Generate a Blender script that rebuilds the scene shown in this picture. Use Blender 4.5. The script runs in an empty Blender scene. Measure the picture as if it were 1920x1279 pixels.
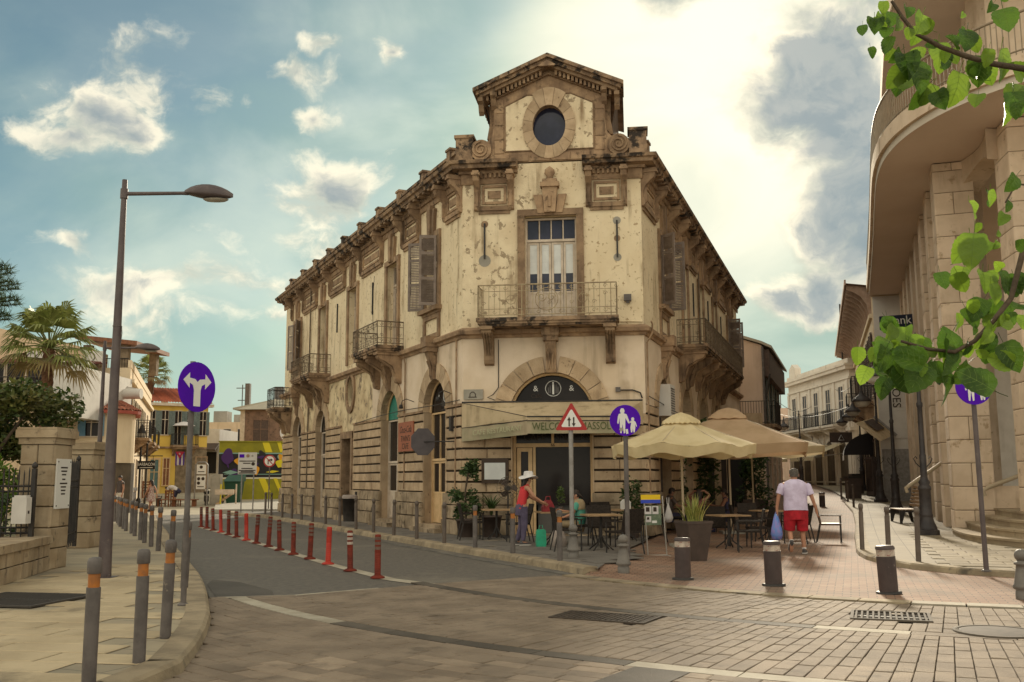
import bpy, bmesh, math, random
from math import sin, cos, pi, radians as R_, atan2, hypot, sqrt
from mathutils import Vector as V, Matrix as MX
from mathutils.geometry import tessellate_polygon
random.seed(7)
SC = bpy.context.scene
COL = SC.collection

# ------------------------------------------------------------------ camera
cam = bpy.data.cameras.new('camera')
cam.sensor_width = 36.0
cam.lens = 36.0 * 1838 / 1920
cam.clip_start, cam.clip_end = 0.1, 6000
co = bpy.data.objects.new('camera', cam)
COL.objects.link(co)
PITCH, ROLL = math.atan(258 / 1838), R_(0.24)
fw = V((0, cos(PITCH), sin(PITCH)))
r0 = V((1, 0, 0)); u0 = V((0, -sin(PITCH), cos(PITCH)))
rr = r0 * cos(ROLL) - u0 * sin(ROLL); uu = u0 * cos(ROLL) + r0 * sin(ROLL)
m = MX((rr, uu, -fw)).transposed().to_4x4()
m.translation = V((0, 0, 1.6))
co.matrix_world = m
SC.camera = co

# ------------------------------------------------------------------ sky, sun, exposure
SUN_EL, SUN_AZ = R_(22), R_(12.5)
sun_dir = V((sin(SUN_AZ) * cos(SUN_EL), cos(SUN_AZ) * cos(SUN_EL), sin(SUN_EL)))
W = bpy.data.worlds.new('World'); SC.world = W; W.use_nodes = True
nt = W.node_tree
for n in list(nt.nodes): nt.nodes.remove(n)
def NW(t, **k):
    n = nt.nodes.new(t)
    for a, v in k.items(): setattr(n, a, v)
    return n
def LW(a, b): nt.links.new(a, b)
def mathw(op, a, b=None, c=None, clamp=False):
    n = NW('ShaderNodeMath', operation=op); n.use_clamp = clamp
    for i, x in enumerate((a, b, c)):
        if x is None: continue
        if isinstance(x, (int, float)): n.inputs[i].default_value = x
        else: LW(x, n.inputs[i])
    return n.outputs[0]
def vecw(op, a, b=None):
    n = NW('ShaderNodeVectorMath', operation=op)
    for i, x in enumerate((a, b)):
        if x is None: continue
        if isinstance(x, (tuple, V)): n.inputs[i].default_value = tuple(x)
        else: LW(x, n.inputs[i])
    return n
def mixw(f, a, b, mode='MIX'):
    n = NW('ShaderNodeMix', data_type='RGBA', blend_type=mode)
    for i, x in ((0, f), (6, a), (7, b)):
        if isinstance(x, tuple): n.inputs[i].default_value = (*x, 1)
        elif isinstance(x, (int, float)): n.inputs[i].default_value = x
        else: LW(x, n.inputs[i])
    return n.outputs[2]
def rangew(x, a, b, c=0.0, d=1.0, smooth=True):
    n = NW('ShaderNodeMapRange'); n.interpolation_type = 'SMOOTHSTEP' if smooth else 'LINEAR'
    LW(x, n.inputs[0])
    for i, v in enumerate((a, b, c, d)): n.inputs[i + 1].default_value = v
    return n.outputs[0]
tc = NW('ShaderNodeTexCoord'); D = tc.outputs['Generated']
sky = NW('ShaderNodeTexSky', sky_type='NISHITA')
sky.sun_disc = False; sky.sun_elevation = SUN_EL; sky.sun_rotation = SUN_AZ
sky.air_density = 1.0; sky.dust_density = 0.7; sky.ozone_density = 1.0; sky.altitude = 10
base = mixw(1.0, sky.outputs[0], (.265, .335, .305), 'MULTIPLY')
# thin veil of high cloud that whitens towards the sun, all round the sky
sdot = vecw('DOT_PRODUCT', D, tuple(sun_dir)).outputs['Value']
glow = rangew(sdot, 0.968, 0.9995)
base = vecw('MINIMUM', base, (2.75, 3.3, 2.75)).outputs[0]
halo = rangew(sdot, 0.4, 1.0)
nz = NW('ShaderNodeTexNoise'); nz.inputs['Scale'].default_value = 2.2; nz.inputs['Detail'].default_value = 7; nz.inputs['Roughness'].default_value = 0.55
LW(vecw('MULTIPLY', D, (1.0, 1.0, 1.9)).outputs[0], nz.inputs['Vector'])
veil = rangew(nz.outputs[0], 0.36, 0.72)
veil = mathw('MULTIPLY', veil, 0.62)
veil = mathw('ADD', veil, mathw('MULTIPLY', halo, 0.10), clamp=True)
nv = NW('ShaderNodeTexNoise'); nv.inputs['Scale'].default_value = 4.5; nv.inputs['Detail'].default_value = 8; nv.inputs['Distortion'].default_value = 0.6
LW(vecw('MULTIPLY', vecw('ADD', D, (1.7, 0.2, 0.9)).outputs[0], (1.0, 1.0, 1.6)).outputs[0], nv.inputs['Vector'])
vcol = mixw(rangew(nv.outputs[0], 0.38, 0.66), (1.6, 2.35, 2.05), (3.9, 4.25, 3.4))
base = mixw(veil, base, vcol)
base = mixw(mathw('MULTIPLY', glow, rangew(nv.outputs[0], 0.32, 0.62, 0.55, 0.97)), base, (6.0, 5.6, 4.4))
# cumulus: a few cloud banks as they stand in the sky plus cloud out of view, added as fill for the shaded fronts
wrp = NW('ShaderNodeTexNoise'); wrp.inputs['Scale'].default_value = 9.0; wrp.inputs['Detail'].default_value = 6; LW(D, wrp.inputs['Vector'])
DWn = vecw('MULTIPLY', vecw('SUBTRACT', wrp.outputs['Color'], (.5, .5, .5)).outputs[0], (.10, .10, .085))
DW = vecw('ADD', D, DWn.outputs[0]).outputs[0]
def fbm(vec, scale, detail, rough):
    n = NW('ShaderNodeTexNoise'); n.inputs['Scale'].default_value = scale; n.inputs['Detail'].default_value = detail; n.inputs['Roughness'].default_value = rough
    LW(vecw('MULTIPLY', vec, (1.0, 1.0, 1.45)).outputs[0], n.inputs['Vector']); return n.outputs[0]
n2 = fbm(DW, 9.0, 12, .60)
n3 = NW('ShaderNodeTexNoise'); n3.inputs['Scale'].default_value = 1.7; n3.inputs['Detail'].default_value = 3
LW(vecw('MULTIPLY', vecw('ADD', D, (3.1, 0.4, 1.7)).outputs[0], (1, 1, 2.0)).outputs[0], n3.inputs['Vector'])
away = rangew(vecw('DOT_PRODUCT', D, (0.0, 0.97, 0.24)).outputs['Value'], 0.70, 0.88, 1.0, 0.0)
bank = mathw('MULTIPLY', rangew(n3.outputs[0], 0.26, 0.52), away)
CLOUDS = [  # direction (x/y, z/y), half sizes
    (-0.435, 0.385, .075, .040), (-0.375, 0.410, .055, .045), (-0.325, 0.395, .045, .035), (-0.475, 0.362, .050, .022), (-0.415, 0.365, .07, .022),
    (-0.215, 0.270, .055, .045), (-0.185, 0.295, .040, .050), (-0.240, 0.245, .06, .030), (-0.195, 0.225, .06, .045),
    (-0.235, 0.190, .13, .025), (-0.330, 0.200, .11, .022), (-0.420, 0.205, .05, .020), (-0.455, 0.245, .025, .012), (-0.26, 0.165, .12, .02),
    (-0.225, 0.425, .045, .016), (-0.212, 0.385, .030, .014), (-0.125, 0.435, .016, .014), (-0.20, 0.452, .022, .012),
    (0.345, 0.20, .055, .028), (0.30, 0.188, .05, .02), (0.325, 0.205, .05, .035, 1.25), (0.29, 0.19, .045, .022, 1.1), (0.345, 0.235, .03, .02), (0.35, 0.44, .08, .11, 1.7), (0.345, 0.37, .06, .07, 1.9), (0.375, 0.31, .06, .07, 1.9), (0.405, 0.25, .06, .06, 1.7), (0.325, 0.49, .06, .05, 1.4), (0.42, 0.36, .08, .12, 1.9), (0.31, 0.43, .04, .05, 1.2),
    (0.315, 0.345, .030, .018), (0.295, 0.40, .022, .03), (0.255, 0.462, .018, .022), (0.19, 0.52, .10, .03)]
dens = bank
for cx, cz, rx, rz, *pk in CLOUDS:
    c = V((cx, 1, cz)).normalized()
    q = vecw('MULTIPLY', vecw('SUBTRACT', DW, tuple(c)).outputs[0], (1 / rx, 1 / .25, 1 / rz))
    b = rangew(vecw('LENGTH', q.outputs[0]).outputs['Value'], 0.0, 1.75, pk[0] if pk else 0.95, 0.0, False)
    dens = mathw('MAXIMUM', dens, b)
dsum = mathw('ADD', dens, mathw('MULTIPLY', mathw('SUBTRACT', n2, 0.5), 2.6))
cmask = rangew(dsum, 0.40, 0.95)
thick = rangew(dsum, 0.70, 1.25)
# cloud modelling: compare the density with that a little nearer the sun
n4 = fbm(vecw('ADD', DW, tuple(V((0.30, 0, 1)).normalized() * 0.018)).outputs[0], 9.0, 6, .58)
side = rangew(mathw('SUBTRACT', n2, n4), -0.10, 0.10)
lit = mixw(side, (3.1, 3.15, 2.6), (6.1, 5.5, 4.1))
# towards the sun thick cloud shows its shaded side, away from it the sunlit one, brightened unseen as fill light
facing = rangew(sdot, -0.2, 0.85)
dark = mixw(facing, (7.6, 7.0, 5.6), (0.80, 1.22, 1.60))
lit = mixw(facing, (8.4, 7.8, 6.3), lit)
ccol = mixw(mathw('MULTIPLY', thick, 0.75), lit, dark)
skyc = mixw(mathw('MULTIPLY', cmask, 0.92), base, ccol)
bg = NW('ShaderNodeBackground'); bg.inputs['Strength'].default_value = 0.095
LW(skyc, bg.inputs['Color'])
wo = NW('ShaderNodeOutputWorld'); LW(bg.outputs[0], wo.inputs['Surface'])

sl = bpy.data.lights.new('sun', 'SUN'); sl.energy = 2.2; sl.angle = R_(6); sl.color = (1.0, 0.88, 0.68)
so = bpy.data.objects.new('sun', sl); COL.objects.link(so)
so.rotation_euler = (-sun_dir).to_track_quat('-Z', 'Y').to_euler()
so.location = (20, 60, 60)
SC.view_settings.view_transform = 'Standard'
SC.view_settings.look = 'None'
SC.view_settings.gamma = 1.0
SC.view_settings.use_curve_mapping = False
SC.view_settings.exposure = 1.16
SC.render.engine = 'CYCLES'
SC.cycles.max_bounces = 6
SC.cycles.diffuse_bounces = 3
SC.cycles.use_denoising = True

# ------------------------------------------------------------------ materials
MATS = {}
def M(name, col, col2=None, sc=3.0, rough=0.8, bump=0.0, bsc=40.0, metal=0.0, vary=0.0, streak=None, spots=None, detail=6, trans=0.0, emit=None, coords='Object', lo=0.35, hi=0.65, spec=0.35):
    """Procedural surface: two tones by noise, grain bump, optional rain streaks and patches, per-object variation."""
    if name in MATS: return MATS[name]
    mt = bpy.data.materials.new(name); mt.use_nodes = True
    t = mt.node_tree; N = t.nodes; b = N['Principled BSDF']
    def L(a, c): t.links.new(a, c)
    geo = N.new('ShaderNodeNewGeometry'); P = geo.outputs['Position']
    def noise(scale, det=detail, vec=None, ro=0.6):
        n = N.new('ShaderNodeTexNoise'); n.inputs['Scale'].default_value = scale; n.inputs['Detail'].default_value = det
        n.inputs['Roughness'].default_value = ro
        L(vec if vec is not None else P, n.inputs['Vector']); return n.outputs[0]
    def rng(x, a, c, d=0.0, e=1.0):
        n = N.new('ShaderNodeMapRange'); n.interpolation_type = 'SMOOTHSTEP'; L(x, n.inputs[0])
        for i, v in enumerate((a, c, d, e)): n.inputs[i + 1].default_value = v
        return n.outputs[0]
    def mix(f, a, c, mode='MIX'):
        n = N.new('ShaderNodeMix'); n.data_type = 'RGBA'; n.blend_type = mode
        for i, x in ((0, f), (6, a), (7, c)):
            if isinstance(x, tuple): n.inputs[i].default_value = (*x[:3], 1)
            elif isinstance(x, (int, float)): n.inputs[i].default_value = x
            else: L(x, n.inputs[i])
        return n.outputs[2]
    c = col
    if col2 is not None:
        c = mix(rng(noise(sc), lo, hi), col, col2)
    if streak:   # (colour, strength, horizontal scale): long vertical runs of dirt
        vm = N.new('ShaderNodeVectorMath'); vm.operation = 'MULTIPLY'; L(P, vm.inputs[0]); vm.inputs[1].default_value = (streak[2], streak[2], streak[2] * 0.09)
        s1 = rng(noise(1.0, 5, vm.outputs[0]), 0.50, 0.72)
        s2 = rng(noise(0.9, 4), 0.38, 0.62)
        mu = N.new('ShaderNodeMath'); mu.operation = 'MULTIPLY'; L(s1, mu.inputs[0]); L(s2, mu.inputs[1])
        mv = N.new('ShaderNodeMath'); mv.operation = 'MULTIPLY'; L(mu.outputs[0], mv.inputs[0]); mv.inputs[1].default_value = streak[1]
        c = mix(mv.outputs[0], c, streak[0])
    if spots:    # (colour, scale, lo, hi): patches of fallen plaster, rust, stain
        c = mix(rng(noise(spots[1], 8, None, 0.65), spots[2], spots[3]), c, spots[0])
    if vary:
        oi = N.new('ShaderNodeObjectInfo')
        if coords == 'Island': ri = geo.outputs['Random Per Island']
        else: ri = oi.outputs['Random']
        hs = N.new('ShaderNodeHueSaturation')
        mr = N.new('ShaderNodeMapRange'); L(ri, mr.inputs[0]); mr.inputs[3].default_value = 1 - vary; mr.inputs[4].default_value = 1 + vary
        L(mr.outputs[0], hs.inputs['Value'])
        if isinstance(c, tuple): hs.inputs['Color'].default_value = (*c[:3], 1)
        else: L(c, hs.inputs['Color'])
        c = hs.outputs[0]
    if isinstance(c, tuple): b.inputs['Base Color'].default_value = (*c[:3], 1)
    else: L(c, b.inputs['Base Color'])
    b.inputs['Roughness'].default_value = rough
    b.inputs['Metallic'].default_value = metal
    b.inputs['Specular IOR Level'].default_value = spec
    if bump:
        bn = N.new('ShaderNodeBump'); bn.inputs['Strength'].default_value = bump; bn.inputs['Distance'].default_value = 0.02
        L(noise(bsc, 5), bn.inputs['Height']); L(bn.outputs[0], b.inputs['Normal'])
    if trans:
        tr = N.new('ShaderNodeBsdfTranslucent'); ms = N.new('ShaderNodeMixShader'); ms.inputs[0].default_value = trans
        if isinstance(c, tuple): tr.inputs[0].default_value = (*c[:3], 1)
        else: L(c, tr.inputs[0])
        L(b.outputs[0], ms.inputs[1]); L(tr.outputs[0], ms.inputs[2]); L(ms.outputs[0], N['Material Output'].inputs['Surface'])
    MATS[name] = mt
    return mt
def brick_mat(name, c1, c2, cm, w, h, ang, mortar=0.012, off=0.5, rough=0.85, bump=0.5, dirt=(0.1, 0.09, 0.07)):
    """Small brick paving too fine to build: brick texture turned to ANG with recessed joints."""
    mt = bpy.data.materials.new(name); mt.use_nodes = True
    t = mt.node_tree; N = t.nodes; b = N['Principled BSDF']; L = t.links.new
    geo = N.new('ShaderNodeNewGeometry'); mp = N.new('ShaderNodeMapping'); mp.inputs['Rotation'].default_value = (0, 0, ang)
    L(geo.outputs['Position'], mp.inputs['Vector'])
    br = N.new('ShaderNodeTexBrick'); br.offset = off
    br.inputs['Color1'].default_value = (*c1, 1); br.inputs['Color2'].default_value = (*c2, 1); br.inputs['Mortar'].default_value = (*cm, 1)
    br.inputs['Scale'].default_value = 1; br.inputs['Mortar Size'].default_value = mortar; br.inputs['Mortar Smooth'].default_value = 0.2
    br.inputs['Brick Width'].default_value = w; br.inputs['Row Height'].default_value = h; br.inputs['Bias'].default_value = 0
    L(mp.outputs[0], br.inputs['Vector'])
    nz = N.new('ShaderNodeTexNoise'); nz.inputs['Scale'].default_value = 0.9; nz.inputs['Detail'].default_value = 8; L(geo.outputs['Position'], nz.inputs['Vector'])
    mr = N.new('ShaderNodeMapRange'); L(nz.outputs[0], mr.inputs[0]); mr.inputs[1].default_value = .45; mr.inputs[2].default_value = .75; mr.inputs[4].default_value = .6
    mx = N.new('ShaderNodeMix'); mx.data_type = 'RGBA'; L(mr.outputs[0], mx.inputs[0]); L(br.outputs[0], mx.inputs[6]); mx.inputs[7].default_value = (*dirt, 1)
    L(mx.outputs[2], b.inputs['Base Color']); b.inputs['Roughness'].default_value = rough
    bn = N.new('ShaderNodeBump'); bn.invert = True; bn.inputs['Strength'].default_value = bump; bn.inputs['Distance'].default_value = 0.01
    L(br.outputs['Fac'], bn.inputs['Height']); L(bn.outputs[0], b.inputs['Normal'])
    MATS[name] = mt
    return mt
PLASTER = M('plaster', (.74, .615, .42), (.66, .53, .345), 1.1, .9, .35, 30, streak=((.20, .125, .065), 1.0, 4.0), spots=((.36, .25, .14), 7.5, .57, .66), lo=.3, hi=.7)
PEELED = M('peeled_plaster', (.74, .615, .42), (.62, .49, .32), 1.6, .92, .5, 24, streak=((.22, .14, .075), .9, 4.0), spots=((.33, .25, .16), 4.6, .575, .60))
PLASTER_LOW = M('plaster_low', (.70, .565, .43), (.61, .475, .335), .9, .9, .25, 40, streak=((.24, .17, .11), .5, 2.5))
PLASTER_OLD = M('plaster_old', (.70, .57, .36), (.46, .34, .20), 1.5, .92, .5, 20, streak=((.15, .10, .06), .8, 3.0), spots=((.24, .18, .12), 3.0, .55, .6))
STONE = M('stone_trim', (.37, .245, .145), (.22, .14, .085), 2.2, .9, .5, 35, streak=((.07, .045, .03), 1.0, 5.0), spots=((.13, .085, .05), 5.0, .56, .68), vary=.2)
STONE_DK = M('stone_weathered', (.36, .24, .145), (.17, .11, .07), 3.2, .92, .6, 30, streak=((.045, .032, .024), 1.0, 4.5), spots=((.035, .026, .02), 2.6, .50, .60), vary=.08)
ASHLAR = M('ashlar', (.48, .35, .225), (.37, .26, .16), 2.5, .92, .5, 30, streak=((.13, .085, .05), .55, 4.0), spots=((.16, .10, .06), 7.0, .60, .70), vary=.16)
PLINTH = M('plinth_stone', (.40, .305, .205), (.22, .16, .10), 1.8, .95, .9, 18, spots=((.11, .08, .05), 2.4, .54, .66), vary=.15)
JOINT = M('dark_joint', (.03, .02, .013), rough=.95)
BANKST = M('bank_stone', (.69, .535, .39), (.60, .455, .32), 1.6, .85, .25, 60, streak=((.30, .20, .115), .7, 3.0), spots=((.40, .28, .17), 3.0, .58, .7), vary=.13)
BANKJ = M('bank_joint', (.13, .09, .055), rough=.95)
WHITEP = M('white_plaster', (.60, .52, .42), (.54, .46, .36), .8, .85, .1, 30)
SLABW = M('slab_soffit', (.74, .60, .50), (.70, .56, .46), .5, .85)
ASPHALT = M('asphalt', (.11, .096, .082), (.16, .138, .112), 9.0, .7, .8, 130, spots=((.21, .18, .14), .42, .52, .74))
GROUNDM = M('dusty_ground', (.22, .18, .12), (.17, .135, .09), .8, .95, .4, 20)
SETT = M('sett_paver', (.28, .212, .15), (.20, .148, .103), 1.6, .8, .6, 70, spots=((.13, .097, .068), 2.6, .52, .74), vary=.24)
MORTAR = M('mortar', (.085, .065, .046), (.12, .092, .064), 3, .95, .4, 60)
PALE = M('pale_strip', (.40, .35, .27), (.30, .255, .19), 2.0, .8, .4, 60, vary=.1)
DARKST = M('dark_strip', (.075, .06, .045), (.10, .08, .06), 2.0, .8, .5, 60, vary=.15)
SLAB = M('sidewalk_slab', (.47, .37, .235), (.37, .285, .175), 1.2, .85, .4, 50, spots=((.16, .125, .08), 1.1, .54, .76), vary=.09)
SLABG = M('grey_slab', (.155, .135, .115), (.12, .105, .09), 1.2, .85, .4, 50, spots=((.22, .18, .13), 1.3, .58, .7), vary=.1)
KERB = M('kerb_stone', (.34, .265, .17), (.22, .17, .11), 2.4, .85, .5, 40, spots=((.11, .09, .065), 2.0, .56, .7), vary=.12)
REDBR = brick_mat('red_brick_paving', (.22, .115, .07), (.30, .18, .115), (.07, .05, .035), .22, .11, R_(19), .008)
SWBR = brick_mat('far_sidewalk_slabs', (.34, .28, .185), (.30, .24, .16), (.10, .08, .055), .9, .45, R_(25), .006)
GREYM = M('grey_bollard_paint', (.088, .074, .068), (.13, .11, .10), 6, .5, .1, 60, spots=((.22, .18, .14), 9, .62, .7))
LAMPM = M('lamp_paint', (.075, .055, .055), (.11, .085, .08), 2.5, .45, .1, 60, spots=((.16, .12, .10), 5, .6, .75))
IRON = M('dark_iron', (.022, .019, .018), (.04, .033, .028), 5, .55)
RAIL = M('cream_iron', (.42, .33, .20), (.25, .18, .11), 6, .6)
RUSTRAIL = M('rusty_iron', (.10, .07, .045), (.17, .125, .08), 8, .7)
GALV = M('galvanised', (.30, .28, .26), (.22, .20, .185), 7, .45, metal=.3)
ORANGE = M('orange_band', (.42, .14, .02), (.26, .10, .03), 8, .5)
RUBBERR = M('red_rubber', (.42, .028, .012), (.30, .022, .012), 6, .55)
RUBBERR2 = M('dull_red_rubber', (.17, .028, .016), (.10, .02, .013), 6, .7, spec=.15)
BANDW = M('reflective_band', (.55, .46, .38), (.34, .27, .22), 9, .4)
BANDD = M('grimy_band', (.15, .10, .075), (.10, .06, .045), 9, .5)
PURPLE = M('sign_blue', (.085, .006, .40), (.065, .005, .33), 2, .6, spec=.1)
SIGNW = M('sign_white', (.68, .66, .62), rough=.45)
SIGNR = M('sign_red', (.36, .02, .018), rough=.45)
BLACK = M('black', (.014, .012, .011), rough=.6)
GLASS = M('dark_glass', (.016, .013, .013), (.028, .022, .02), 1.0, .12, spec=.12)
GLASSB = M('blue_glass', (.030, .032, .058), (.018, .02, .036), 2.0, .10)
BLIND = M('white_blind', (.66, .66, .63), (.58, .58, .56), 3, .7)
FRAMEW = M('painted_frame', (.58, .48, .38), (.46, .37, .28), 4, .6)
FRAMEC = M('cream_frame', (.66, .45, .24), (.56, .375, .19), 4, .55)
SHUT = M('grey_shutter', (.24, .19, .16), (.17, .13, .105), 5, .7, vary=.1)
GREENP = M('green_panel', (.03, .22, .16), (.035, .17, .125), 3, .6)
AWN = M('awning_canvas', (.60, .47, .30), (.50, .385, .235), 1.5, .85, trans=.2, streak=((.20, .14, .08), .8, 4.0), spots=((.36, .27, .16), 3.0, .56, .7))
AWNG = M('awning_valance', (.27, .25, .15), (.38, .30, .20), 1.6, .85, streak=((.16, .12, .07), .6, 4))
UMBR = M('umbrella_canvas', (.74, .61, .37), (.66, .53, .30), 2.2, .85, trans=.30)
UMBR2 = M('tan_umbrella_canvas', (.60, .42, .26), (.52, .355, .21), 2.0, .85, trans=.30)
UMBR3 = M('pale_umbrella_canvas', (.76, .65, .44), (.70, .58, .38), 2.0, .85, trans=.4)
POLEW = M('cream_pole', (.46, .36, .24), rough=.5)
WICKER = M('black_wicker', (.022, .017, .014), (.04, .03, .024), 30, .75, .5, 160, spec=.12)
TABLEW = M('table_wood', (.36, .23, .12), (.29, .175, .085), 6, .5)
POTM = M('pot_plastic', (.055, .038, .03), (.075, .05, .04), 4, .6, .2, 30)
LEAFD = M('dark_leaf', (.028, .05, .012), (.05, .085, .02), 8, .55, trans=.25, vary=.3, coords='Island')
LEAFM = M('leaf', (.06, .10, .02), (.10, .14, .03), 6, .5, trans=.3, vary=.35, coords='Island')
LEAFY = M('bright_leaf', (.21, .32, .03), (.13, .22, .02), 9, .4, .3, 45, trans=.45, vary=.35)
LEAFV = M('veined_leaf', (.075, .145, .012), (.045, .10, .010), 12, .38, .5, 60, trans=.45, vary=.25)
VEIN = M('leaf_vein', (.14, .22, .03), rough=.5, trans=.3)
BARK = M('bark', (.10, .07, .045), (.055, .038, .026), 8, .9, .6, 30)
PALMT = M('palm_trunk', (.20, .095, .05), (.11, .055, .03), 10, .9, .8, 25)
PALMF = M('palm_frond', (.15, .175, .04), (.21, .22, .065), 3, .5, trans=.25, vary=.3, coords='Island')
DRYF = M('dry_frond', (.24, .18, .08), (.18, .13, .05), 4, .8, trans=.2)
SNAKE = M('snake_plant_leaf', (.15, .18, .04), (.24, .25, .06), 14, .5, trans=.2)
SNAKEY = M('snake_plant_edge', (.56, .50, .15), rough=.5, trans=.2)
SKIN = M('skin', (.42, .21, .13), (.36, .17, .10), 9, .55)
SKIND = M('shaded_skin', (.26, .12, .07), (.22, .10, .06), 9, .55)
HAIRD = M('dark_hair', (.02, .013, .01), (.03, .02, .014), 30, .6, .4, 90)
HAIRG = M('grey_hair', (.10, .085, .07), (.055, .045, .036), 40, .7, .5, 120)
LILAC = M('white_shirt', (.58, .50, .65), (.49, .41, .54), 7, .85, 1.0, 9)
WHITEC = M('white_cloth', (.62, .58, .56), (.54, .50, .48), 6, .85, .3, 16)
REDC = M('red_shorts', (.42, .012, .022), (.28, .008, .015), 7, .8, .9, 10)
REDT = M('red_top', (.52, .035, .04), (.42, .025, .03), 6, .8, .2, 20)
DENIM = M('denim', (.075, .06, .10), (.10, .08, .13), 9, .85, .2, 40)
NAVY = M('navy_cloth', (.03, .028, .06), (.04, .036, .07), 9, .85)
TEAL = M('teal_shirt', (.07, .27, .20), (.09, .30, .22), 5, .8)
KHAKI = M('khaki_shawl', (.30, .22, .13), (.25, .18, .10), 8, .85)
FLORAL = M('floral_dress', (.50, .42, .36), (.26, .11, .10), 16, .85)
SHOE = M('dark_shoe', (.05, .045, .045), (.09, .08, .08), 12, .6)
SOLE = M('shoe_sole', (.50, .46, .42), rough=.7)
BLUEBAG = M('blue_plastic', (.16, .34, .72), (.36, .30, .66), 14, .3, .4, 30, trans=.35)
FRUIT = M('purple_goods', (.42, .13, .42), (.30, .16, .44), 20, .4)
REDBAG = M('red_bag', (.26, .02, .025), (.18, .015, .02), 6, .5)
GREENBAG = M('green_bag', (.03, .35, .20), (.03, .28, .16), 6, .55)
GREYBAG = M('grey_bag', (.34, .28, .24), (.26, .21, .18), 10, .7, .4, 30)
TILE = M('roof_tile', (.34, .12, .07), (.24, .085, .05), 5, .85, .3, 30, vary=.35, coords='Island')
REDROOF = M('red_roof', (.36, .10, .05), (.28, .075, .04), 3, .85, vary=.25, coords='Island')
TANW = M('tan_wall', (.62, .46, .30), (.56, .41, .26), .7, .9, .2, 20, streak=((.28, .19, .11), .5, 2))
CREAMW = M('cream_wall', (.72, .58, .40), (.66, .52, .35), .6, .9, .2, 20, streak=((.36, .26, .16), .4, 2))
YELLOWW = M('yellow_wall', (.68, .46, .10), (.62, .41, .085), .7, .9, .2, 20, streak=((.36, .22, .07), .4, 2))
ROUGHST = M('rubble_stone', (.27, .20, .13), (.17, .125, .08), 3.5, .95, .8, 14)
PINKW = M('pinkish_wall', (.60, .45, .35), (.53, .39, .295), .6, .9, .2, 20, streak=((.25, .17, .12), .4, 2))
GREYW = M('grey_white_wall', (.66, .59, .50), (.60, .53, .44), .7, .9, .2, 20, streak=((.24, .20, .16), .5, 2.5))
BROWNW = M('brown_wall', (.24, .145, .10), (.16, .10, .07), 2.0, .95, .6, 14, spots=((.10, .065, .045), 4, .56, .64))
CORBEL = M('timber_corbel', (.30, .20, .145), (.40, .28, .21), 4, .85)
ROOFM = M('metal_roof', (.40, .35, .27), (.34, .30, .23), 1, .6)
BLUEW = M('blue_shutter', (.10, .22, .33), (.14, .26, .36), 6, .65)
GREYBL = M('greyblue_shutter', (.15, .18, .17), (.11, .135, .125), 6, .65)
DOORB = M('teal_door', (.10, .17, .165), (.075, .13, .125), 6, .6)
WOODR = M('reddish_wood', (.24, .095, .04), (.16, .06, .028), 6, .6)
MURALG = M('olive_paint', (.26, .24, .012), (.20, .185, .012), 1.2, .7)
MURY = M('mural_yellow', (.60, .50, .02), rough=.7)
MURO = M('mural_orange', (.62, .29, .02), rough=.7)
MURP = M('mural_purple', (.055, .018, .11), rough=.7)
MURK = M('mural_black', (.018, .016, .018), rough=.7)
MURT = M('mural_teal', (.19, .33, .29), rough=.7)
MURW = M('mural_white', (.60, .57, .47), rough=.7)
CONC = M('concrete', (.34, .31, .26), (.27, .245, .20), 1.5, .9, .3, 40)
PANELW = M('white_panel', (.60, .56, .51), (.54, .50, .45), 2, .6, streak=((.38, .33, .28), .4, 4))
GRAYBIN = M('bin_plastic', (.27, .24, .22), (.22, .195, .18), 4, .6)
GREENBIN = M('green_bin', (.02, .07, .04), rough=.6)
TERRA = M('sign_terracotta', (.33, .11, .055), (.27, .085, .045), 4, .6)
INK = M('dark_ink', (.045, .03, .022), rough=.8)
GREENTX = M('faded_green_letters', (.085, .10, .035), rough=.8)
CREAMTX = M('faded_cream_letters', (.38, .36, .22), rough=.8)
YELLOWS = M('sign_yellow', (.70, .46, .01), rough=.5)
BLUES = M('sign_royal_blue', (.03, .06, .42), rough=.5)
NAVYS = M('navy_sign', (.015, .022, .05), rough=.5)
POSTER = M('poster_green', (.10, .14, .09), (.17, .20, .13), 12, .5)
FLAGR = M('flag_red', (.45, .03, .06), rough=.8, trans=.3)
FLAGB = M('flag_blue', (.10, .05, .26), rough=.8, trans=.3)
FLAGW = M('flag_white', (.62, .56, .56), rough=.8, trans=.3)
BOLDK = M('dark_brown_paint', (.050, .034, .032), (.07, .048, .044), 5, .45, .1, 40, spots=((.16, .12, .10), 14, .66, .7))
BOLG = M('cast_grey', (.17, .15, .13), (.13, .115, .10), 6, .55, .1, 60)
STEEL = M('bright_steel', (.42, .38, .34), rough=.35, metal=.6)
DUCT = M('duct_metal', (.50, .46, .40), (.42, .38, .33), 3, .4, metal=.5)
WARMGL = M('lamp_lens', (.45, .42, .36), (.36, .33, .28), 30, .3)
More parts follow.
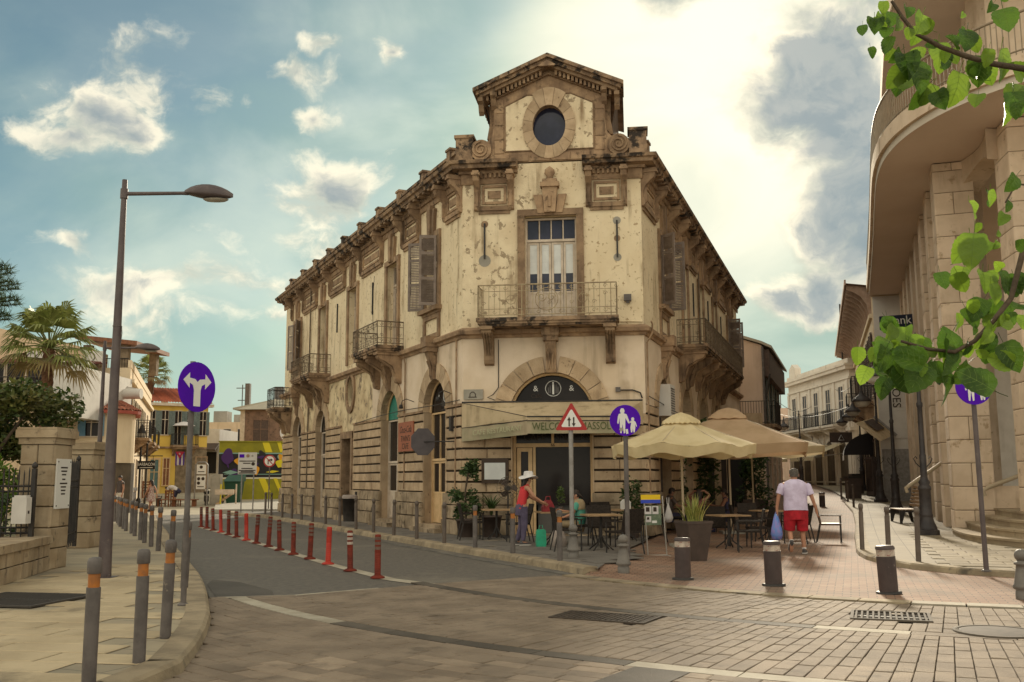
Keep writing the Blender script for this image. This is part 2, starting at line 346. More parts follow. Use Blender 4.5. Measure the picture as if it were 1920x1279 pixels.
# ------------------------------------------------------------------ building blocks
def sstep(t): t = min(1, max(0, t)); return t * t * (3 - 2 * t)
def gz(x, y):
    """Height of the street surface: both streets climb a little away from the crossing."""
    w = sstep((x + 6) / 12)
    return (1 - w) * .03 * max(0, min(y, 110) - 60) + w * .021 * max(0, min(y, 110) - 28)
class MB:
    """Collects boxes, prisms, tubes and lathes; mesh() turns them into ONE mesh."""
    def __init__(s, T=None): s.v = []; s.f = []; s.sm = []; s.mi = []; s.T = T or MX(); s.cur = 0
    def add(s, vs, fs, smooth=False):
        n = len(s.v); T = s.T
        s.v += [T @ V(p) for p in vs]
        s.f += [tuple(i + n for i in f) for f in fs]
        s.sm += [smooth] * len(fs); s.mi += [s.cur] * len(fs)
        return s
    def box(s, a0, a1, b0, b1, c0, c1):
        v = [(a0, b0, c0), (a1, b0, c0), (a1, b1, c0), (a0, b1, c0), (a0, b0, c1), (a1, b0, c1), (a1, b1, c1), (a0, b1, c1)]
        return s.add(v, [(0, 3, 2, 1), (4, 5, 6, 7), (0, 1, 5, 4), (1, 2, 6, 5), (2, 3, 7, 6), (3, 0, 4, 7)])
    def poly(s, pts): return s.add(pts, [tuple(range(len(pts)))])
    def ext(s, pts, vec):
        """Prism: planar outline PTS pushed along VEC (concave outlines allowed)."""
        n = len(pts); vec = V(vec); b = [V(p) + vec for p in pts]
        s.add(list(pts) + b, [tuple(range(n))[::-1], tuple(range(n, 2 * n))] + [(i, (i + 1) % n, (i + 1) % n + n, i + n) for i in range(n)])
        return s
    def tri(s, loops):
        """Flat face with holes."""
        pl = [[V(p) for p in l] for l in loops]; al = [p for l in pl for p in l]
        return s.add(al, tessellate_polygon(pl))
    def loft(s, rings, close=True, smooth=True, caps=True):
        k = len(rings[0]); vs = [p for r in rings for p in r]; fs = []
        for i in range(len(rings) - 1):
            for j in range(k if close else k - 1):
                a, b = i * k + j, i * k + (j + 1) % k
                fs.append((a, b, b + k, a + k))
        s.add(vs, fs, smooth)
        if caps and close:
            s.add(rings[0], [tuple(range(k))[::-1]]); s.add(rings[-1], [tuple(range(k))])
        return s
    def tube(s, pts, r, n=8, smooth=True, caps=True):
        pts = [V(p) for p in pts]; rings = []; prev = None
        for i, p in enumerate(pts):
            t = (pts[min(i + 1, len(pts) - 1)] - pts[max(i - 1, 0)])
            t = t.normalized() if t.length > 1e-9 else V((0, 0, 1))
            a = prev if prev is not None else (V((0, 0, 1)) if abs(t.z) < .9 else V((1, 0, 0)))
            u = (a - t * a.dot(t));
            if u.length < 1e-6: u = t.orthogonal()
            u.normalize(); w = t.cross(u); prev = u
            ri = r[i] if isinstance(r, (list, tuple)) else r
            rings.append([p + (u * cos(2 * pi * j / n) + w * sin(2 * pi * j / n)) * ri for j in range(n)])
        return s.loft(rings, True, smooth, caps)
    def lathe(s, prof, n=16, c=(0, 0, 0), smooth=True, phase=0):
        c = V(c)
        return s.loft([[c + V((r * cos(2 * pi * j / n + phase), r * sin(2 * pi * j / n + phase), z)) for j in range(n)] for r, z in prof], True, smooth)
    def disc(s, c, r, u, w, n=20, r2=None):
        c, u, w = V(c), V(u), V(w); r2 = r2 or r
        return s.poly([c + u * (r * cos(2 * pi * j / n)) + w * (r2 * sin(2 * pi * j / n)) for j in range(n)])
    def mesh(s, name, mat):
        me = bpy.data.meshes.new(name)
        me.from_pydata([tuple(p) for p in s.v], [], s.f)
        me.polygons.foreach_set('use_smooth', s.sm)
        for q in (mat if isinstance(mat, (list, tuple)) else [mat]): me.materials.append(q)
        if any(s.mi): me.polygons.foreach_set('material_index', s.mi)
        me.update()
        return me
def PW(o):
    if o is None: return MX()
    return PW(o.parent) @ o.matrix_parent_inverse @ o.matrix_basis
def link(o, parent=None):
    COL.objects.link(o)
    if parent is not None:
        o.parent = parent; o.matrix_parent_inverse = PW(parent).inverted()
    return o
def obj(name, mb, mat, parent=None, kind=None):
    o = link(bpy.data.objects.new(name, mb.mesh(name, mat)), parent)
    if kind: o['kind'] = kind
    return o
def piece(name, me, parent, M4=None):
    o = link(bpy.data.objects.new(name, me), parent)
    if M4 is not None: o.matrix_basis = M4
    return o
def tag(o, label=None, cat=None, group=None, kind=None):
    for k, v in (('label', label), ('category', cat), ('group', group), ('kind', kind)):
        if v: o[k] = v
    return o
def thing(name, label, cat, loc=(0, 0, 0), rz=0, group=None):
    o = bpy.data.objects.new(name, None); o.empty_display_size = .2
    COL.objects.link(o); o.location = loc; o.rotation_euler = (0, 0, rz)
    o.matrix_basis = MX.Translation(V(loc)) @ MX.Rotation(rz, 4, 'Z')
    return tag(o, label, cat, group)
def single(name, mb, mat, label, cat, group=None): return tag(obj(name, mb, mat), label, cat, group)
KIDS = {}
def dup(root, loc, rz=0, label=None, group=None, tilt=(0, 0), sc=1.0):
    """A copy of a thing with copies of its parts and sub-parts, sharing their meshes."""
    def cp(o, parent):
        c = o.copy(); COL.objects.link(c)
        if parent is not None: c.parent = parent
        for ch in o.children: cp(ch, c)
        return c
    c = cp(root, None)
    c.matrix_basis = MX.Translation(V(loc)) @ MX.Rotation(tilt[0], 4, 'X') @ MX.Rotation(tilt[1], 4, 'Y') @ MX.Rotation(rz, 4, 'Z') @ MX.Scale(sc, 4)
    if label: c['label'] = label
    if group: c['group'] = group
    return c
def place(root, loc, rz=0, tilt=(0, 0), sc=1.0):
    root.matrix_basis = MX.Translation(V(loc)) @ MX.Rotation(tilt[0], 4, 'X') @ MX.Rotation(tilt[1], 4, 'Y') @ MX.Rotation(rz, 4, 'Z') @ MX.Scale(sc, 4)
    return root
def text(name, s, size, mat, parent, T, ext=.004, align='CENTER', shear=0, sx=1.0):
    """Lettering: T places x = reading direction, y = up, z = out of the surface."""
    c = bpy.data.curves.new(name, 'FONT'); c.body = s; c.size = size; c.extrude = ext; c.align_x = align; c.align_y = 'CENTER'; c.shear = shear
    c.resolution_u = 3; c.materials.append(mat)
    tmp = bpy.data.objects.new('tmp', c); COL.objects.link(tmp)
    me = bpy.data.meshes.new_from_object(tmp.evaluated_get(bpy.context.evaluated_depsgraph_get()))
    bpy.data.objects.remove(tmp); bpy.data.curves.remove(c); me.transform(T @ MX.Diagonal((sx, 1, 1, 1)))
    o = link(bpy.data.objects.new(name, me), parent)
    return o
def frame(O, ang, flip):
    """Wall frame: local x along the wall (ANG degrees clockwise from +Y), y out of it, z up."""
    a = R_(ang); d = V((sin(a), cos(a), 0)); n = V((d.y, -d.x, 0)) * flip
    T = MX((d, n, V((0, 0, 1)))).transposed().to_4x4(); T.translation = V((O[0], O[1], O[2] if len(O) > 2 else 0))
    return T
def textframe(T, s, z, o, flip=1):
    """Reading frame on wall T at (s, z), O out of the wall; FLIP -1 reads against the wall's x."""
    d = (T.to_3x3() @ V((flip, 0, 0))); n = T.to_3x3() @ V((0, 1, 0))
    X = MX((d, V((0, 0, 1)), n)).transposed().to_4x4(); X.translation = T @ V((s, o, z))
    return X
def look(x, y, z, rz): return MX.Translation(V((x, y, z))) @ MX.Rotation(rz, 4, 'Z')
# a stone: unit block with a chamfered outer face (x, z in -.5 .. .5, y from 0 to 1 outwards)
_sb = MB()
_c = .045
_o = [(-.5, 0, -.5), (.5, 0, -.5), (.5, 0, .5), (-.5, 0, .5)]
_k = [(-.5, .62, -.5), (.5, .62, -.5), (.5, .62, .5), (-.5, .62, .5)]
_i = [(-.5 + _c, 1, -.5 + _c), (.5 - _c, 1, -.5 + _c), (.5 - _c, 1, .5 - _c), (-.5 + _c, 1, .5 - _c)]
_sb.add(_o + _k + _i, [(0, 1, 5, 4), (1, 2, 6, 5), (2, 3, 7, 6), (3, 0, 4, 7), (4, 5, 9, 8), (5, 6, 10, 9), (6, 7, 11, 10), (7, 4, 8, 11), (8, 9, 10, 11)])
STMESH = {}
def stone_mesh(mat):
    if mat.name not in STMESH: STMESH[mat.name] = _sb.mesh('stone', mat)
    return STMESH[mat.name]
def stone(parent, T, s0, s1, z0, z1, o0, o1, mat, name='stone'):
    return piece(name, stone_mesh(mat), parent, T @ MX.Translation(V(((s0 + s1) / 2, o0, (z0 + z1) / 2))) @ MX.Diagonal((abs(s1 - s0), o1 - o0, z1 - z0, 1)))
def course(parent, T, s0, s1, z0, z1, o0, o1, mat, ln=.75, gap=.014, hg=.04, name='stone', phase=0.0):
    """One course of stones between s0 and s1 with recessed joints."""
    n = max(1, round((s1 - s0) / ln)); cuts = [s0] + [s0 + (s1 - s0) * (i + (phase if 0 < i else 0) + random.uniform(-.12, .12)) / n for i in range(1, n)] + [s1]
    for a, b in zip(cuts[:-1], cuts[1:]):
        stone(parent, T, a + (gap / 2 if a > s0 else 0), b - (gap / 2 if b < s1 else 0), z0 + hg / 2, z1 - hg / 2, o0, o1 + random.uniform(-.006, .006), mat, name)
def arcpts(cx, cz, r, a0, a1, n, o=0, rz=None):
    rz = rz or r
    return [(cx + r * cos(a0 + (a1 - a0) * i / n), o, cz + rz * sin(a0 + (a1 - a0) * i / n)) for i in range(n + 1)]
def voussoirs(parent, T, cx, cz, ri, ro, n, o0, o1, mat, a0=0, a1=pi, gap=.008, skip=(), riz=None, roz=None, name='voussoir'):
    for k in range(n):
        if k in skip: continue
        b0 = a0 + (a1 - a0) * k / n + gap; b1 = a0 + (a1 - a0) * (k + 1) / n - gap
        pts = arcpts(cx, cz, ri, b0, b1, 3, o0, riz) + arcpts(cx, cz, ro, b1, b0, 3, o0, roz)
        obj(name, MB(T).ext(pts, (0, o1 - o0, 0)), mat, parent)
def wall_panel(mb, outer, holes, depth=.3):
    """Wall face (s, z outlines) with real openings and their reveals going in by DEPTH."""
    mb.tri([[(s, 0, z) for s, z in l] for l in [outer] + holes])
    for h in holes:
        n = len(h)
        mb.add([(s, 0, z) for s, z in h] + [(s, -depth, z) for s, z in h], [(i, (i + 1) % n, (i + 1) % n + n, i + n) for i in range(n)])
def rect(s0, s1, z0, z1): return [(s0, z0), (s1, z0), (s1, z1), (s0, z1)]
def sweep(mb, path, prof):
    """Moulding PROF [(out, z)] along a horizontal path of (point, outward mitre vector)."""
    mb.loft([[V((p[0] + m[0] * o, p[1] + m[1] * o, z)) for o, z in prof] for p, m in path], True, False, True)
# skinned figures --------------------------------------------------
def skin_body(verts, edges, radii, sub=2):
    """Grow one continuous body round a skeleton; returns its mesh (temporary object removed)."""
    me = bpy.data.meshes.new('skeleton'); me.from_pydata(verts, edges, [])
    o = bpy.data.objects.new('skeleton', me); COL.objects.link(o)
    md = o.modifiers.new('s', 'SKIN'); md.use_smooth_shade = True
    for i, r in enumerate(radii):
        sv = me.skin_vertices[0].data[i]; sv.radius = r if isinstance(r, tuple) else (r, r); sv.use_root = i == 0
    sd = o.modifiers.new('d', 'SUBSURF'); sd.levels = sub; sd.render_levels = sub
    dg = bpy.context.evaluated_depsgraph_get(); dg.update()
    out = bpy.data.meshes.new_from_object(o.evaluated_get(dg))
    bpy.data.objects.remove(o); bpy.data.meshes.remove(me)
    return out
# ------------------------------------------------------------------ ground, roads, pavements
ys = [-20, -8, 0, 6, 12, 20, 28, 36, 44, 52, 60, 68, 76, 84, 92, 100, 110, 150, 220, 400, 800, 1600]
xs = [-900, -300, -120, -60, -40, -30, -22, -16, -11, -6, -4, -2, 0, 2, 4, 6, 10, 15, 20, 26, 34, 45, 60, 120, 300, 900]
g = MB(); g.add([(x, y, gz(x, y) - .06) for y in ys for x in xs], [(j * len(xs) + i, j * len(xs) + i + 1, (j + 1) * len(xs) + i + 1, (j + 1) * len(xs) + i) for j in range(len(ys) - 1) for i in range(len(xs) - 1)])
tag(obj('ground', g, GROUNDM), kind='structure')
def strip(mb, A, B, dz, n=1):
    """Sheet between two edge lines (same number of points), following the street height."""
    rows = []
    for (ax, ay), (bx, by) in zip(A, B):
        rows.append([(ax + (bx - ax) * i / n, ay + (by - ay) * i / n) for i in range(n + 1)])
    vs = [(x, y, gz(x, y) + dz) for r in rows for x, y in r]; k = n + 1
    mb.add(vs, [(j * k + i, j * k + i + 1, (j + 1) * k + i + 1, (j + 1) * k + i) for j in range(len(A) - 1) for i in range(n)])
def resample(pts, step):
    out = [V(pts[0])]; rest = step
    for a, b in zip(pts[:-1], pts[1:]):
        a, b = V(a), V(b); L = (b - a).length; d = rest
        while d <= L: out.append(a + (b - a) * d / L); d += step
        rest = d - L
    return out
# kerb lines (metres on the ground)
KL = [(-7.2, 4.9), (-5.4, 5.3), (-4.1, 5.95), (-3.15, 6.75), (-2.74, 7.5), (-2.70, 8.3), (-2.88, 9.3), (-3.13, 10.4), (-3.45, 11.6), (-3.78, 12.6), (-4.2, 13.9), (-4.95, 16.0), (-5.9, 18.4), (-7.7, 22.9), (-10.3, 29.8), (-13.3, 37.4), (-16.4, 45.5)]
KR = [(1.15, 16.75), (0.75, 17.7), (0.0, 19.3), (-0.9, 21.2), (-2.4, 24.4), (-3.9, 27.6), (-5.9, 32.0), (-7.7, 36.0), (-9.3, 39.3), (-10.4, 41.8), (-11.6, 43.6), (-12.9, 45.2), (-13.6, 47.5)]
road = MB()
la = [V(p) for p in KL[5:]]; lb = [(5.0, 7.5), (3.5, 9.5), (2.0, 12.0), (1.6, 14.5), (2.2, 16.0)] + [(x + 1.3, y + .3) for x, y in (KR[1], KR[2], KR[4], KR[6], KR[8], KR[10], KR[12])]
strip(road, la, lb, 0.0, 4)
tag(obj('road', road, ASPHALT), kind='structure')
plz = MB(); strip(plz, [(-27, 44.5), (-29, 50), (-31, 58), (-34, 66), (-38, 78), (-40, 90)], [(-12.6, 44.5), (-12.0, 50), (-11.0, 58), (-12, 66), (-14, 78), (-16, 90)], -.012, 4)
tag(obj('plaza_pavement', plz, M('plaza_concrete', (.36, .31, .225), (.29, .25, .18), .7, .9, .3, 30)), kind='structure')
# --- the setts of the raised crossing: courses laid on arcs about one centre
CX, CY = 9.5, 21.7
RE, RD, RB = 9.95, 12.6, 15.5
def pol(r, a): return CX + r * cos(a), CY + r * sin(a)
bed = MB(); A0, A1 = R_(196), R_(285); n = 60
arc = [A0 + (A1 - A0) * i / n for i in range(n + 1)]
def ridge(a):   # outer end of the bed: the near kerb on the left, far past the frame elsewhere
    return 21.0
bed.tri([[(x, y, .003) for x, y in [(-4.22, 13.72), (-2.9, 13.95), (-1.6, 15.03), (-.5, 15.84), (1.15, 16.78)] + [pol(RE, R_(q)) for q in range(212, 283, 4)] + [(12, 4.0), (-6.0, 4.0), (-4.0, 6.0), (-2.72, 7.5), (-2.68, 8.3), (-2.86, 9.3), (-3.1, 10.4), (-3.43, 11.6), (-3.76, 12.6)]]])
crossing = tag(obj('crossing_pavement', bed, MORTAR), kind='structure')
def in_road(x, y):   # right of the left kerb and on the crossing side of the pale line
    for (ax, ay), (bx, by) in zip(KL[:-1], KL[1:]):
        if min(ay, by) <= y <= max(ay, by) and ay != by:
            if x < ax + (bx - ax) * (y - ay) / (by - ay) + .06: return False
    if y < 5.6: return False
    lx = [(-4.6, 13.55), (-2.9, 13.9), (-1.6, 15.0), (-.5, 15.8), (1.15, 16.75)]
    for (ax, ay), (bx, by) in zip(lx[:-1], lx[1:]):
        if ax <= x <= bx: return y < ay + (by - ay) * (x - ax) / (bx - ax) - .05
    return x > 1.15
pav = []; cut = []
def pave(r0, r1, along, wid, lng):
    """Setts between two arcs: ALONG lays their long side round the arc, else across it in columns of broken bond."""
    if along:
        nr = max(1, round((r1 - r0) / wid)); cells = []
        for k in range(nr):
            ra, rb = r0 + (r1 - r0) * k / nr, r0 + (r1 - r0) * (k + 1) / nr; da = lng * 2 / (ra + rb)
            cells += [(ra, rb, A0 + da * (i + .5 * (k % 2)), da) for i in range(int((A1 - A0) / da))]
    else:
        da = wid * 2 / (r0 + r1); cells = []
        for i in range(int((A1 - A0) / da)):
            cuts = [r0]; first = lng * (.45 + .55 * ((i * 3) % 4) / 4)
            r = r0 + first
            while r < r1 - .2: cuts.append(r); r += lng
            cuts.append(r1)
            cells += [(p, q, A0 + da * i, da) for p, q in zip(cuts[:-1], cuts[1:])]
    for qa, qb, a, da in cells:
        x, y = pol((qa + qb) / 2, a + da / 2)
        pp = [pol(qa, a), pol(qb, a), pol(qb, a + da), pol(qa, a + da)]
        if not any(in_road(px, py) for px, py in pp) or x > 9 or y < 5.8 or hypot(x - 4.95, y - 10.35) < .36: continue
        if any(abs((x - gx) * cos(gr) + (y - gy) * sin(gr)) < gw and abs((y - gy) * cos(gr) - (x - gx) * sin(gr)) < gh for gx, gy, gr, gw, gh in ((1.05, 11.5, R_(-28), .54, .28), (4.3, 11.5, R_(-20), .40, .34))): continue
        if not all(in_road(px, py) for px, py in pp) and y > 11.5:     # cut to the line where the asphalt begins
            cut.append(pp); continue
        pav.append((hypot(x, y), (qa + qb) / 2, a + da / 2, qb - qa, da * (qa + qb) / 2, random.random()))
pave(RE + .28, RD - .13, False, .145, .44)
pave(RD + .13, RB - .13, False, .145, .44)
pave(RB + .13, 20.8, True, .20, .40)
pav.sort()
tops = MB(); c_ = .03
tops.add([(-.5, -.5, -1), (.5, -.5, -1), (.5, .5, -1), (-.5, .5, -1), (-.5, -.5, .5), (.5, -.5, .5), (.5, .5, .5), (-.5, .5, .5), (-.5 + c_, -.5 + c_, 1), (.5 - c_, -.5 + c_, 1), (.5 - c_, .5 - c_, 1), (-.5 + c_, .5 - c_, 1)],
         [(0, 1, 5, 4), (1, 2, 6, 5), (2, 3, 7, 6), (3, 0, 4, 7), (4, 5, 9, 8), (5, 6, 10, 9), (6, 7, 11, 10), (7, 4, 8, 11), (8, 9, 10, 11)])
SETTME = tops.mesh('paver', SETT)
rest = MB()
def tiltm(k): return MX.Rotation(random.uniform(-k, k), 4, 'X') @ MX.Rotation(random.uniform(-k, k), 4, 'Y')
for i, (d, r, a, lr, lt, q) in enumerate(pav):
    x, y = pol(r, a)
    M4 = MX.Translation(V((x, y, .013 + q * .005))) @ MX.Rotation(a, 4, 'Z') @ tiltm(.012) @ MX.Diagonal((lr - .008, lt - .008, .011, 1))
    if i < 300: piece('paver', SETTME, crossing, M4)
    else: rest.T = M4; rest.add(tops.v, tops.f)
rest.T = MX()
def clip(poly, a, b):
    out = []
    for i, p in enumerate(poly):
        q = poly[(i + 1) % len(poly)]; f = lambda t: (b[0] - a[0]) * (t[1] - a[1]) - (b[1] - a[1]) * (t[0] - a[0])
        if f(p) <= 0: out.append(p)
        if f(p) * f(q) < 0: t = f(p) / (f(p) - f(q)); out.append((p[0] + (q[0] - p[0]) * t, p[1] + (q[1] - p[1]) * t))
    return out
LA = [(-4.6, 13.55), (-2.9, 13.9), (-1.6, 15.0), (-.5, 15.8), (1.15, 16.75)]
for pp in cut:
    cx_ = sum(p[0] for p in pp) / 4; pp = [(cx_ + (x - cx_) * .95, y) for x, y in pp]
    for a, b in zip(LA[:-1], LA[1:]):
        if a[0] <= cx_ < b[0]: pp = clip(pp, a, b)
    if len(pp) > 2: rest.ext([(x, y, .004) for x, y in pp], (0, 0, .018))
if rest.v: obj('paver_field', rest, SETT, crossing, 'stuff')
# dark and pale strip stones along the two arcs
def striprow(r, w, a0, a1, ln, colour):
    k = int((a1 - a0) * r / ln)
    for i in range(k):
        a = a0 + (a1 - a0) * i / k; b = a0 + (a1 - a0) * (i + 1) / k - .006 / r * 2
        x, y = pol(r, (a + b) / 2)
        if not in_road(x, y): continue
        p = [(*pol(r - w, a), .008), (*pol(r - w, b), .008), (*pol(r + w, b), .008), (*pol(r + w, a), .008)]
        obj('strip_stone', MB().ext(p, (0, 0, .016)), colour(x, y), crossing)
striprow(RD, .11, R_(205), R_(262), .95, lambda x, y: PALE if 2.9 < x < 4.4 else DARKST if x < 2.9 else SETT)
striprow(RB, .11, R_(208), R_(262), .95, lambda x, y: PALE if x < -1.9 or x > 1.4 else DARKST)
patch = [pol(RB + .15, R_(237.2)), pol(RB + .15, R_(239.0)), pol(RB + 2.2, R_(239.0)), pol(RB + 2.2, R_(237.2))]
obj('patch', MB().ext([(x, y, .02) for x, y in patch], (0, 0, .012)), DARKST, crossing)
rpm = MB().add([(-4.05, 13.75, .006), (-3.3, 13.9, .006), (-3.5, 14.6, .006), (-4.3, 15.8, .006), (-4.85, 16.2, .006), (-4.7, 15.4, .006)], [(0, 1, 2, 3, 4, 5)])
tag(obj('road_patch', rpm, M('tar_patch', (.075, .064, .053), (.10, .085, .07), 1.2, .75, .6, 120)), kind='structure')
# pale line where asphalt meets the setts
lm = MB(); strip(lm, [(-4.05, 13.62), (-3.0, 13.86), (-1.9, 14.72)], [(-4.05, 13.78), (-3.05, 14.0), (-2.0, 14.84)], .012)
tag(obj('road_marking', lm, PALE), kind='structure')
# edge stones of the brick street
ks = MB()
for i in range(16):
    a = R_(208) + R_(57) * i / 16; b = R_(208) + R_(57) * (i + 1) / 16 - .002
    p = [(*pol(RE - .02, a), .0), (*pol(RE - .02, b), .0), (*pol(RE + .26, b), .0), (*pol(RE + .26, a), .0)]
    x, y = pol(RE, a)
    if x < 1.0: continue
    obj('edge_stone', MB().ext(p, (0, 0, .045)), PALE if x > 4.6 else KERB, crossing)
# --- brick street: from the edge arc up the pedestrian street
KRT = [(11.5, 14.0), (9.6, 14.65), (8.4, 15.3), (7.4, 16.1), (6.85, 17.1), (6.7, 18.4), (6.8, 19.6), (7.15, 20.9), (7.9, 23.1), (8.96, 26.26), (10.84, 31.6), (13.0, 38.1), (15.2, 45.6), (17.3, 53.0), (19.4, 61), (21.8, 72)]
bk = MB()
lft = [pol(RE - .01, R_(214)), pol(RE, R_(220)), pol(RE, R_(230)), pol(RE, R_(240)), pol(RE, R_(252)), pol(RE, R_(266))]
ped_l = [(1.2, 16.6), (2.0, 20), (3.2, 26), (5.2, 32), (8.6, 42), (12.2, 52), (14.5, 60), (17, 72), (19, 90), (21, 120)]
ped_r = [(8.2, 16.6), (7.9, 20), (9.6, 26), (11.9, 32), (15.1, 42), (18.1, 52), (20.1, 60), (22.8, 72), (25, 90), (30, 120)]
strip(bk, ped_l, ped_r, .028, 6)
ex = [pol(RE - .01, R_(213) + R_(55) * i / 18) for i in range(19)]
bk.add([(x, y, .028) for x, y in ex] + [(1.2 + 10 * i / 18, 16.6, .028) for i in range(19)], [(i, i + 1, i + 20, i + 19) for i in range(18)])
tag(obj('brick_street', bk, REDBR), kind='structure')
# --- pavement slabs and kerbs
def slabs(parent, T, nx, ny, w, h, zt, keep, mat, limit=170):
    """Rows of separate paving slabs in frame T, KEEP(x, y) chooses where."""
    me = tops.mesh('slab', mat); c = 0; jb = MB()
    for j in range(ny):
        for i in range(nx):
            p = T @ V(((i + .5) * w + (.35 * w if j % 2 else 0), (j + .5) * h, 0))
            if not keep(p.x, p.y): continue
            c += 1
            if c > limit: continue
            o_ = (i + .5) * w + (.35 * w if j % 2 else 0); jb.T = T; jb.add([(o_ - w / 2, j * h, zt + .0015), (o_ + w / 2, j * h, zt + .0015), (o_ + w / 2, j * h + h, zt + .0015), (o_ - w / 2, j * h + h, zt + .0015)], [(0, 1, 2, 3)])
            piece('slab', me, parent, MX.Translation(V((0, 0, zt + random.uniform(-.0025, .0025)))) @ T @ MX.Translation(V(((i + .5) * w + (.35 * w if j % 2 else 0), (j + .5) * h, 0))) @ tiltm(.0015) @ MX.Diagonal((w - .016, h - .016, .012, 1)))
    obj('joint_bed', jb, MORTAR, parent, 'stuff')
def right_of(line, x, y, d=0.0): return left_of(line[::-1], x, y, d)
def left_of(line, x, y, d=0.0):
    best = None
    for (ax, ay), (bx, by) in zip(line[:-1], line[1:]):
        e = V((bx - ax, by - ay)); t = max(0, min(1, ((x - ax) * e.x + (y - ay) * e.y) / e.length_squared))
        q = V((ax, ay)) + e * t; dist = hypot(x - q.x, y - q.y); side = e.x * (y - ay) - e.y * (x - ax)
        if best is None or dist < best[0]: best = (dist, side)
    return best[1] > 0 and best[0] > d
KW = .30
def kerb(parent, line, side, h, mat, step=1.05, w=KW, slope=.035):
    """Kerb stones along LINE (its street edge); the pavement lies on SIDE (+1 left)."""
    pts = resample(line, step)
    for a, b in zip(pts[:-1], pts[1:]):
        e = (b - a).normalized(); nrm = V((-e.y, e.x)) * side; a2 = a + e * .006; b2 = b - e * .006
        vs = []
        for p in (a2, b2):
            z = gz(p.x, p.y)
            q = p + nrm * w
            vs += [(p.x, p.y, z - .05), (p.x + nrm.x * slope, p.y + nrm.y * slope, z + h - .02), (p.x + nrm.x * .07, p.y + nrm.y * .07, z + h + .006), (q.x, q.y, z + h + .006), (q.x, q.y, z - .05)]
        obj('kerb_stone', MB().add(vs, [(0, 1, 6, 5), (1, 2, 7, 6), (2, 3, 8, 7), (3, 4, 9, 8), (0, 4, 3, 2, 1), (5, 6, 7, 8, 9)]), mat, parent)
sw = MB()
kin = [(x - KW * .9, y) for x, y in KL[5:]]
strip(sw, [(-30 - (y - 9) * .25, y) for x, y in KL[5:]], kin, .105, 1)
sw.add([(-30, 8.3, .105), (KL[5][0] - .27, 8.3, .105), (-3.02, 7.6, .105), (-3.4, 6.95, .105), (-4.3, 6.4, .105), (-5.5, 5.75, .105), (-7.4, 5.3, .105), (-30, 5.0, .105)], [(0, 1, 2, 3, 4, 5, 6, 7)])
lsw = tag(obj('left_sidewalk', sw, SWBR), kind='structure')
kerb(lsw, KL, 1, .12, KERB)
Ts = MX.Translation(V((-9.2, 5.0, 0))) @ MX.Rotation(R_(-9), 4, 'Z')
slabs(lsw, Ts, 9, 34, 1.15, .42, .106, lambda x, y: left_of(KL, x, y, .62) and x > -9.0 and y > 6.6 and y < 18.5 and not (y > 14.2 and x < -7.9) and not (-6.95 < x < -5.4 and 11.7 < y < 13.5), SLAB, 190)
bsw = MB()
KRi = [(x + .27, y) for x, y in KR]
strip(bsw, [KRi[0], KRi[2], KRi[4], KRi[6], KRi[8], KRi[9], KRi[10], KRi[12]], [(2.2, 20.5), (3.2, 24.0), (3.6, 26.2), (0, 31), (-5, 40), (-7, 44), (-8, 49), (-8, 52)], .105, 3)
bsw2 = tag(obj('cafe_sidewalk', bsw, SLABG), kind='structure')
kerb(bsw2, KR, -1, .12, KERB, 1.0)
slabs(bsw2, MX.Translation(V((.4, 17.2, 0))) @ MX.Rotation(R_(26), 4, 'Z'), 6, 18, .6, .6, .107, lambda x, y: right_of(KR, x, y, .62) and x < 2.3 + (y - 20) * .18 and y > 17.6, SLABG, 100)
rp = MB(); strip(rp, [(1.3, 16.62), (1.2, 17.3), (1.9, 19.3), (2.9, 22.6), (3.8, 26.0)], [(2.1, 16.62), (2.2, 17.3), (2.95, 19.0), (3.9, 22.2), (4.6, 26)], .031, 4)
for i, p in enumerate(rp.v):
    if i < 5: p.z = .03
    elif i % 5 < 4: p.z = .105 - .078 * (i % 5) / 4
tag(obj('ramp_pavement', rp, REDBR), kind='structure')
rs = MB()
strip(rs, [(x + .24, y) for x, y in KRT], [(40, y - 8 if y < 20 else y) for x, y in KRT], .105, 2)
rsw = tag(obj('right_sidewalk', rs, brick_mat('right_sidewalk_slabs', (.25, .20, .13), (.21, .165, .105), (.075, .06, .04), .5, .5, R_(19), .008, 0)), kind='structure')
kerb(rsw, KRT[:13], -1, .12, KERB, 1.0)
slabs(rsw, MX.Translation(V((6.4, 14.6, 0))) @ MX.Rotation(R_(-19), 4, 'Z'), 8, 36, .55, .5, .107, lambda x, y: right_of(KRT, x, y, .64) and x < 10.6 + (y - 22) * .3 and 15.4 < y < 34, M('right_slab', (.27, .215, .14), (.21, .165, .105), 1.2, .85, .3, 50, vary=.1), 190)
# raised concrete apron before the painted wall
ap = MB().ext([(-17.2, 57.5, .0), (-14.3, 47.6, .0), (-11.2, 47.6, .0), (-10.0, 52, .0), (-10.5, 66, .05), (-16.5, 68, .05)], (0, 0, .2))
tag(obj('apron_pavement', ap, CONC), kind='structure')
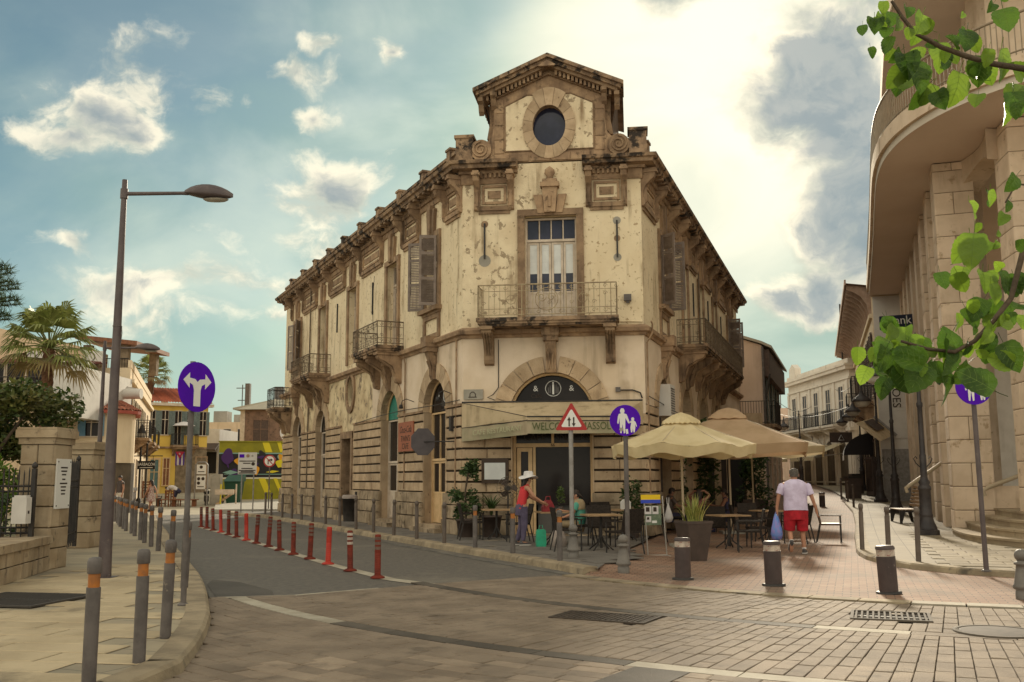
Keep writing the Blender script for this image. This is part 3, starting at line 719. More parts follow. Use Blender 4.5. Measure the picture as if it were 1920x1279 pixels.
# ------------------------------------------------------------------ the corner building
PA, PB = (-1.36, 26.6), (3.54, 26.0)
AF = math.degrees(atan2(PB[0] - PA[0], PB[1] - PA[1])); WF = hypot(PB[0] - PA[0], PB[1] - PA[1])
LL, LR = 22.4, 23.4
TF, TL, TR = frame(PA, AF, 1), frame(PA, -25.24, -1), frame(PB, 19.0, 1)
BLD = thing('corner_building', 'two storey cream stone corner building with arched doorways, iron balconies and a gabled oculus', 'building', (PA[0], PA[1], 0))
dF, nF = TF.to_3x3() @ V((1, 0, 0)), TF.to_3x3() @ V((0, 1, 0))
dL, nL = TL.to_3x3() @ V((1, 0, 0)), TL.to_3x3() @ V((0, 1, 0))
dR, nR = TR.to_3x3() @ V((1, 0, 0)), TR.to_3x3() @ V((0, 1, 0))
def mitre(n1, n2): return (n1 + n2) / (1 + n1.dot(n2))
mA, mB = mitre(nL, nF), mitre(nF, nR)
vA, vB = V((*PA, 0)), V((*PB, 0))
endL = vA + dL * LL; endR = vB + dR * LR
dEnd = (endR - endL).normalized(); nEnd = V((-dEnd.y, dEnd.x, 0))
if nEnd.y < 0: nEnd = -nEnd
RING_ALL = [(endL, mitre(nL, -dL * -1 if False else nL)), (vA, mA), (vB, mB), (endR, nR)]
def ring(s0=None, s1=None):
    """Moulding path round the building: all of it, or only left of s0 / right of s1 on the front."""
    a = [(endL + dL * .35, nL), (vA, mA)]; b = [(vB, mB), (endR + dR * .3, nR)]
    if s0 is None: return [a + b]
    return [a + [(vA + dF * s0, nF)], [(vA + dF * s1, nF)] + b]
# ---- openings
ARL = [(2.05, .92), (6.2, .92), (15.2, .85), (19.4, .85)]        # left street arches: centre, half width
ZS = 3.56                                                        # their spring line
WL = [(2.35, .50, 6.62, 8.72), (6.1, .55, 5.86, 8.72), (10.8, .55, 5.86, 8.72), (15.2, .55, 5.86, 8.72), (19.8, .55, 6.62, 8.72)]
ARR = [(2.6, .9), (6.75, .95), (10.5, .95), (14.3, .95), (18.2, .95)]
WR = [(3.05, .52, 6.62, 8.72), (7.1, .5, 5.86, 8.72), (10.85, .5, 5.86, 8.72), (14.7, .5, 5.86, 8.72), (19.6, .55, 6.62, 8.72)]
DC, DR, DZ = 2.44, 1.14, 3.30                                    # front arch: centre, radius, spring
def arch_outline(L, arcs, z0, zs, z1, rects=()):
    pts = [(0, z0)]
    for c, r in arcs: pts += [(c - r, z0)] + [(p[0], p[2]) for p in arcpts(c, zs, r, pi, 0, 14)] + [(c + r, z0)]
    return pts + [(L, z0), (L, z1), (0, z1)]
def oval(cx, cz, rx, rz, n=24): return [(cx + rx * cos(2 * pi * i / n), cz + rz * sin(2 * pi * i / n)) for i in range(n)]
lw = MB(TF); wall_panel(lw, arch_outline(WF, [(DC, DR)], 3.3, DZ, 5.5), [], .3)
obj('wall', lw, PLASTER_LOW, BLD)
lw = MB(TL); wall_panel(lw, arch_outline(8.2, ARL[:2], ZS, ZS, 5.5), [], .3); obj('wall', lw, PLASTER_LOW, BLD)
lw = MB(TL)
o2 = [(8.2, ZS - .2), (10.3, ZS - .2)] + [(12.1, ZS - .2)] + [(12.1, ZS)]
for c, r in ARL[2:]: o2 += [(c - r, ZS)] + [(p[0], p[2]) for p in arcpts(c, ZS, r, pi, 0, 14)] + [(c + r, ZS)]
wall_panel(lw, o2 + [(LL, ZS), (LL, 5.5), (8.2, 5.5)], [oval(10.9, 4.82, .40, .56)], .3); obj('wall', lw, PLASTER_OLD, BLD)
lw = MB(TR); wall_panel(lw, arch_outline(LR, ARR, ZS, ZS, 5.5), [], .3); obj('wall', lw, PLASTER_LOW, BLD)
up = MB(TF); wall_panel(up, [(0, 5.5), (1.74, 5.5), (1.74, 8.78), (2.45, 8.78), (2.45, 10.3), (0, 10.3)], [], .3); obj('wall', up, PEELED, BLD)
up = MB(TF); wall_panel(up, [(1.74, 5.5), (WF, 5.5), (WF, 10.3), (2.45, 10.3), (2.45, 8.78), (3.16, 8.78), (3.16, 5.86), (1.74, 5.86)], [], .3); up.box(1.60, 1.74, -.3, -.004, 5.86, 8.9); up.box(3.16, 3.3, -.3, -.004, 5.86, 8.9); up.box(1.6, 3.3, -.3, -.004, 8.78, 8.95); obj('wall', up, PLASTER, BLD)
up = MB(TL); wall_panel(up, rect(0, LL, 5.5, 10.3), [rect(c - h, c + h, a, b) for c, h, a, b in WL], .3); obj('wall', up, PLASTER, BLD)
up = MB(TR); wall_panel(up, rect(0, LR, 5.5, 10.3), [rect(c - h, c + h, a, b) for c, h, a, b in WR], .3); obj('wall', up, PLASTER, BLD)
# back, end walls, roof deck and inner floor that keep the inside dark
bk_ = MB()
bk_.add([endL, endR, endR + V((0, 0, 10.3)), endL + V((0, 0, 10.3))], [(0, 1, 2, 3)])
obj('rear_wall', bk_, PLASTER_OLD, BLD)
rf = MB(); rf.add([vA + V((0, 0, 10.28)), vB + V((0, 0, 10.28)), endR + V((0, 0, 10.28)), endL + V((0, 0, 10.28))], [(0, 1, 2, 3)])
obj('roof', rf, CONC, BLD)
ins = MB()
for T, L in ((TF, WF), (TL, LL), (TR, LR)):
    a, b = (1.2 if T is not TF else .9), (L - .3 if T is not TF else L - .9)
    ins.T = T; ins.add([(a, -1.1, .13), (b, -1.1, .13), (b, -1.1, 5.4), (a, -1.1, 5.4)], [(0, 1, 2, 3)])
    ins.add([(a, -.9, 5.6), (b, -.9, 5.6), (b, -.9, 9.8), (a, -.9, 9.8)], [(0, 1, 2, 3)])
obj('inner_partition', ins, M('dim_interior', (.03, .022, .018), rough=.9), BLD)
# ---- ground floor: dark backing piers, rusticated courses, rough plinth
def piers(L, gaps):
    out = []; s = 0
    for a, b in gaps: out.append((s, a)); s = b
    return out + [(s, L)]
GF = [(DC - 1.10, DC + 1.10)]
GL = [(ARL[0][0] - .92, ARL[0][0] + .92), (ARL[1][0] - .92, ARL[1][0] + .92), (10.38, 12.02), (15.2 - .85, 15.2 + .85), (19.4 - .85, 19.4 + .85)]
GR = [(c - r, c + r) for c, r in ARR]
stonecount = 0
for T, L, gaps, zt in ((TF, WF, GF, 3.32), (TL, LL, GL, ZS), (TR, LR, GR, ZS)):
    for a, b in piers(L, gaps): obj('pier_backing', MB(T).box(a + .004, b - .004, -.42, -.005, 0, zt - .002), JOINT, BLD)
    for a, b in gaps:
        for s_, q in ((a, 1), (b, -1)): obj('door_jamb', MB(T).box(min(s_ - q * .003, s_ + q * .03), max(s_ - q * .003, s_ + q * .03), -.40, .03, .13, zt - .004), ASHLAR, BLD)
    for pi_, (a, b) in enumerate(piers(L, gaps)):
        if T is TR and pi_ > 2: continue
        z = 1.22; k = 0
        while z < zt - .05:
            z2 = min(z + .297, zt)
            if zt - z2 < .15: z2 = zt
            course(BLD, T, a + .002, b - .002, z, z2, -.02, .045, ASHLAR, .78 if T is TF else .85 if b - a > 2 else .9, .012, .05)
            z = z2; k += 1
        if T is TR and pi_ > 1: continue
        for z, z2, e in ((.10, .52, .16), (.52, .90, .14), (.90, 1.22, .11)):
            course(BLD, T, max(a - .05, 0) if a > 0 else -.10, b + .05 if b < L else b + .1, z, z2, -.02, e, PLINTH, .62, .012, .016)
# impost band over the rustication on the left street front and on the cafe corner
for a, b in piers(LL, GL): obj('impost_band', MB(TL).box(a, b, 0, .075, ZS, ZS + .07), STONE, BLD)
# ---- arches
voussoirs(BLD, TF, DC, DZ, DR, 1.58, 11, -.25, .06, ASHLAR, skip=(5,))
for c, r in ARL: voussoirs(BLD, TL, c, ZS, r, r + .46, 11, -.25, .05, ASHLAR, skip=(5,))
for i, (c, r) in enumerate(ARR[:4]): voussoirs(BLD, TR, c, ZS, r, r + .46, 11, -.25, .05, ASHLAR, skip=(5,))
voussoirs(BLD, TL, 10.9, 4.82, .42, .60, 12, -.1, .07, STONE, 0, 2 * pi, .004, (), .58, .80, 'oval_surround')
ov = MB(TL); ov.add([(s, -.22, z) for s, z in oval(10.9, 4.82, .44, .6)], [tuple(range(24))]); obj('oval_window', ov, GLASS, BLD)
# ---- string course, architrave, cornice, parapet
STRING = [(0, 5.40), (.05, 5.40), (.08, 5.47), (.17, 5.50), (.19, 5.60), (.10, 5.66), (0, 5.70)]
m_ = MB()
for p in ring(): sweep(m_, p, STRING)
obj('string_course', m_, STONE, BLD)
CORN = [(0, 10.02), (.13, 10.02), (.16, 10.09), (.40, 10.11), (.43, 10.20), (.50, 10.22), (.53, 10.31), (.1, 10.36), (0, 10.36)]
m_ = MB()
for p in ring(1.55, 3.36): sweep(m_, p, CORN)
obj('cornice', m_, STONE_DK, BLD)
BED = [(0, 9.74), (.045, 9.74), (.06, 9.80), (.06, 10.02), (0, 10.02)]
m_ = MB()
for p in ring(1.45, 3.42): sweep(m_, p, BED)
obj('frieze_band', m_, STONE, BLD)
def consoles(T, ss, z0=8.98, z1=10.03, w=.17, dep=.40, mat=STONE, name='console'):
    h = z1 - z0
    pr = [(0, 0), (.05, 0), (.10, .03), (.12, .10), (.09, .17), (.05, .26), (.06, .40), (.13, .55), (.25, .66), (.36, .74), (dep, .84), (dep, .93), (dep + .03, .93), (dep + .03, 1), (0, 1)]
    for s in ss:
        k = MB(T).ext([(s - w / 2, o * dep / .4, z0 + t * h) for o, t in pr], (w, 0, 0))
        k.box(s - w / 2 - .03, s + w / 2 + .03, 0, dep + .05, z1 - .13, z1 - .06)
        k.box(s - w * .22, s + w * .22, .0, .145, z0 + .1 * h, z0 + .5 * h)
        obj(name, k, mat, BLD)
consoles(TF, [.42, 1.36, 3.52, 4.48])
csL = [.12] + [c + d for c, *_ in WL for d in (-1.12, 1.12)]
csR = [.12] + [c + d for c, *_ in WR for d in (-1.12, 1.12)]
consoles(TL, csL); consoles(TR, csR)
def panel(T, a, b, z0=9.16, z1=9.70):
    p = MB(T)
    p.box(a, b, 0, .05, z0, z0 + .07); p.box(a, b, 0, .05, z1 - .07, z1); p.box(a, a + .07, 0, .05, z0 + .07, z1 - .07); p.box(b - .07, b, 0, .05, z0 + .07, z1 - .07)
    p.box(a + .16, b - .16, 0, .03, z0 + .16, z1 - .16)
    obj('frieze_panel', p, STONE, BLD)
    m = MB(T); m.box(a - .13, b + .13, 0, .09, 8.97, 9.10); m.box(a - .10, b + .10, 0, .05, 8.88, 8.97); obj('architrave', m, STONE, BLD)
for a, b in ((.55, 1.23), (3.65, 4.36)): panel(TF, a, b)
for T, cs in ((TL, csL), (TR, csR)):
    for k in range(0, len(cs) - 1, 2): panel(T, cs[k] + .13, cs[k + 1] - .13)
dn = MB()
for T, a, b in ((TF, .5, 1.4), (TF, 3.5, 4.45), (TL, .3, LL), (TR, .3, LR)):
    dn.T = T; s = a
    while s < b: dn.box(s, s + .065, .055, .13, 9.90, 10.02); s += .13
obj('dentil_row', dn, STONE, BLD, 'stuff')
md = MB()
for T, L in ((TL, LL), (TR, LR)):
    md.T = T; s = .45
    while s < L: md.box(s, s + .14, .16, .39, 10.035, 10.10); s += .42
obj('modillion_row', md, STONE_DK, BLD, 'stuff')
m_ = MB()
for p in ring(.80, 4.08): sweep(m_, p, [(-.22, 10.33), (-.02, 10.33), (-.02, 10.78), (.05, 10.80), (.05, 10.89), (-.27, 10.89), (-.27, 10.80), (-.22, 10.78)])
obj('parapet', m_, STONE_DK, BLD)
for T, L, d in ((TL, LL, 2.28), (TR, LR, 2.3)):
    s = .95
    while s < L + .2:
        obj('parapet_post', MB(T).box(s - .15, s + .15, -.30, .07, 10.34, 11.02).box(s - .18, s + .18, -.33, .10, 11.02, 11.09), STONE_DK, BLD); s += d
for T, s in ((TF, .05), (TF, WF - .05)):
    obj('parapet_post', MB(T).box(s - .24, s + .24, -.40, .10, 10.34, 11.08).box(s - .28, s + .28, -.44, .14, 11.08, 11.17), STONE_DK, BLD)
# ---- gable over the corner
GC = 2.44
half = [(2.0, 10.34), (2.0, 10.95), (1.72, 11.0), (1.62, 11.12), (1.58, 11.3), (1.56, 11.55), (1.56, 12.30)]
outl = [(GC - s, z) for s, z in half] + [(GC, 13.02)] + [(GC + s, z) for s, z in half[::-1]]
gw = MB(TF); gw.tri([[(s, .0, z) for s, z in outl], [(s, 0, z) for s, z in oval(GC, 11.36, .47, .60)]])
n_ = len(outl); gw.add([(s, 0, z) for s, z in outl] + [(s, -.45, z) for s, z in outl], [(i, (i + 1) % n_, (i + 1) % n_ + n_, i + n_) for i in range(n_)])
ovp = oval(GC, 11.36, .47, .60); gw.add([(s, 0, z) for s, z in ovp] + [(s, -.3, z) for s, z in ovp], [(i, (i + 1) % 24, (i + 1) % 24 + 24, i + 24) for i in range(24)])
obj('gable_wall', gw, STONE, BLD)
pl = [(GC - 1.24, 10.66), (GC + 1.24, 10.66), (GC + 1.24, 11.98), (GC + .62, 12.28), (GC - .62, 12.28), (GC - 1.24, 11.98)]
gp = MB(TF); gp.tri([[(s, .014, z) for s, z in pl], [(s, .014, z) for s, z in oval(GC, 11.36, .70, .91)]]); obj('gable_panel', gp, PEELED, BLD)
fr_ = MB(TF)
for (a, b), (c, d) in zip(pl, pl[1:] + pl[:1]): fr_.tube([(a, .02, b), (c, .02, d)], .022, 4, False)
obj('panel_moulding', fr_, STONE, BLD)
for k in range(16):
    a = 2 * pi * (k - .5) / 16 + pi / 2; b = a + 2 * pi / 16 - .012
    top = k in (0, 1, 15); ro = (.74, .95)
    pts = arcpts(GC, 11.36, .46, a, b, 3, 0, .585) + arcpts(GC, 11.36, .74 * (1.16 if top else 1), b, a, 3, 0, .95 * (1.16 if top else 1))
    obj('oculus_stone', MB(TF).ext(pts, (0, .10 if k == 0 else .085 if top else .06, 0)), ASHLAR, BLD)
gl = MB(TF); gl.add([(s, -.2, z) for s, z in oval(GC, 11.36, .50, .63)], [tuple(range(24))]); obj('oculus_window', gl, GLASSB, BLD)
for k, s in enumerate((1.05, 1.6, 2.2, 2.75, 3.3)):
    stone(BLD, TF, s - .27, s + .27, 10.36, 10.58, 0, .03 + .004 * (k % 2), STONE)
for sd in (-1, 1):   # side pilasters in blocks, volutes and their blocks
    for z0, z1 in ((10.6, 11.0), (11.0, 11.42), (11.42, 11.78), (11.78, 12.2)):
        a, b = sorted((GC + sd * 1.28, GC + sd * 1.54)); stone(BLD, TF, a, b, z0 + .006, z1 - .006, 0, .028, STONE)
    vo = MB(TF); cs_ = GC + sd * 1.92
    vo.ext([(cs_ + .30 * cos(2 * pi * i / 18), -.30, 10.72 + .30 * sin(2 * pi * i / 18)) for i in range(18)], (0, .40, 0))
    vo.tube([(cs_ + (.24 - .20 * t / 30) * cos(-sd * t * .42 + pi / 2), .115, 10.72 + (.24 - .20 * t / 30) * sin(-sd * t * .42 + pi / 2)) for t in range(30)], .03, 5)
    obj('volute', vo, STONE, BLD)
    wg = MB(TF); a, b = sorted((GC + sd * 1.58, GC + sd * 1.66)); wg.ext([(GC + sd * 1.56, -.2, 12.15), (GC + sd * 1.56, -.2, 11.3), (GC + sd * 1.70, -.2, 11.12), (GC + sd * 1.78, -.2, 11.12), (GC + sd * 1.70, -.2, 11.6), (GC + sd * 1.72, -.2, 12.3)], (0, -1.0, 0)); obj('side_wing', wg, STONE, BLD)
SLP = (13.06 - 12.20) / 1.97
def raking(z_off, th, o0, o1, ext, mat, name):
    for sd in (-1, 1):
        s1 = GC + sd * (1.97 + ext); z1 = 12.20 - SLP * ext
        obj(name, MB(TF).ext([(GC, o0, 13.06 + z_off), (s1, o0, z1 + z_off), (s1, o0, z1 + z_off + th), (GC, o0, 13.06 + z_off + th)], (0, o1 - o0, 0)), mat, BLD)
raking(.13, .11, -.5, .50, .12, STONE_DK, 'raking_cornice')
raking(.03, .10, -.48, .40, .04, STONE_DK, 'raking_cornice')
raking(-.06, .09, -.46, .30, -.05, STONE, 'raking_moulding')
raking(-.22, .05, -.3, .09, -.30, STONE, 'raking_moulding')
for sd in (-1, 1):
    for k in range(14):
        t = .22 + k * .115; s = GC + sd * t; z = 13.06 - SLP * t - .165
        obj('dentil', MB(TF).box(s - .035, s + .035, .0, .20, z - .03, z + .11), STONE, BLD)
    for t in (1.55, 1.9):
        s = GC + sd * t; z = 13.06 - SLP * t - .07
        obj('eave_bracket', MB(TF).ext([(s - .07, 0, z), (s - .07, .34, z), (s - .07, .34, z - .10), (s - .07, .22, z - .16), (s - .07, .12, z - .34), (s - .07, 0, z - .42)], (.14, 0, 0)), STONE, BLD)
obj('apex_block', MB(TF).ext([(GC - .28, .38, 12.93), (GC + .28, .38, 12.93), (GC, .38, 13.10)], (0, .10, 0)), STONE_DK, BLD)
tr_ = MB(TF)     # tiled gable roof running back
for sd in (-1, 1):
    for i in range(12):
        for j in range(10):
            t0, t1 = 2.07 * j / 10, 2.07 * (j + 1) / 10; z0, z1 = 13.26 - SLP * t0, 13.26 - SLP * t1
            y0 = -.52 - i * .26; s0, s1 = GC + sd * t0, GC + sd * t1
            tr_.add([(s0, y0, z0), (s0, y0 - .13, z0 + .06), (s0, y0 - .26, z0), (s1, y0, z1 + .02), (s1, y0 - .13, z1 + .08), (s1, y0 - .26, z1 + .02)], [(0, 1, 4, 3), (1, 2, 5, 4)])
tr_.add([(GC - 1.9, -.5, 12.3), (GC - 1.9, -3.6, 12.3), (GC - 1.5, -3.6, 10.3), (GC - 1.5, -.5, 10.3)], [(0, 1, 2, 3)])
tr_.add([(GC + 1.9, -.5, 12.3), (GC + 1.9, -3.6, 12.3), (GC + 1.5, -3.6, 10.3), (GC + 1.5, -.5, 10.3)], [(0, 1, 2, 3)])
obj('gable_roof', tr_, M('old_brown_tile', (.20, .125, .08), (.13, .08, .05), 4, .9, .4, 30, vary=.3, coords='Island'), BLD, 'stuff')
# ---- window and door surrounds upstairs
def surround(T, c, h, z0, z1, w=.20, o=.07, mat=STONE, sill=False, key=True, ztop=9.72):
    m = MB(T); m.box(c - h - w, c - h, 0, o, z0, z1); m.box(c + h, c + h + w, 0, o, z0, z1); m.box(c - h - w, c + h + w, 0, o + .01, z1, z1 + w * .9)
    obj('window_surround', m, mat, BLD)
    if key:
        k = MB(T); zt = ztop
        k.ext([(c - .10, 0, z1 + .05), (c + .10, 0, z1 + .05), (c + .15, 0, zt), (c - .15, 0, zt)], (0, .16, 0))
        for sd in (-1, 1):
            k.ext([(c + sd * .12, 0, z1 + .05), (c + sd * .24, 0, z1 + .05), (c + sd * .33, 0, zt - .12), (c + sd * .165, 0, zt - .12)], (0, .10, 0))
        obj('keystone', k, mat, BLD)
    if sill:
        m = MB(T); m.box(c - h - w - .08, c + h + w + .08, 0, .20, z0 - .13, z0 - .003); m.box(c - h - w, c + h + w, 0, .09, z0 - .20, z0 - .13)
        m.box(c - h - w + .02, c - h - .02, 0, .06, 5.7, z0 - .20); m.box(c + h + .02, c + h + w - .02, 0, .06, 5.7, z0 - .20); m.box(c - h - .02, c + h + .02, 0, .06, z0 - .34, z0 - .20); m.box(c - h - .02, c + h + .02, 0, .06, 5.7, 5.84)
        obj('window_sill', m, mat, BLD)
def leaf_frame(m, a, b, z0, z1, o, w=.06, t=.05):
    m.box(a, a + w, o - t, o, z0, z1); m.box(b - w, b, o - t, o, z0, z1); m.box(a + w, b - w, o - t, o, z0, z0 + w); m.box(a + w, b - w, o - t, o, z1 - w, z1)
def glazing(T, c, h, z0, z1, leaves, transom, solid=.0, o=-.20, blind=None, fmat=FRAMEW, gmat=GLASS, parent=None):
    """A glazed door or window: frame of leaves, each pane of its own, kick panels below, light over."""
    m = MB(T); w = 2 * h / leaves; root = obj('window', m, fmat, parent or BLD) if False else None
    m.box(c - h, c - h + .05, o - .06, o + .03, z0, z1); m.box(c + h - .05, c + h, o - .06, o + .03, z0, z1); m.box(c - h + .05, c + h - .05, o - .06, o + .03, z1 - .05, z1)
    zt = z1 - .05
    if transom: m.box(c - h + .05, c + h - .05, o - .06, o + .035, z1 - transom - .07, z1 - transom); zt = z1 - transom - .07
    w = (2 * h - .1) / leaves; panes = []
    for k in range(leaves):
        a, b = c - h + .05 + k * w + .006, c - h + .05 + (k + 1) * w - .006
        leaf_frame(m, a, b, z0 + .02, zt - .01, o)
        if solid: m.box(a + .06, b - .06, o - .045, o - .012, z0 + .08, z0 + solid); m.box(a + .06, b - .06, o - .05, o, z0 + solid, z0 + solid + .06)
        panes.append((a + .06, b - .06, z0 + (solid + .06 if solid else .08), zt - .07))
        if transom:
            if k: m.box(a - .02, a + .012, o - .05, o, z1 - transom, z1 - .05)
            panes.append((a + (.012 if k else 0), b - .026 if k < leaves - 1 else b, z1 - transom, z1 - .05))
    win = obj('window', m, fmat, parent or BLD)
    for a, b, p, q in panes:
        obj('pane', MB(T).add([(a, o - .035, p), (b, o - .035, p), (b, o - .035, q), (a, o - .035, q)], [(0, 1, 2, 3)]), gmat, win)
        if blind and q - p > 1.0:
            zb = q - (q - p) * blind; bm_ = MB(T); kk = 5
            for i in range(kk):
                z_ = zb + (q - zb) * i / kk; bm_.add([(a, o - .028, z_), (b, o - .028, z_), (b, o - .018 - .012 * (i % 2), z_ + (q - zb) / kk), (a, o - .018 - .012 * (i % 2), z_ + (q - zb) / kk)], [(0, 1, 2, 3)])
            obj('blind', bm_, BLIND, win)
    return win
surround(TF, 2.45, .71, 5.86, 8.78, .20, .07, key=False)
kf = MB(TF); kf.ext([(2.30, 0, 8.84), (2.60, 0, 8.84), (2.66, 0, 9.55), (2.24, 0, 9.55)], (0, .20, 0)); kf.box(2.19, 2.71, 0, .26, 9.55, 9.68); kf.box(2.25, 2.65, 0, .22, 9.68, 9.78)
for sd in (-1, 1): kf.ext([(2.45 + sd * .16, 0, 8.84), (2.45 + sd * .34, 0, 8.84), (2.45 + sd * .46, 0, 9.36), (2.45 + sd * .22, 0, 9.36)], (0, .11, 0))
kf.lathe([(.0, 9.76), (.10, 9.78), (.08, 9.86), (.15, 9.95), (.13, 10.06), (.0, 10.17)], 10, (2.45, .10, 0)); kf.tube([(2.45, .21, 8.98), (2.45, .215, 9.3)], .05, 6)
obj('keystone', kf, STONE, BLD)
glazing(TF, 2.45, .71, 5.86, 8.76, 4, .60, .78, -.22, .62, FRAMEW, GLASSB)
def shutters(T, c, h, z0, z1, angs):
    for sd, an in zip((-1, 1), angs):
        hinge = T @ MX.Translation(V((c + sd * (h + .02), .09, z0))) @ MX.Rotation(an, 4, 'Z') @ (MX.Scale(-1, 4, V((1, 0, 0))) if sd > 0 else MX())
        w, H = h * 1.0, z1 - z0; m = MB(hinge)
        m.box(0, .07, -.02, .02, 0, H); m.box(w - .07, w, -.02, .02, 0, H)
        for z in (0, H * .36, H * .72, H - .09): m.box(.07, w - .07, -.018, .018, z, z + .09)
        sh = obj('shutter', m, SHUT, BLD); sl_ = MB(hinge)
        z = .10
        while z < H - .1:
            if not any(abs(z + .02 - q - .045) < .07 for q in (H * .36, H * .72)): sl_.add([(.07, -.016, z), (w - .07, -.016, z), (w - .07, .014, z + .042), (.07, .014, z + .042)], [(0, 1, 2, 3)])
            z += .05
        obj('louvres', sl_, SHUT, sh, 'stuff')
for k, (c, h, a, b) in enumerate(WL):
    surround(TL, c, h, a, b, sill=k in (0, 4))
    glazing(TL, c, h, a, b, 2, .62, .75 if k not in (0, 4) else 0, -.22)
for k, (c, h, a, b) in enumerate(WR):
    surround(TR, c, h, a, b, sill=k in (0, 4)); glazing(TR, c, h, a, b, 2, .62, .75 if k not in (0, 4) else 0, -.22)
shutters(TL, WL[0][0], .5, 6.62, 8.72, (R_(72), R_(-128))); shutters(TL, WL[4][0], .55, 6.62, 8.72, (R_(150), R_(-165)))
shutters(TR, WR[0][0], .52, 6.62, 8.72, (R_(125), R_(-80))); shutters(TR, WR[4][0], .55, 6.62, 8.72, (R_(100), R_(-80)))
# ---- wall slits (tie-bar anchors)
for T, s, z0, z1 in ((TF, .62, 7.62, 8.62), (TF, 4.27, 7.55, 8.58), (TL, 4.3, 7.35, 8.55), (TL, 8.3, 7.35, 8.5), (TL, 13.0, 7.35, 8.5), (TR, 5.05, 7.3, 8.5), (TR, 9.0, 7.3, 8.5), (TR, 12.8, 7.3, 8.5), (TR, 16.8, 7.3, 8.5)):
    obj('anchor_bar', MB(T).box(s - .022, s + .022, 0, .05, z0, z1), IRON, BLD)
for s, z, r in ((.62, 7.56, .17), (.62, 8.60, .10), (4.27, 8.58, .11), (4.27, 8.08, .09), (4.27, 7.55, .11)):
    obj('anchor_patch', MB(TF).disc((s, .004, z), r, (1, 0, 0), (0, 0, 1), 14), CONC if r > .1 else STONE, BLD)
# ---- balconies
def scroll(m, c, u, r, turns=1.3, sd=1, rad=.008):
    c = V(c); u = V(u)
    m.tube([c + (u * cos(sd * t) + V((0, 0, 1)) * sin(sd * t)) * r * (1 - t / (turns * 2 * pi) * .75) for t in [i * .5 for i in range(int(turns * 4 * pi))]], rad, 4, True, False)
def balcony(T, s0, s1, dep, zs, zr, mat, ncon, fancy=False, brackets=None):
    sl = MB(T); sl.box(s0, s1, 0, dep, zs - .10, zs); sl.box(s0 + .04, s1 - .04, 0, dep - .04, zs - .17, zs - .10); sl.box(s0 + .09, s1 - .09, 0, dep - .09, zs - .22, zs - .17)
    slab = obj('balcony', sl, STONE_DK, BLD)
    rail = MB(T); z0, zt = zs + .07, zr; e = .05
    P = [(s0 + e, 0), (s0 + e, dep - e), (s1 - e, dep - e), (s1 - e, 0)]
    for z, r in ((zt, .020), (z0, .012), (z0 + .16, .009), (zt - .17, .009)):
        rail.tube([(a, b, z) for a, b in P], r, 6, False)
    obj('top_rail', rail, mat, slab)
    br = MB(T)
    for (a, b), (c, d) in zip(P[:-1], P[1:]):
        L = hypot(c - a, d - b); n = max(2, round(L / (.135 if not fancy else .15))); u = V(((c - a) / L, (d - b) / L, 0))
        for i in range(n + 1):
            p = V((a, b, 0)) + u * (L * i / n); main = i in (0, n) or i % 8 == 0
            br.tube([p + V((0, 0, zs if main else z0)), p + V((0, 0, zt))], .014 if main else .008, 5, False, False)
            if i < n and i % 2 == 0:
                q = p + u * (L / n); scroll(br, q + V((0, 0, zt - .085)), u, .058, 1.1, 1 if i % 4 else -1, .0075)
                scroll(br, q + V((0, 0, z0 + .08)), u, .055, 1.1, -1 if i % 4 else 1, .0075)
                scroll(br, q + V((0, 0, (z0 + zt) / 2 + (.12 if i % 4 else -.1))), u, .06, 1.2, 1, .0075)
        if fancy and L > 2:
            mid = V((a, b, 0)) + u * (L / 2) + V((0, 0, (z0 + zt) / 2))
            br.tube([mid + (u * cos(t) + V((0, 0, 1)) * sin(t)) * .30 for t in [2 * pi * i / 24 for i in range(25)]], .012, 5, True, False)
            for k in (-1, 1): scroll(br, mid + u * (.13 * k) + V((0, 0, .05)), u, .12, 1.4, k, .011)
            for k in (-1, 1):
                hp = mid + u * (.95 * k)
                br.tube([hp + (u * cos(t) + V((0, 0, 1)) * sin(t)) * .12 for t in [2 * pi * i / 16 for i in range(17)]], .010, 5, True, False)
    obj('balusters', br, mat, slab, 'stuff')
    for s in (brackets or [s0 + .3 + (s1 - s0 - .6) * i / (ncon - 1) for i in range(ncon)]):
        w = .26; pr = [(0, -.22), (dep - .12, -.22), (dep - .12, -.38), (dep - .24, -.46), (dep - .36, -.50), (.30, -.66), (.22, -.86), (.20, -1.06), (.16, -1.16), (0, -1.20)]
        k = MB(T).ext([(s - w / 2, o, zs + z) for o, z in pr], (w, 0, 0)); k.box(s - w / 2 - .04, s + w / 2 + .04, 0, dep - .06, zs - .30, zs - .215)
        for q in (-.07, 0, .07): k.tube([(s + q, dep - .13, zs - .4), (s + q, .32, zs - .68), (s + q, .22, zs - .95)], .02, 4)
        obj('bracket', k, STONE, slab)
    return slab
balcony(TF, .50, 4.28, .80, 5.84, 6.72, RAIL, 3, True, [.76, 4.04])
balcony(TL, 4.92, 7.75, .92, 5.82, 6.58, RUSTRAIL, 3)
balcony(TL, 13.9, 17.2, .92, 5.82, 6.58, RUSTRAIL, 3)
balcony(TR, 5.3, 16.4, .96, 5.82, 6.62, RUSTRAIL, 7)
balcony(TL, 20.6, 22.2, .9, 4.9, 5.8, IRON, 2)
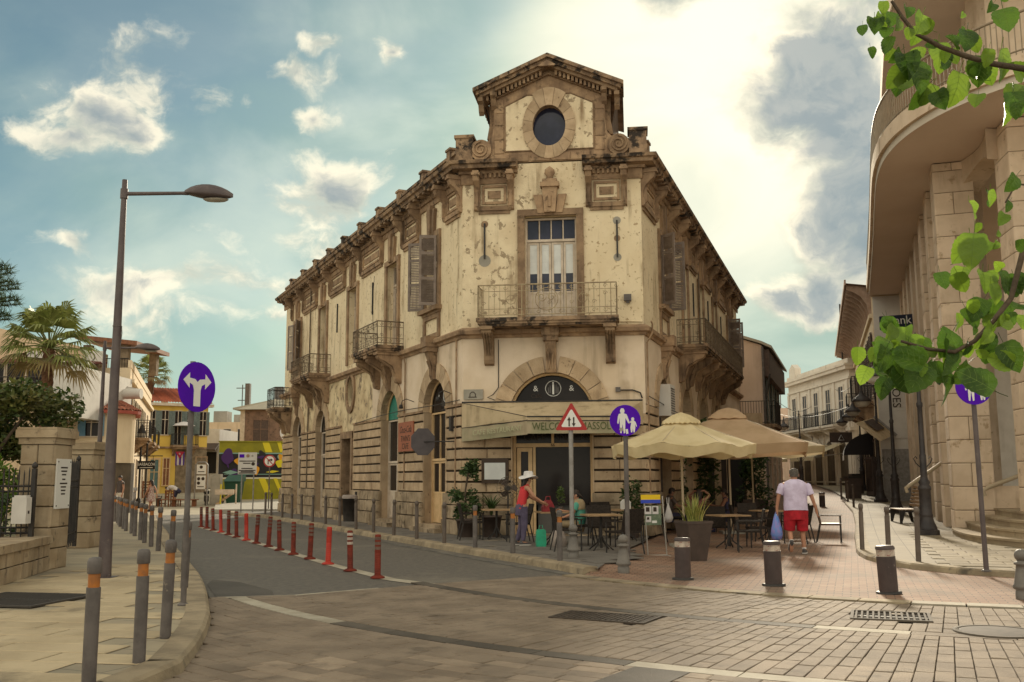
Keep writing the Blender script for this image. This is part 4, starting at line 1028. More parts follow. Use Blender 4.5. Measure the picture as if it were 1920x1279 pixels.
for T, s in ((TF, DC),) + tuple((TL, c) for c, r in ARL) + tuple((TR, c) for c, r in ARR[:4]):   # carved scroll keystones under the string course
    zb = (DZ + DR if T is TF else ZS + .92) - .02; w = .28 if T is TF else .26
    k = MB(T).ext([(s - w / 2, 0, zb), (s - w / 2, .10, zb), (s - w / 2, .14, zb + .08), (s - w / 2, .13, zb + .35), (s - w / 2, .24, zb + .62), (s - w / 2, .30, zb + .78), (s - w / 2, .30, 5.36), (s - w / 2, 0, 5.36)], (w, 0, 0))
    k.box(s - w / 2 - .06, s + w / 2 + .06, 0, .36, 5.26, 5.40); k.box(s - w / 2 - .09, s + w / 2 + .09, 0, .40, 5.40, 5.71)
    for q in (-.06, .06): k.tube([(s + q, .15, zb + .1), (s + q * .6, .155, zb + .3), (s + q * 1.3, .24, zb + .55)], .03, 5)
    obj('scroll_keystone', k, STONE, BLD)
# ------------------------------------------------------------------ shop fronts of the corner building
# front doorway
fd = MB(TF)
for a, b in ((1.34, 1.44), (3.44, 3.54), (1.90, 1.97)): fd.box(a, b, -.34, -.22, .13, 2.44)
fd.box(1.34, 3.54, -.34, -.20, 2.44, 2.54); fd.box(1.34, 3.54, -.34, -.20, 2.86, 2.94); fd.box(2.40, 2.47, -.34, -.22, 2.54, 2.86); fd.box(1.34, 1.44, -.34, -.22, 2.54, 2.86); fd.box(3.44, 3.54, -.34, -.22, 2.54, 2.86)
fd.box(1.34, 3.54, -.30, -.22, 3.20, 3.30)
shop = obj('shop_front', fd, FRAMEC, BLD)
lf = MB(TF); leaf_frame(lf, 1.46, 1.88, .15, 2.43, -.24, .11, .05); lf.box(1.57, 1.77, -.285, -.25, .26, .95); lf.box(1.57, 1.77, -.29, -.24, .95, 1.05)
obj('door_leaf', lf, FRAMEC, shop)
for nm, a, b, p, q in (('pane', 1.57, 1.77, 1.05, 2.32), ('pane', 1.44, 2.40, 2.54, 2.86), ('pane', 2.47, 3.44, 2.54, 2.86), ('pane', 1.97, 3.44, .9, 2.44), ('pane', 1.34, 3.54, 2.94, 3.2)):
    obj(nm, MB(TF).add([(a, -.29, p), (b, -.29, p), (b, -.29, q), (a, -.29, q)], [(0, 1, 2, 3)]), GLASS, shop)
sh_ = MB(TF); sh_.box(2.3, 3.3, -.75, -.5, 1.1, 1.13); sh_.box(2.3, 3.3, -.75, -.5, 1.62, 1.65); sh_.box(2.0, 3.4, -.8, -.5, .13, .9)
obj('counter', sh_, M('counter_steel', (.12, .11, .10), rough=.4), shop)
text('lettering', 'CAFE', .26, INK, shop, textframe(TF, 1.94, 2.70, -.283)); text('lettering', 'SNACKS', .26, INK, shop, textframe(TF, 2.98, 2.70, -.283))
text('house_number', '66', .11, INK, shop, textframe(TF, 2.44, 2.49, -.195))
fan_ = MB(TF); fan_.add([(s, -.27, z) for s, _, z in arcpts(DC, DZ, DR - .03, 0, pi, 20)], [tuple(range(21))]); fl = obj('fanlight', fan_, GLASS, BLD)
fr2 = MB(TF); fr2.tube(arcpts(DC, DZ, DR - .03, 0, pi, 24, -.16), .045, 6); obj('fanlight_frame', fr2, FRAMEC, fl)
def emblem(T, s, z, o, r, flip, parent):
    """Round shop emblem: pale ring with upright bottle-like shapes."""
    m = MB(T); m.tube([(s + r * cos(2 * pi * i / 24), o, z + r * sin(2 * pi * i / 24)) for i in range(25)], r * .05, 4, True, False)
    m.box(s - r * .12, s + r * .12, o - .003, o + .003, z - r * .75, z + r * .55); m.disc((s, o + .004, z + r * .72), r * .12, (1, 0, 0), (0, 0, 1), 10)
    obj('emblem', m, SIGNW, parent)
    d = MB(T)
    for k, h in ((-.62, .2), (-.38, .5), (.38, .62), (.62, .3)): d.ext([(s + r * (k - .1), o, z - r * .6), (s + r * (k + .1), o, z - r * .6), (s + r * (k + .07), o, z + r * h * .5), (s + r * k, o, z + r * h), (s + r * (k - .07), o, z + r * h * .5)], (0, .004, 0))
    obj('emblem_figure', d, M('emblem_grey', (.10, .09, .085), rough=.6), parent)
emblem(TF, 2.46, 4.02, -.262, .21, 1, fl)
for s in (1.98, 2.96):
    text('ampersand_mark', '&', .22, SIGNW, fl, textframe(TF, s, 4.02, -.266), .002)
text('lettering', 'Café', .16, INK, fl, textframe(TF, 2.0, 3.82, -.264), .002)
st = MB(TF); st.box(1.30, 3.58, -.9, .05, .10, .135); obj('door_step', st, PLINTH, BLD)
# awning over the front door
aw = MB(TF)
w0, w1, f0, f1 = (0.0, .06, 3.63), (4.86, .06, 3.63), (1.90, 1.2, 3.17), (4.14, 1.2, 3.15)
nn = 10
top = [[tuple(w0[i] + (w1[i] - w0[i]) * t / nn for i in range(3)) for t in range(nn + 1)], [tuple((w0[i] + (w1[i] - w0[i]) * t / nn) * .5 + (f0[i] + (f1[i] - f0[i]) * t / nn) * .5 - (.025 if i == 2 else 0) for i in range(3)) for t in range(nn + 1)], [tuple(f0[i] + (f1[i] - f0[i]) * t / nn for i in range(3)) for t in range(nn + 1)]]
aw.loft(top, False, False, False)
aw.add([w0, (0, .06, 2.95), (.95, .62, 3.04), (1.9, 1.2, 3.09), f0], [(0, 1, 2, 3, 4)])
aw.add([w1, (4.86, .06, 3.0), (4.14, 1.2, 3.08), f1], [(0, 1, 2, 3)])
aw.add([f0, f1, (4.14, 1.2, 3.06), (1.9, 1.2, 3.08)], [(0, 1, 2, 3)])
awning = obj('awning', aw, AWN, BLD)
bar = MB(TF); bar.tube([(0, .06, 3.645), (4.86, .06, 3.645)], .025, 6); bar.tube([(1.9, 1.2, 3.175), (4.14, 1.2, 3.155)], .02, 6); bar.tube([(1.9, 1.205, 3.07), (4.14, 1.205, 3.05)], .012, 6); bar.tube([(1.9, 1.2, 3.1), (1.95, .1, 2.75)], .015, 6); bar.tube([(4.1, 1.2, 3.1), (4.1, .1, 2.75)], .015, 6); bar.tube([(0, .065, 2.955), (1.9, 1.205, 3.075)], .010, 5); bar.tube([(0, .05, 3.63), (1.9, 1.2, 3.175)], .010, 5)
obj('awning_frame', bar, IRON, awning)
vl = MB(TF); k = 14
vl.loft([[(0 + 1.9 * t / k, .06 + 1.14 * t / k + .012 * sin(t * 1.9), 2.95 + .12 * t / k) for t in range(k + 1)], [(0 + 1.9 * t / k, .05 + 1.14 * t / k + .03 * sin(t * 1.7), 2.59 + .13 * t / k) for t in range(k + 1)]], False, True, False)
vl.loft([[(1.9 + 2.24 * t / k, 1.2, 3.07 - .02 * t / k) for t in range(k + 1)], [(1.9 + 2.24 * t / k, 1.195 + .01 * sin(t * 2.1), 2.74 - .01 * t / k) for t in range(k + 1)]], False, True, False)
obj('valance', vl, AWNG, awning)
text('lettering', 'WELCOME LIMASSOL', .27, GREENTX, awning, textframe(TF, 3.03, 2.915, 1.212), .003, sx=.78)
dd = V((1.9, 1.14, .12)).normalized(); xd = TF.to_3x3() @ dd; nd = TF.to_3x3() @ V((-1.14, 1.9, 0)).normalized()
if nd.dot(V((0, -1, 0))) < 0: nd = -nd
X = MX((xd, xd.cross(nd) * -1, nd)).transposed().to_4x4(); X.translation = TF @ V((1.08, .745, 2.845)) + nd * .04
text('lettering', 'CAFE RESTAURANT', .20, CREAMTX, awning, X, .003, sx=.95)
# left street shop doors
for k, (c, r) in enumerate(ARL):
    g_ = glazing(TL, c, r - .02, .32, ZS - .02, 3 if k == 0 else 2, 1.35 if k < 2 else .9, .85 if k < 2 else 0, -.26, None, FRAMEW if k else FRAMEC)
    tm = MB(TL); tm.add([(s, -.24, z) for s, _, z in arcpts(c, ZS, r - .02, 0, pi, 16)], [tuple(range(17))])
    ty = obj('tympanum', tm, (GLASS, GREENP, GLASS, GLASS)[k], BLD)
    obj('tympanum_frame', MB(TL).tube(arcpts(c, ZS, r - .03, 0, pi, 18, -.2), .04, 6), FRAMEC if k < 2 else FRAMEW, ty)
    obj('door_step', MB(TL).box(c - r - .1, c + r + .1, -.3, .40 if k < 2 else .2, .10, .24).box(c - r, c + r, -.3, .20, .24, .32), PLINTH, BLD)
    if k == 0: emblem(TL, 1.78, 4.0, -.225, .20, -1, ty); text('ampersand_mark', '&', .2, SIGNW, ty, textframe(TL, 2.35, 3.98, -.23, -1), .002)
dm = MB(TL); dm.box(10.40, 10.60, -.3, .08, .13, 3.3); dm.box(11.80, 12.0, -.3, .08, .13, 3.3); dm.box(10.4, 12.0, -.3, .09, 3.1, 3.36); obj('door_surround', dm, STONE, BLD)
obj('door_leaf', MB(TL).box(10.6, 11.2, -.32, -.27, .3, 3.1), M('dark_door', (.035, .028, .022), (.05, .04, .03), 5, .6), BLD)
obj('door_step', MB(TL).box(10.4, 12.0, -.4, .3, .10, .28), PLINTH, BLD)
for c, r in ARR[:4]:
    glazing(TR, c, r - .02, .2, ZS, 2, 1.2, .8, -.26, None, GREYM if c < 3 else FRAMEW)
    tm = MB(TR); tm.add([(s, -.3, z) for s, _, z in arcpts(c, ZS, r - .02, 0, pi, 16)], [tuple(range(17))]); obj('tympanum', tm, GLASS, BLD)
ac = MB(TR); ac.box(2.0, 2.75, -.1, .32, 3.35, 4.25); a_ = obj('air_conditioner', ac, PANELW, BLD)
vn = MB(TR); [vn.box(2.08, 2.67, .32, .335, 3.42 + .07 * i, 3.45 + .07 * i) for i in range(11)]; obj('grille', vn, GREYM, a_, 'stuff')
pk = MB(TR).box(3.3, 7.3, .06, .12, 3.05, 3.5); obj('fascia_board', pk, TERRA, BLD)
# small fittings: vent box, alarm box, cables, pipes, lamps, brackets
vb = MB(TF).box(.05, .58, 0, .05, 3.73, 4.0); v_ = obj('name_plate', vb, CONC, BLD)
m = MB(TF); m.tube([(.22, .055, 3.8), (.22, .055, 3.88), (.27, .055, 3.93), (.32, .055, 3.93), (.37, .055, 3.88), (.37, .055, 3.8)], .01, 4); m.box(.18, .41, .05, .06, 3.78, 3.8); obj('plate_emblem', m, INK, v_)
obj('alarm_box', MB(TF).box(4.42, 4.62, 0, .14, 6.33, 6.5).box(4.48, 4.56, .02, .1, 6.27, 6.33), GREYM, BLD)
obj('junction_box', MB(TF).box(4.15, 4.28, 0, .1, 3.88, 4.0), GREYM, BLD)
def cable(T, pts, r=.012, mat=IRON, name='cable'): return obj(name, MB(T).tube(pts, r, 5), mat, BLD)
cable(TF, [(4.3, .02, 5.78), (4.55, .03, 5.78), (4.9, .03, 5.76)], .02, PLASTER); cable(TR, [(.0, .2, 5.76), (.12, .21, 5.7), (.10, .2, 5.45), (.08, .06, 5.2), (.08, .06, 3.5), (.08, .06, .5)], .025, STONE, 'pipe')
cable(TF, [(1.0, .02, 5.35), (1.0, .02, 4.5), (1.0, .02, 4.05), (.85, .04, 3.85), (.7, .05, 3.78), (.9, .05, 3.7)], .012)
cable(TF, [(4.25, .05, 3.92), (4.6, .04, 3.92), (4.8, .04, 3.85), (4.85, .04, 3.7)], .02)
cable(TL, [(.35, .04, 5.4), (.35, .04, 3.6), (.35, .08, .2)], .022, STONE, 'pipe')
cable(TL, [(4.72, .03, 5.6), (4.68, .10, 5.5), (4.6, .06, 5.2), (4.6, .06, 1.3)], .025, STONE, 'pipe')
cable(TL, [(0, .08, 3.72), (2, .10, 3.70), (4.7, .08, 3.74), (7.2, .10, 3.70), (10, .08, 3.6)], .012); cable(TL, [(17.3, .06, 10), (17.3, .06, .4)], .035, RUSTRAIL, 'pipe'); cable(TL, [(8.1, .03, 8.7), (8.3, .03, 7.6), (8.1, .03, 6.6)], .008)
cable(TR, [(0, .10, 3.75), (3, .14, 3.62), (6, .12, 3.5)], .014); cable(TR, [(10, .08, 10), (10, .08, 6)], .03, RUSTRAIL, 'pipe')
def wall_lamp(T, s, z):
    m = MB(T); m.tube([(s, 0, z), (s, .25, z + .08), (s, .38, z + .02), (s, .42, z - .10)], .013, 5); m.lathe([(.05, .0), (.07, -.1), (.05, -.12)], 8, (s, .42, z - .10)); obj('wall_lamp', m, IRON, BLD)
wall_lamp(TL, .75, 3.95); wall_lamp(TL, 3.9, 3.95)
m = MB(TL); m.box(.5, .62, 0, .14, 2.9, 3.3); m.tube([(.56, .07, 3.3), (.56, .07, 3.7)], .01, 4); obj('meter_box', m, IRON, BLD)
# hanging board beside the doorway and painted sign
sg = MB(TL).box(3.72, 5.12, .05, .09, 2.45, 3.36); s_ = tag(obj('shop_sign', sg, TERRA), 'reddish brown enamel cafe sign between the second arch and the corner doorway', 'sign')
text('lettering', 'Coca-Cola', .30, INK, s_, textframe(TL, 4.42, 3.12, .092, -1), .002, shear=.35, sx=.85)
text('lettering', "TWIN'S", .26, INK, s_, textframe(TL, 4.42, 2.84, .092, -1), .002); text('lettering', 'CAFE', .26, INK, s_, textframe(TL, 4.42, 2.6, .092, -1), .002)
oc = MB(frame((TL @ V((1.1, .72, 0)))[:2], 70, 1)); oc.ext([(.36 * cos(pi / 8 + i * pi / 4), -.02, 2.62 + .40 * sin(pi / 8 + i * pi / 4)) for i in range(8)], (0, .04, 0)); 
o_ = tag(obj('octagonal_sign', oc, M('sign_back_grey', (.07, .058, .062), (.09, .075, .078), 4, .5)), 'dark back of an octagonal road sign bracketed beside the corner doorway', 'sign')
obj('bracket_arm', MB(TL).tube([(1.1, .70, 2.62), (.45, .05, 2.62)], .02, 5), IRON, o_)
mb_ = MB(TF); mb_.box(.55, 1.27, .05, .13, 1.48, 2.14); bx = tag(obj('menu_case', mb_, M('dark_wood', (.06, .035, .02), (.045, .026, .015), 5, .55)), 'dark framed menu case with pale paper on the stone left of the cafe door', 'menu case')
obj('menu_sheet', MB(TF).box(.63, 1.19, .13, .135, 1.58, 2.02), BLIND, bx)
# ------------------------------------------------------------------ street furniture prototypes
def ball_post():
    t = thing('iron_bollard', 'x', 'bollard')
    m = MB().lathe([(.10, 0), (.10, .10), (.085, .11), (.125, .14), (.125, .17), (.11, .19), (.075, .38), (.07, .43), (.095, .44), (.095, .465), (.06, .475), (.055, .49)], 14); obj('post', m, BOLG, t)
    obj('ball', MB().lathe([(.0, .475), (.05, .485), (.078, .52), (.085, .555), (.078, .59), (.05, .625), (0, .64)], 14), BOLG, t); return t
ib = ball_post(); place(ib, (1.15, 19.0, .10)); ib['label'] = 'grey cast bollard with ball top at the foot of the triangular sign post'; ib['group'] = 'ball topped cast bollards'
dup(ib, (1.85, 16.76, .03), 0, 'ball topped cast bollard on brick paving before the blue pedestrian sign', ib['group'])
dup(ib, (6.6, 13.0, .03), 0, 'ball topped cast bollard at the lower right below the curved kerb', ib['group'])
def slim_post(h=.92):
    t = thing('sidewalk_bollard', 'x', 'bollard')
    obj('post', MB().lathe([(.052, 0), (.052, h - .22)], 12), GREYM, t)
    obj('band', MB().lathe([(.043, h - .22), (.043, h - .12)], 12), ORANGE, t)
    obj('cap', MB().lathe([(.050, h - .12), (.054, h - .115), (.054, h - .03), (.045, h - .006), (.02, h)], 12), GREYM, t)
    return t
G1 = 'slim grey bollards along the left kerb'
sp_ = slim_post(); place(sp_, (-3.13, 7.5, .11)); sp_['group'] = G1; sp_['label'] = 'grey bollard with orange band, largest and nearest on the left pavement'
LB = [(-3.08, 8.35), (-3.32, 9.65), (-4.55, 13.9), (-5.45, 16.6), (-6.6, 19.3), (-7.55, 21.27), (-8.2, 22.64), (-8.86, 24.0), (-9.41, 25.2), (-10.2, 26.9), (-10.79, 28.2), (-11.48, 29.57), (-12.07, 30.88), (-12.74, 32.31), (-13.29, 33.6), (-13.86, 34.9), (-14.48, 36.2), (-15.0, 37.5)]
LBL = ['grey bollard with orange band, second along the kerb from the nearest', 'orange banded bollard standing between the second bollard and the arrow sign pole', 'bollard with worn gold band touching the arrow sign pole', 'leaning looking grey bollard just left of the arrow sign pole, apart from the row', None]
words_ = 'third fourth fifth sixth seventh eighth ninth tenth eleventh twelfth thirteenth fourteenth fifteenth'.split()
for i, (x, y) in enumerate(LB):
    lb = LBL[i] if i < 4 else ['bollard that starts the tight row up the left kerb', 'second bollard of the tight row up the left kerb'][i - 4] if i < 6 else f'{words_[i - 6]} bollard of the tight row up the left kerb, counted from the near end'
    dup(sp_, (x, y, .11), i * .7, lb, G1, (R_(random.uniform(-1.2, 1.2)), R_(random.uniform(-1.5, 1.5))))
G2 = 'slim posts along the cafe pavement'
wp = thing('pavement_post', 'x', 'bollard', (0, 0, 0), 0, G2)
obj('post', MB().lathe([(.048, 0), (.048, .78)], 10), M('brown_grey_post', (.10, .075, .06), (.13, .10, .08), 5, .55), wp); obj('cap', MB().lathe([(.040, .78), (.040, .84), (.05, .845), (.05, .92), (.03, .95)], 10), M('brown_grey_post', (.10, .08, .065)), wp)
WB = [(-1.59, 23.14), (-2.39, 24.81), (-3.16, 26.48), (-3.89, 27.83), (-4.66, 29.61), (-5.5, 31.67), (-6.25, 33.22), (-7.02, 34.91), (-7.81, 36.78), (-8.42, 37.9), (-9.04, 39.0), (-10.0, 41.2), (-10.7, 43.0)]
place(wp, (*WB[0], .11)); wp['label'] = 'plain brown post on the cafe kerb nearest the potted plants'
for i, (x, y) in enumerate(WB[1:]):
    lb = f'{"second " + "" if i == 0 else words_[i - 1] + " "}plain post along the left facade kerb, counted from the plants'
    dup(wp, (x, y, .11), 0, lb, G2, (R_(random.uniform(-1, 1)), R_(random.uniform(-1, 1))))
for x, y, lb in ((.85, 18.12, 'pale capped post at the kerb corner beside the triangular sign'), (0.0, 19.95, 'pale capped post on the kerb before the woman in the hat'), (-.82, 21.68, 'pale capped post on the kerb before the cafe table and fan')):
    dup(sp_, (x, y, .11), 1.0, lb, 'banded posts in front of the cafe tables')
for x, y, lb in ((7.2, 20.6, 'farther of the paired posts inside the right kerb bend'), (6.95, 18.5, 'nearer of the paired posts inside the right kerb bend'), (7.25, 17.9, 'post beyond the right dark bollard, in front of the bench'), (13.9, 40.5, 'small far post on the right pavement by the lamp row'), (15.6, 46.2, 'smallest far post on the right pavement past the bench')):
    dup(wp, (x, y, gz(x, y) + .11), .6, lb, 'posts along the right pavement edge', (R_(random.uniform(-1, 1)), R_(random.uniform(-1, 1))))
for i, y in enumerate((48, 49.1, 50.2, 51.3, 52.4)):
    dup(wp, (15.9 + .33 * (y - 48), y, gz(16, y) + .11), .6, ('nearest', 'second', 'middle', 'fourth', 'farthest')[i] + ' of the five thin posts bunched far up the right kerb', 'thin posts bunched far up the right kerb')
G3 = 'wide dark bollards across the brick street'
def wide_post(first):
    t = thing('wide_bollard', 'x', 'bollard', (0, 0, 0), 0, G3); h = .64
    obj('post', MB().lathe([(.125, 0), (.125, h - .14)], 18), BOLDK, t); obj('band', MB().lathe([(.121, h - .14), (.121, h - .05)], 18), BANDW, t)
    obj('cap', MB().lathe([(.128, h - .05), (.128, h - .02), (.11, h), (0, h + .004)], 18), BOLDK, t)
    ch = MB()
    for k in range(5):
        a = 2 * pi * k / 5; c = [(a0, z) for a0, z in ((a, h - .13), (a + .3, h - .13), (a + .75, h - .06), (a + .45, h - .06))]; ch.add([(.1225 * cos(q), .1225 * sin(q), z) for q, z in c], [(0, 1, 2, 3)])
    obj('chevron', ch, M('dull_red', (.22, .02, .02), rough=.5), t, 'stuff'); obj('base_collar', MB().lathe([(.17, .0), (.17, .025), (.13, .03)], 14), IRON, t); return t
wb = wide_post(0); place(wb, (2.66, 15.69, .03)); wb['label'] = 'wide dark bollard in front of the snake plant pot'
dup(wb, (3.83, 14.75, .03), 1.1, 'wide dark bollard in front of the walking man', G3, (0, R_(-1)))
dup(wb, (5.12, 13.7, .03), 2.0, 'wide dark bollard tilting slightly, nearest the right kerb', G3, (0, R_(-2.2)))
dup(wb, (13.4, 43.0, gz(13.4, 43)), .5, 'wide dark bollard far up the brick street beyond the carried chair', G3)
G4 = 'dark bollards on the far left plaza'
dup(wb, (-21.5, 60.2, .02), .5, 'dark bollard beside the woman in the patterned dress', G4); dup(wb, (-19.7, 60.1, .02), .9, 'dark bollard standing alone between the bending man and the notice frame', G4)
# delineators
G5 = 'red lane posts on the road'
def lane_post(red, band):
    t = thing('lane_post', 'x', 'lane post', (0, 0, 0), 0, G5)
    obj('base', MB().lathe([(.13, 0), (.13, .02), (.075, .045)], 14), red, t)
    pr = [(.062, .045)]; z = .06
    while z < .44: pr += [(.058, z), (.055, z + .02), (.058, z + .04)]; z += .04
    obj('post', MB().lathe(pr + [(.055, .50), (.055, .74), (.05, .76), (.02, .765)], 12), red, t)
    for z in (.50, .585, .67): obj('band', MB().lathe([(.0575, z), (.0575, z + .05)], 12), band, t)
    return t
lp = {'old': lane_post(RUBBERR2, BANDD), 'new': lane_post(RUBBERR, RUBBERR), 'mid': lane_post(RUBBERR2, BANDW)}
DL = [(-2.2, 16.3, 'old'), (-2.85, 17.55, 'mid'), (-3.5, 18.95, 'new'), (-4.1, 20.2, 'old'), (-4.7, 21.4, 'old'), (-5.3, 22.7, 'old'), (-5.85, 23.9, 'old'), (-6.45, 25.1, 'old'), (-7.05, 26.4, 'new'), (-7.7, 27.8, 'old'), (-8.3, 29.1, 'old'), (-8.9, 30.4, 'new'), (-9.5, 31.6, 'old'), (-10.1, 32.9, 'old'), (-10.6, 33.9, 'old')]
used = set()
for i, (x, y, k) in enumerate(DL):
    col_ = {'old': 'dull dark red', 'new': 'bright red', 'mid': 'pale banded red'}[k]
    lb = f'{col_} lane post nearest the crossing' if i == 0 else f'{col_} lane post, {("second " + "") if i == 1 else words_[i - 2] + " "}in the line counted from the crossing'
    if i == 14: lb = 'dull dark red lane post at the far end of the line'
    tl = (R_(random.uniform(-2, 2)), R_(random.uniform(-3, 3)))
    if k not in used: used.add(k); place(lp[k], (x, y, .012), i, tl, .91); lp[k]['label'] = lb
    else: dup(lp[k], (x, y, .012), i, lb, G5, tl, .91 * random.uniform(.97, 1.03))
ds = MB(); strip(ds, [(-1.15, 14.95), (-2.1, 16.1), (-3.5, 18.8), (-5.3, 22.6), (-8.3, 29.0), (-10.8, 34.0)], [(-.9, 15.15), (-1.88, 16.2), (-3.3, 18.88), (-5.1, 22.68), (-8.1, 29.08), (-10.6, 34.08)], .008)
tag(obj('lane_marking', ds, PALE), kind='structure')
em = MB(); strip(em, [(1.05, 16.55), (.45, 17.55), (-.35, 19.15), (-1.3, 21.1), (-2.8, 24.3), (-6.3, 31.9), (-9.7, 39.2)], [(1.2, 16.62), (.56, 17.6), (-.24, 19.2), (-1.19, 21.15), (-2.69, 24.35), (-6.19, 31.95), (-9.59, 39.25)], .007)
tag(obj('edge_marking', em, M('worn_line', (.17, .155, .13), (.07, .065, .058), 3, .8)), kind='structure')
# grates and covers
def grate(name, label, cx, cy, rz, w, h, nx, ny, z, mat=IRON):
    T = look(cx, cy, z, rz); t = thing(name, label, 'drain cover', (cx, cy, z), rz)
    obj('pit', MB(T).add([(-w / 2, -h / 2, -.012), (w / 2, -h / 2, -.012), (w / 2, h / 2, -.012), (-w / 2, h / 2, -.012)], [(0, 1, 2, 3)]), BLACK, t)
    f = MB(T); e = .035
    f.box(-w / 2, w / 2, -h / 2, -h / 2 + e, -.01, .012); f.box(-w / 2, w / 2, h / 2 - e, h / 2, -.01, .012); f.box(-w / 2, -w / 2 + e, -h / 2 + e, h / 2 - e, -.01, .012); f.box(w / 2 - e, w / 2, -h / 2 + e, h / 2 - e, -.01, .012); obj('rim', f, mat, t)
    b = MB(T)
    for i in range(1, nx): x = -w / 2 + w * i / nx; b.box(x - .011, x + .011, -h / 2 + e, h / 2 - e, -.008, .009)
    for i in range(1, ny): y = -h / 2 + h * i / ny; b.box(-w / 2 + e, w / 2 - e, y - .011, y + .011, -.009, .006)
    obj('bars', b, mat, t, 'stuff'); return t
grate('drain_grate', 'rusty square mesh drain grate in the middle of the paved crossing', 1.05, 11.5, R_(-28), 1.15, .62, 18, 9, .030, M('rusty_grate', (.075, .055, .04), (.05, .036, .026), 9, .8))
grate('cable_cover', 'slotted iron cover set in the setts before the right dark bollard', 4.3, 11.5, R_(-20), .86, .74, 14, 3, .030, M('stone_grate', (.10, .08, .06), rough=.85))
grate('tree_grate', 'long slotted drain grate in the pavement at the left edge', -6.2, 12.6, R_(-12), 1.35, 1.25, 22, 2, .128, M('dark_grate', (.06, .05, .042), rough=.7))
mc = thing('manhole_cover', 'round dark manhole cover at the lower right of the crossing', 'manhole cover', (4.95, 10.35, .026))
obj('lid', MB().lathe([(.36, -.01), (.36, .008), (.34, .010), (0, .011)], 28, (4.95, 10.35, .026)), M('rusty_grate', (.07, .05, .04)), mc); obj('rim', MB().lathe([(.365, -.005), (.365, .012), (.42, .012), (.42, -.005)], 28, (4.95, 10.35, .026)), DARKST, mc)
mp_ = MB(); [mp_.lathe([(.018, .028), (.012, .034), (0, .035)], 6, (4.95 + r * cos(a), 10.35 + r * sin(a), 0)) for r in (.08, .16, .24, .31) for a in [2 * pi * i / int(r * 90) for i in range(int(r * 90))]]; obj('studs', mp_, IRON, mc, 'stuff')
# ------------------------------------------------------------------ signs
def sign_thing(label, x, y, z0, h, r=.032, mat=None, tilt=(0, 0)):
    t = thing('road_sign', label, 'road sign', (x, y, z0)); obj('pole', MB().tube([(x, y, z0 - .01), (x + tilt[0], y, z0 + h)], r, 10), mat or GREYM, t)
    obj('base_plate', MB().lathe([(r * 1.9, 0), (r * 1.9, .012), (r, .03)], 12, (x, y, z0)), GREYM, t); return t
def faceT(x, y, z, rz):      # sign plane: x right as read, y up, z towards the reader (rz 0 faces -Y)
    T = MX((V((cos(rz), sin(rz), 0)), V((0, 0, 1)), V((sin(rz), -cos(rz), 0)))).transposed().to_4x4(); T.translation = V((x, y, z)); return T
def flat(T, pts, d=.003, z=0.0): return MB(T).ext([(a, b, z) for a, b in pts], (0, 0, d))
def roundplate(t, T, r, mat, rim=None):
    obj('plate', MB(T).ext([(r * cos(2 * pi * i / 36), r * sin(2 * pi * i / 36), -.012) for i in range(36)], (0, 0, .012)), [mat], t)
    if rim: obj('plate_rim', MB(T).tube([((r - .008) * cos(2 * pi * i / 36), (r - .008) * sin(2 * pi * i / 36), .001) for i in range(37)], .008, 4, True, False), rim, t)
sa = sign_thing('purple blue round sign with white arrows left and right above one stem', -3.97, 12.12, .11, 2.95, .036)
T = faceT(-3.90, 12.10, 2.74, R_(63)); roundplate(sa, T, .31, PURPLE)
arr = [(-.055, -.24), (.055, -.24), (.055, -.04), (.075, .02), (.13, .045), (.13, -.02), (.235, .075), (.13, .17), (.13, .105), (.04, .095), (0, .06), (-.04, .095), (-.13, .105), (-.13, .17), (-.235, .075), (-.13, -.02), (-.13, .045), (-.075, .02), (-.055, -.04)]
obj('arrow', flat(T, arr), SIGNW, sa)
tri_ = sign_thing('red bordered white triangle sign with two opposed arrows on a grey pole', 1.15, 19.35, .10, 2.72, .045, GALV)
T = faceT(1.16, 19.28, 2.72, R_(-4))
def rtri(r, z, d, c=.05):
    pts = []
    for k in range(3):
        a = pi / 2 + 2 * pi * k / 3; cx, cy = (r - c) * cos(a), (r - c) * sin(a)
        pts += [(cx + c * .5 * cos(a + q), cy + c * .5 * sin(a + q)) for q in (-1, -.5, 0, .5, 1)]
    return flat(T, pts, d, z)
obj('plate', rtri(.37, -.012, .012), SIGNR, tri_); obj('plate_field', rtri(.245, 0, .003), SIGNW, tri_)
for s, u in ((-.045, 1), (.045, -1)):
    obj('arrow', flat(T, [(s - .014, -.09 * u - .02), (s + .014, -.09 * u - .02), (s + .014, .03 * u - .02), (s + .038, .03 * u - .02), (s, .10 * u - .02), (s - .038, .03 * u - .02), (s - .014, .03 * u - .02)], .003, .003), INK, tri_)
def walkers(T, t, k, z=.0):
    man = [(-.02, .205), (.02, .205), (.04, .17), (.04, .14), (.025, .115), (.075, .095), (.095, .05), (.13, -.06), (.115, -.075), (.10, -.06), (.055, .03), (.05, -.06), (.045, -.24), (.02, -.25), (.0, -.08), (-.02, -.25), (-.045, -.24), (-.05, -.06), (-.055, .03), (-.07, -.07), (-.085, -.08), (-.095, -.05), (-.08, .06), (-.065, .1), (-.025, .115), (-.04, .14), (-.04, .17)]
    kid = [(-.015, .08), (.015, .08), (.03, .055), (.02, .025), (.05, .0), (.075, -.08), (.06, -.09), (.04, -.04), (.045, -.11), (.03, -.19), (.01, -.19), (0, -.12), (-.012, -.19), (-.035, -.19), (-.045, -.11), (-.03, -.02), (-.08, .0), (-.085, -.015), (-.04, .015), (-.02, .025), (-.03, .055)]
    obj('adult_figure', flat(T, [(a * k - .05 * k, b * k + .015) for a, b in man], .003, z), SIGNW, t); obj('child_figure', flat(T, [(a * k + .135 * k, b * k - .03) for a, b in kid], .003, z), SIGNW, t)
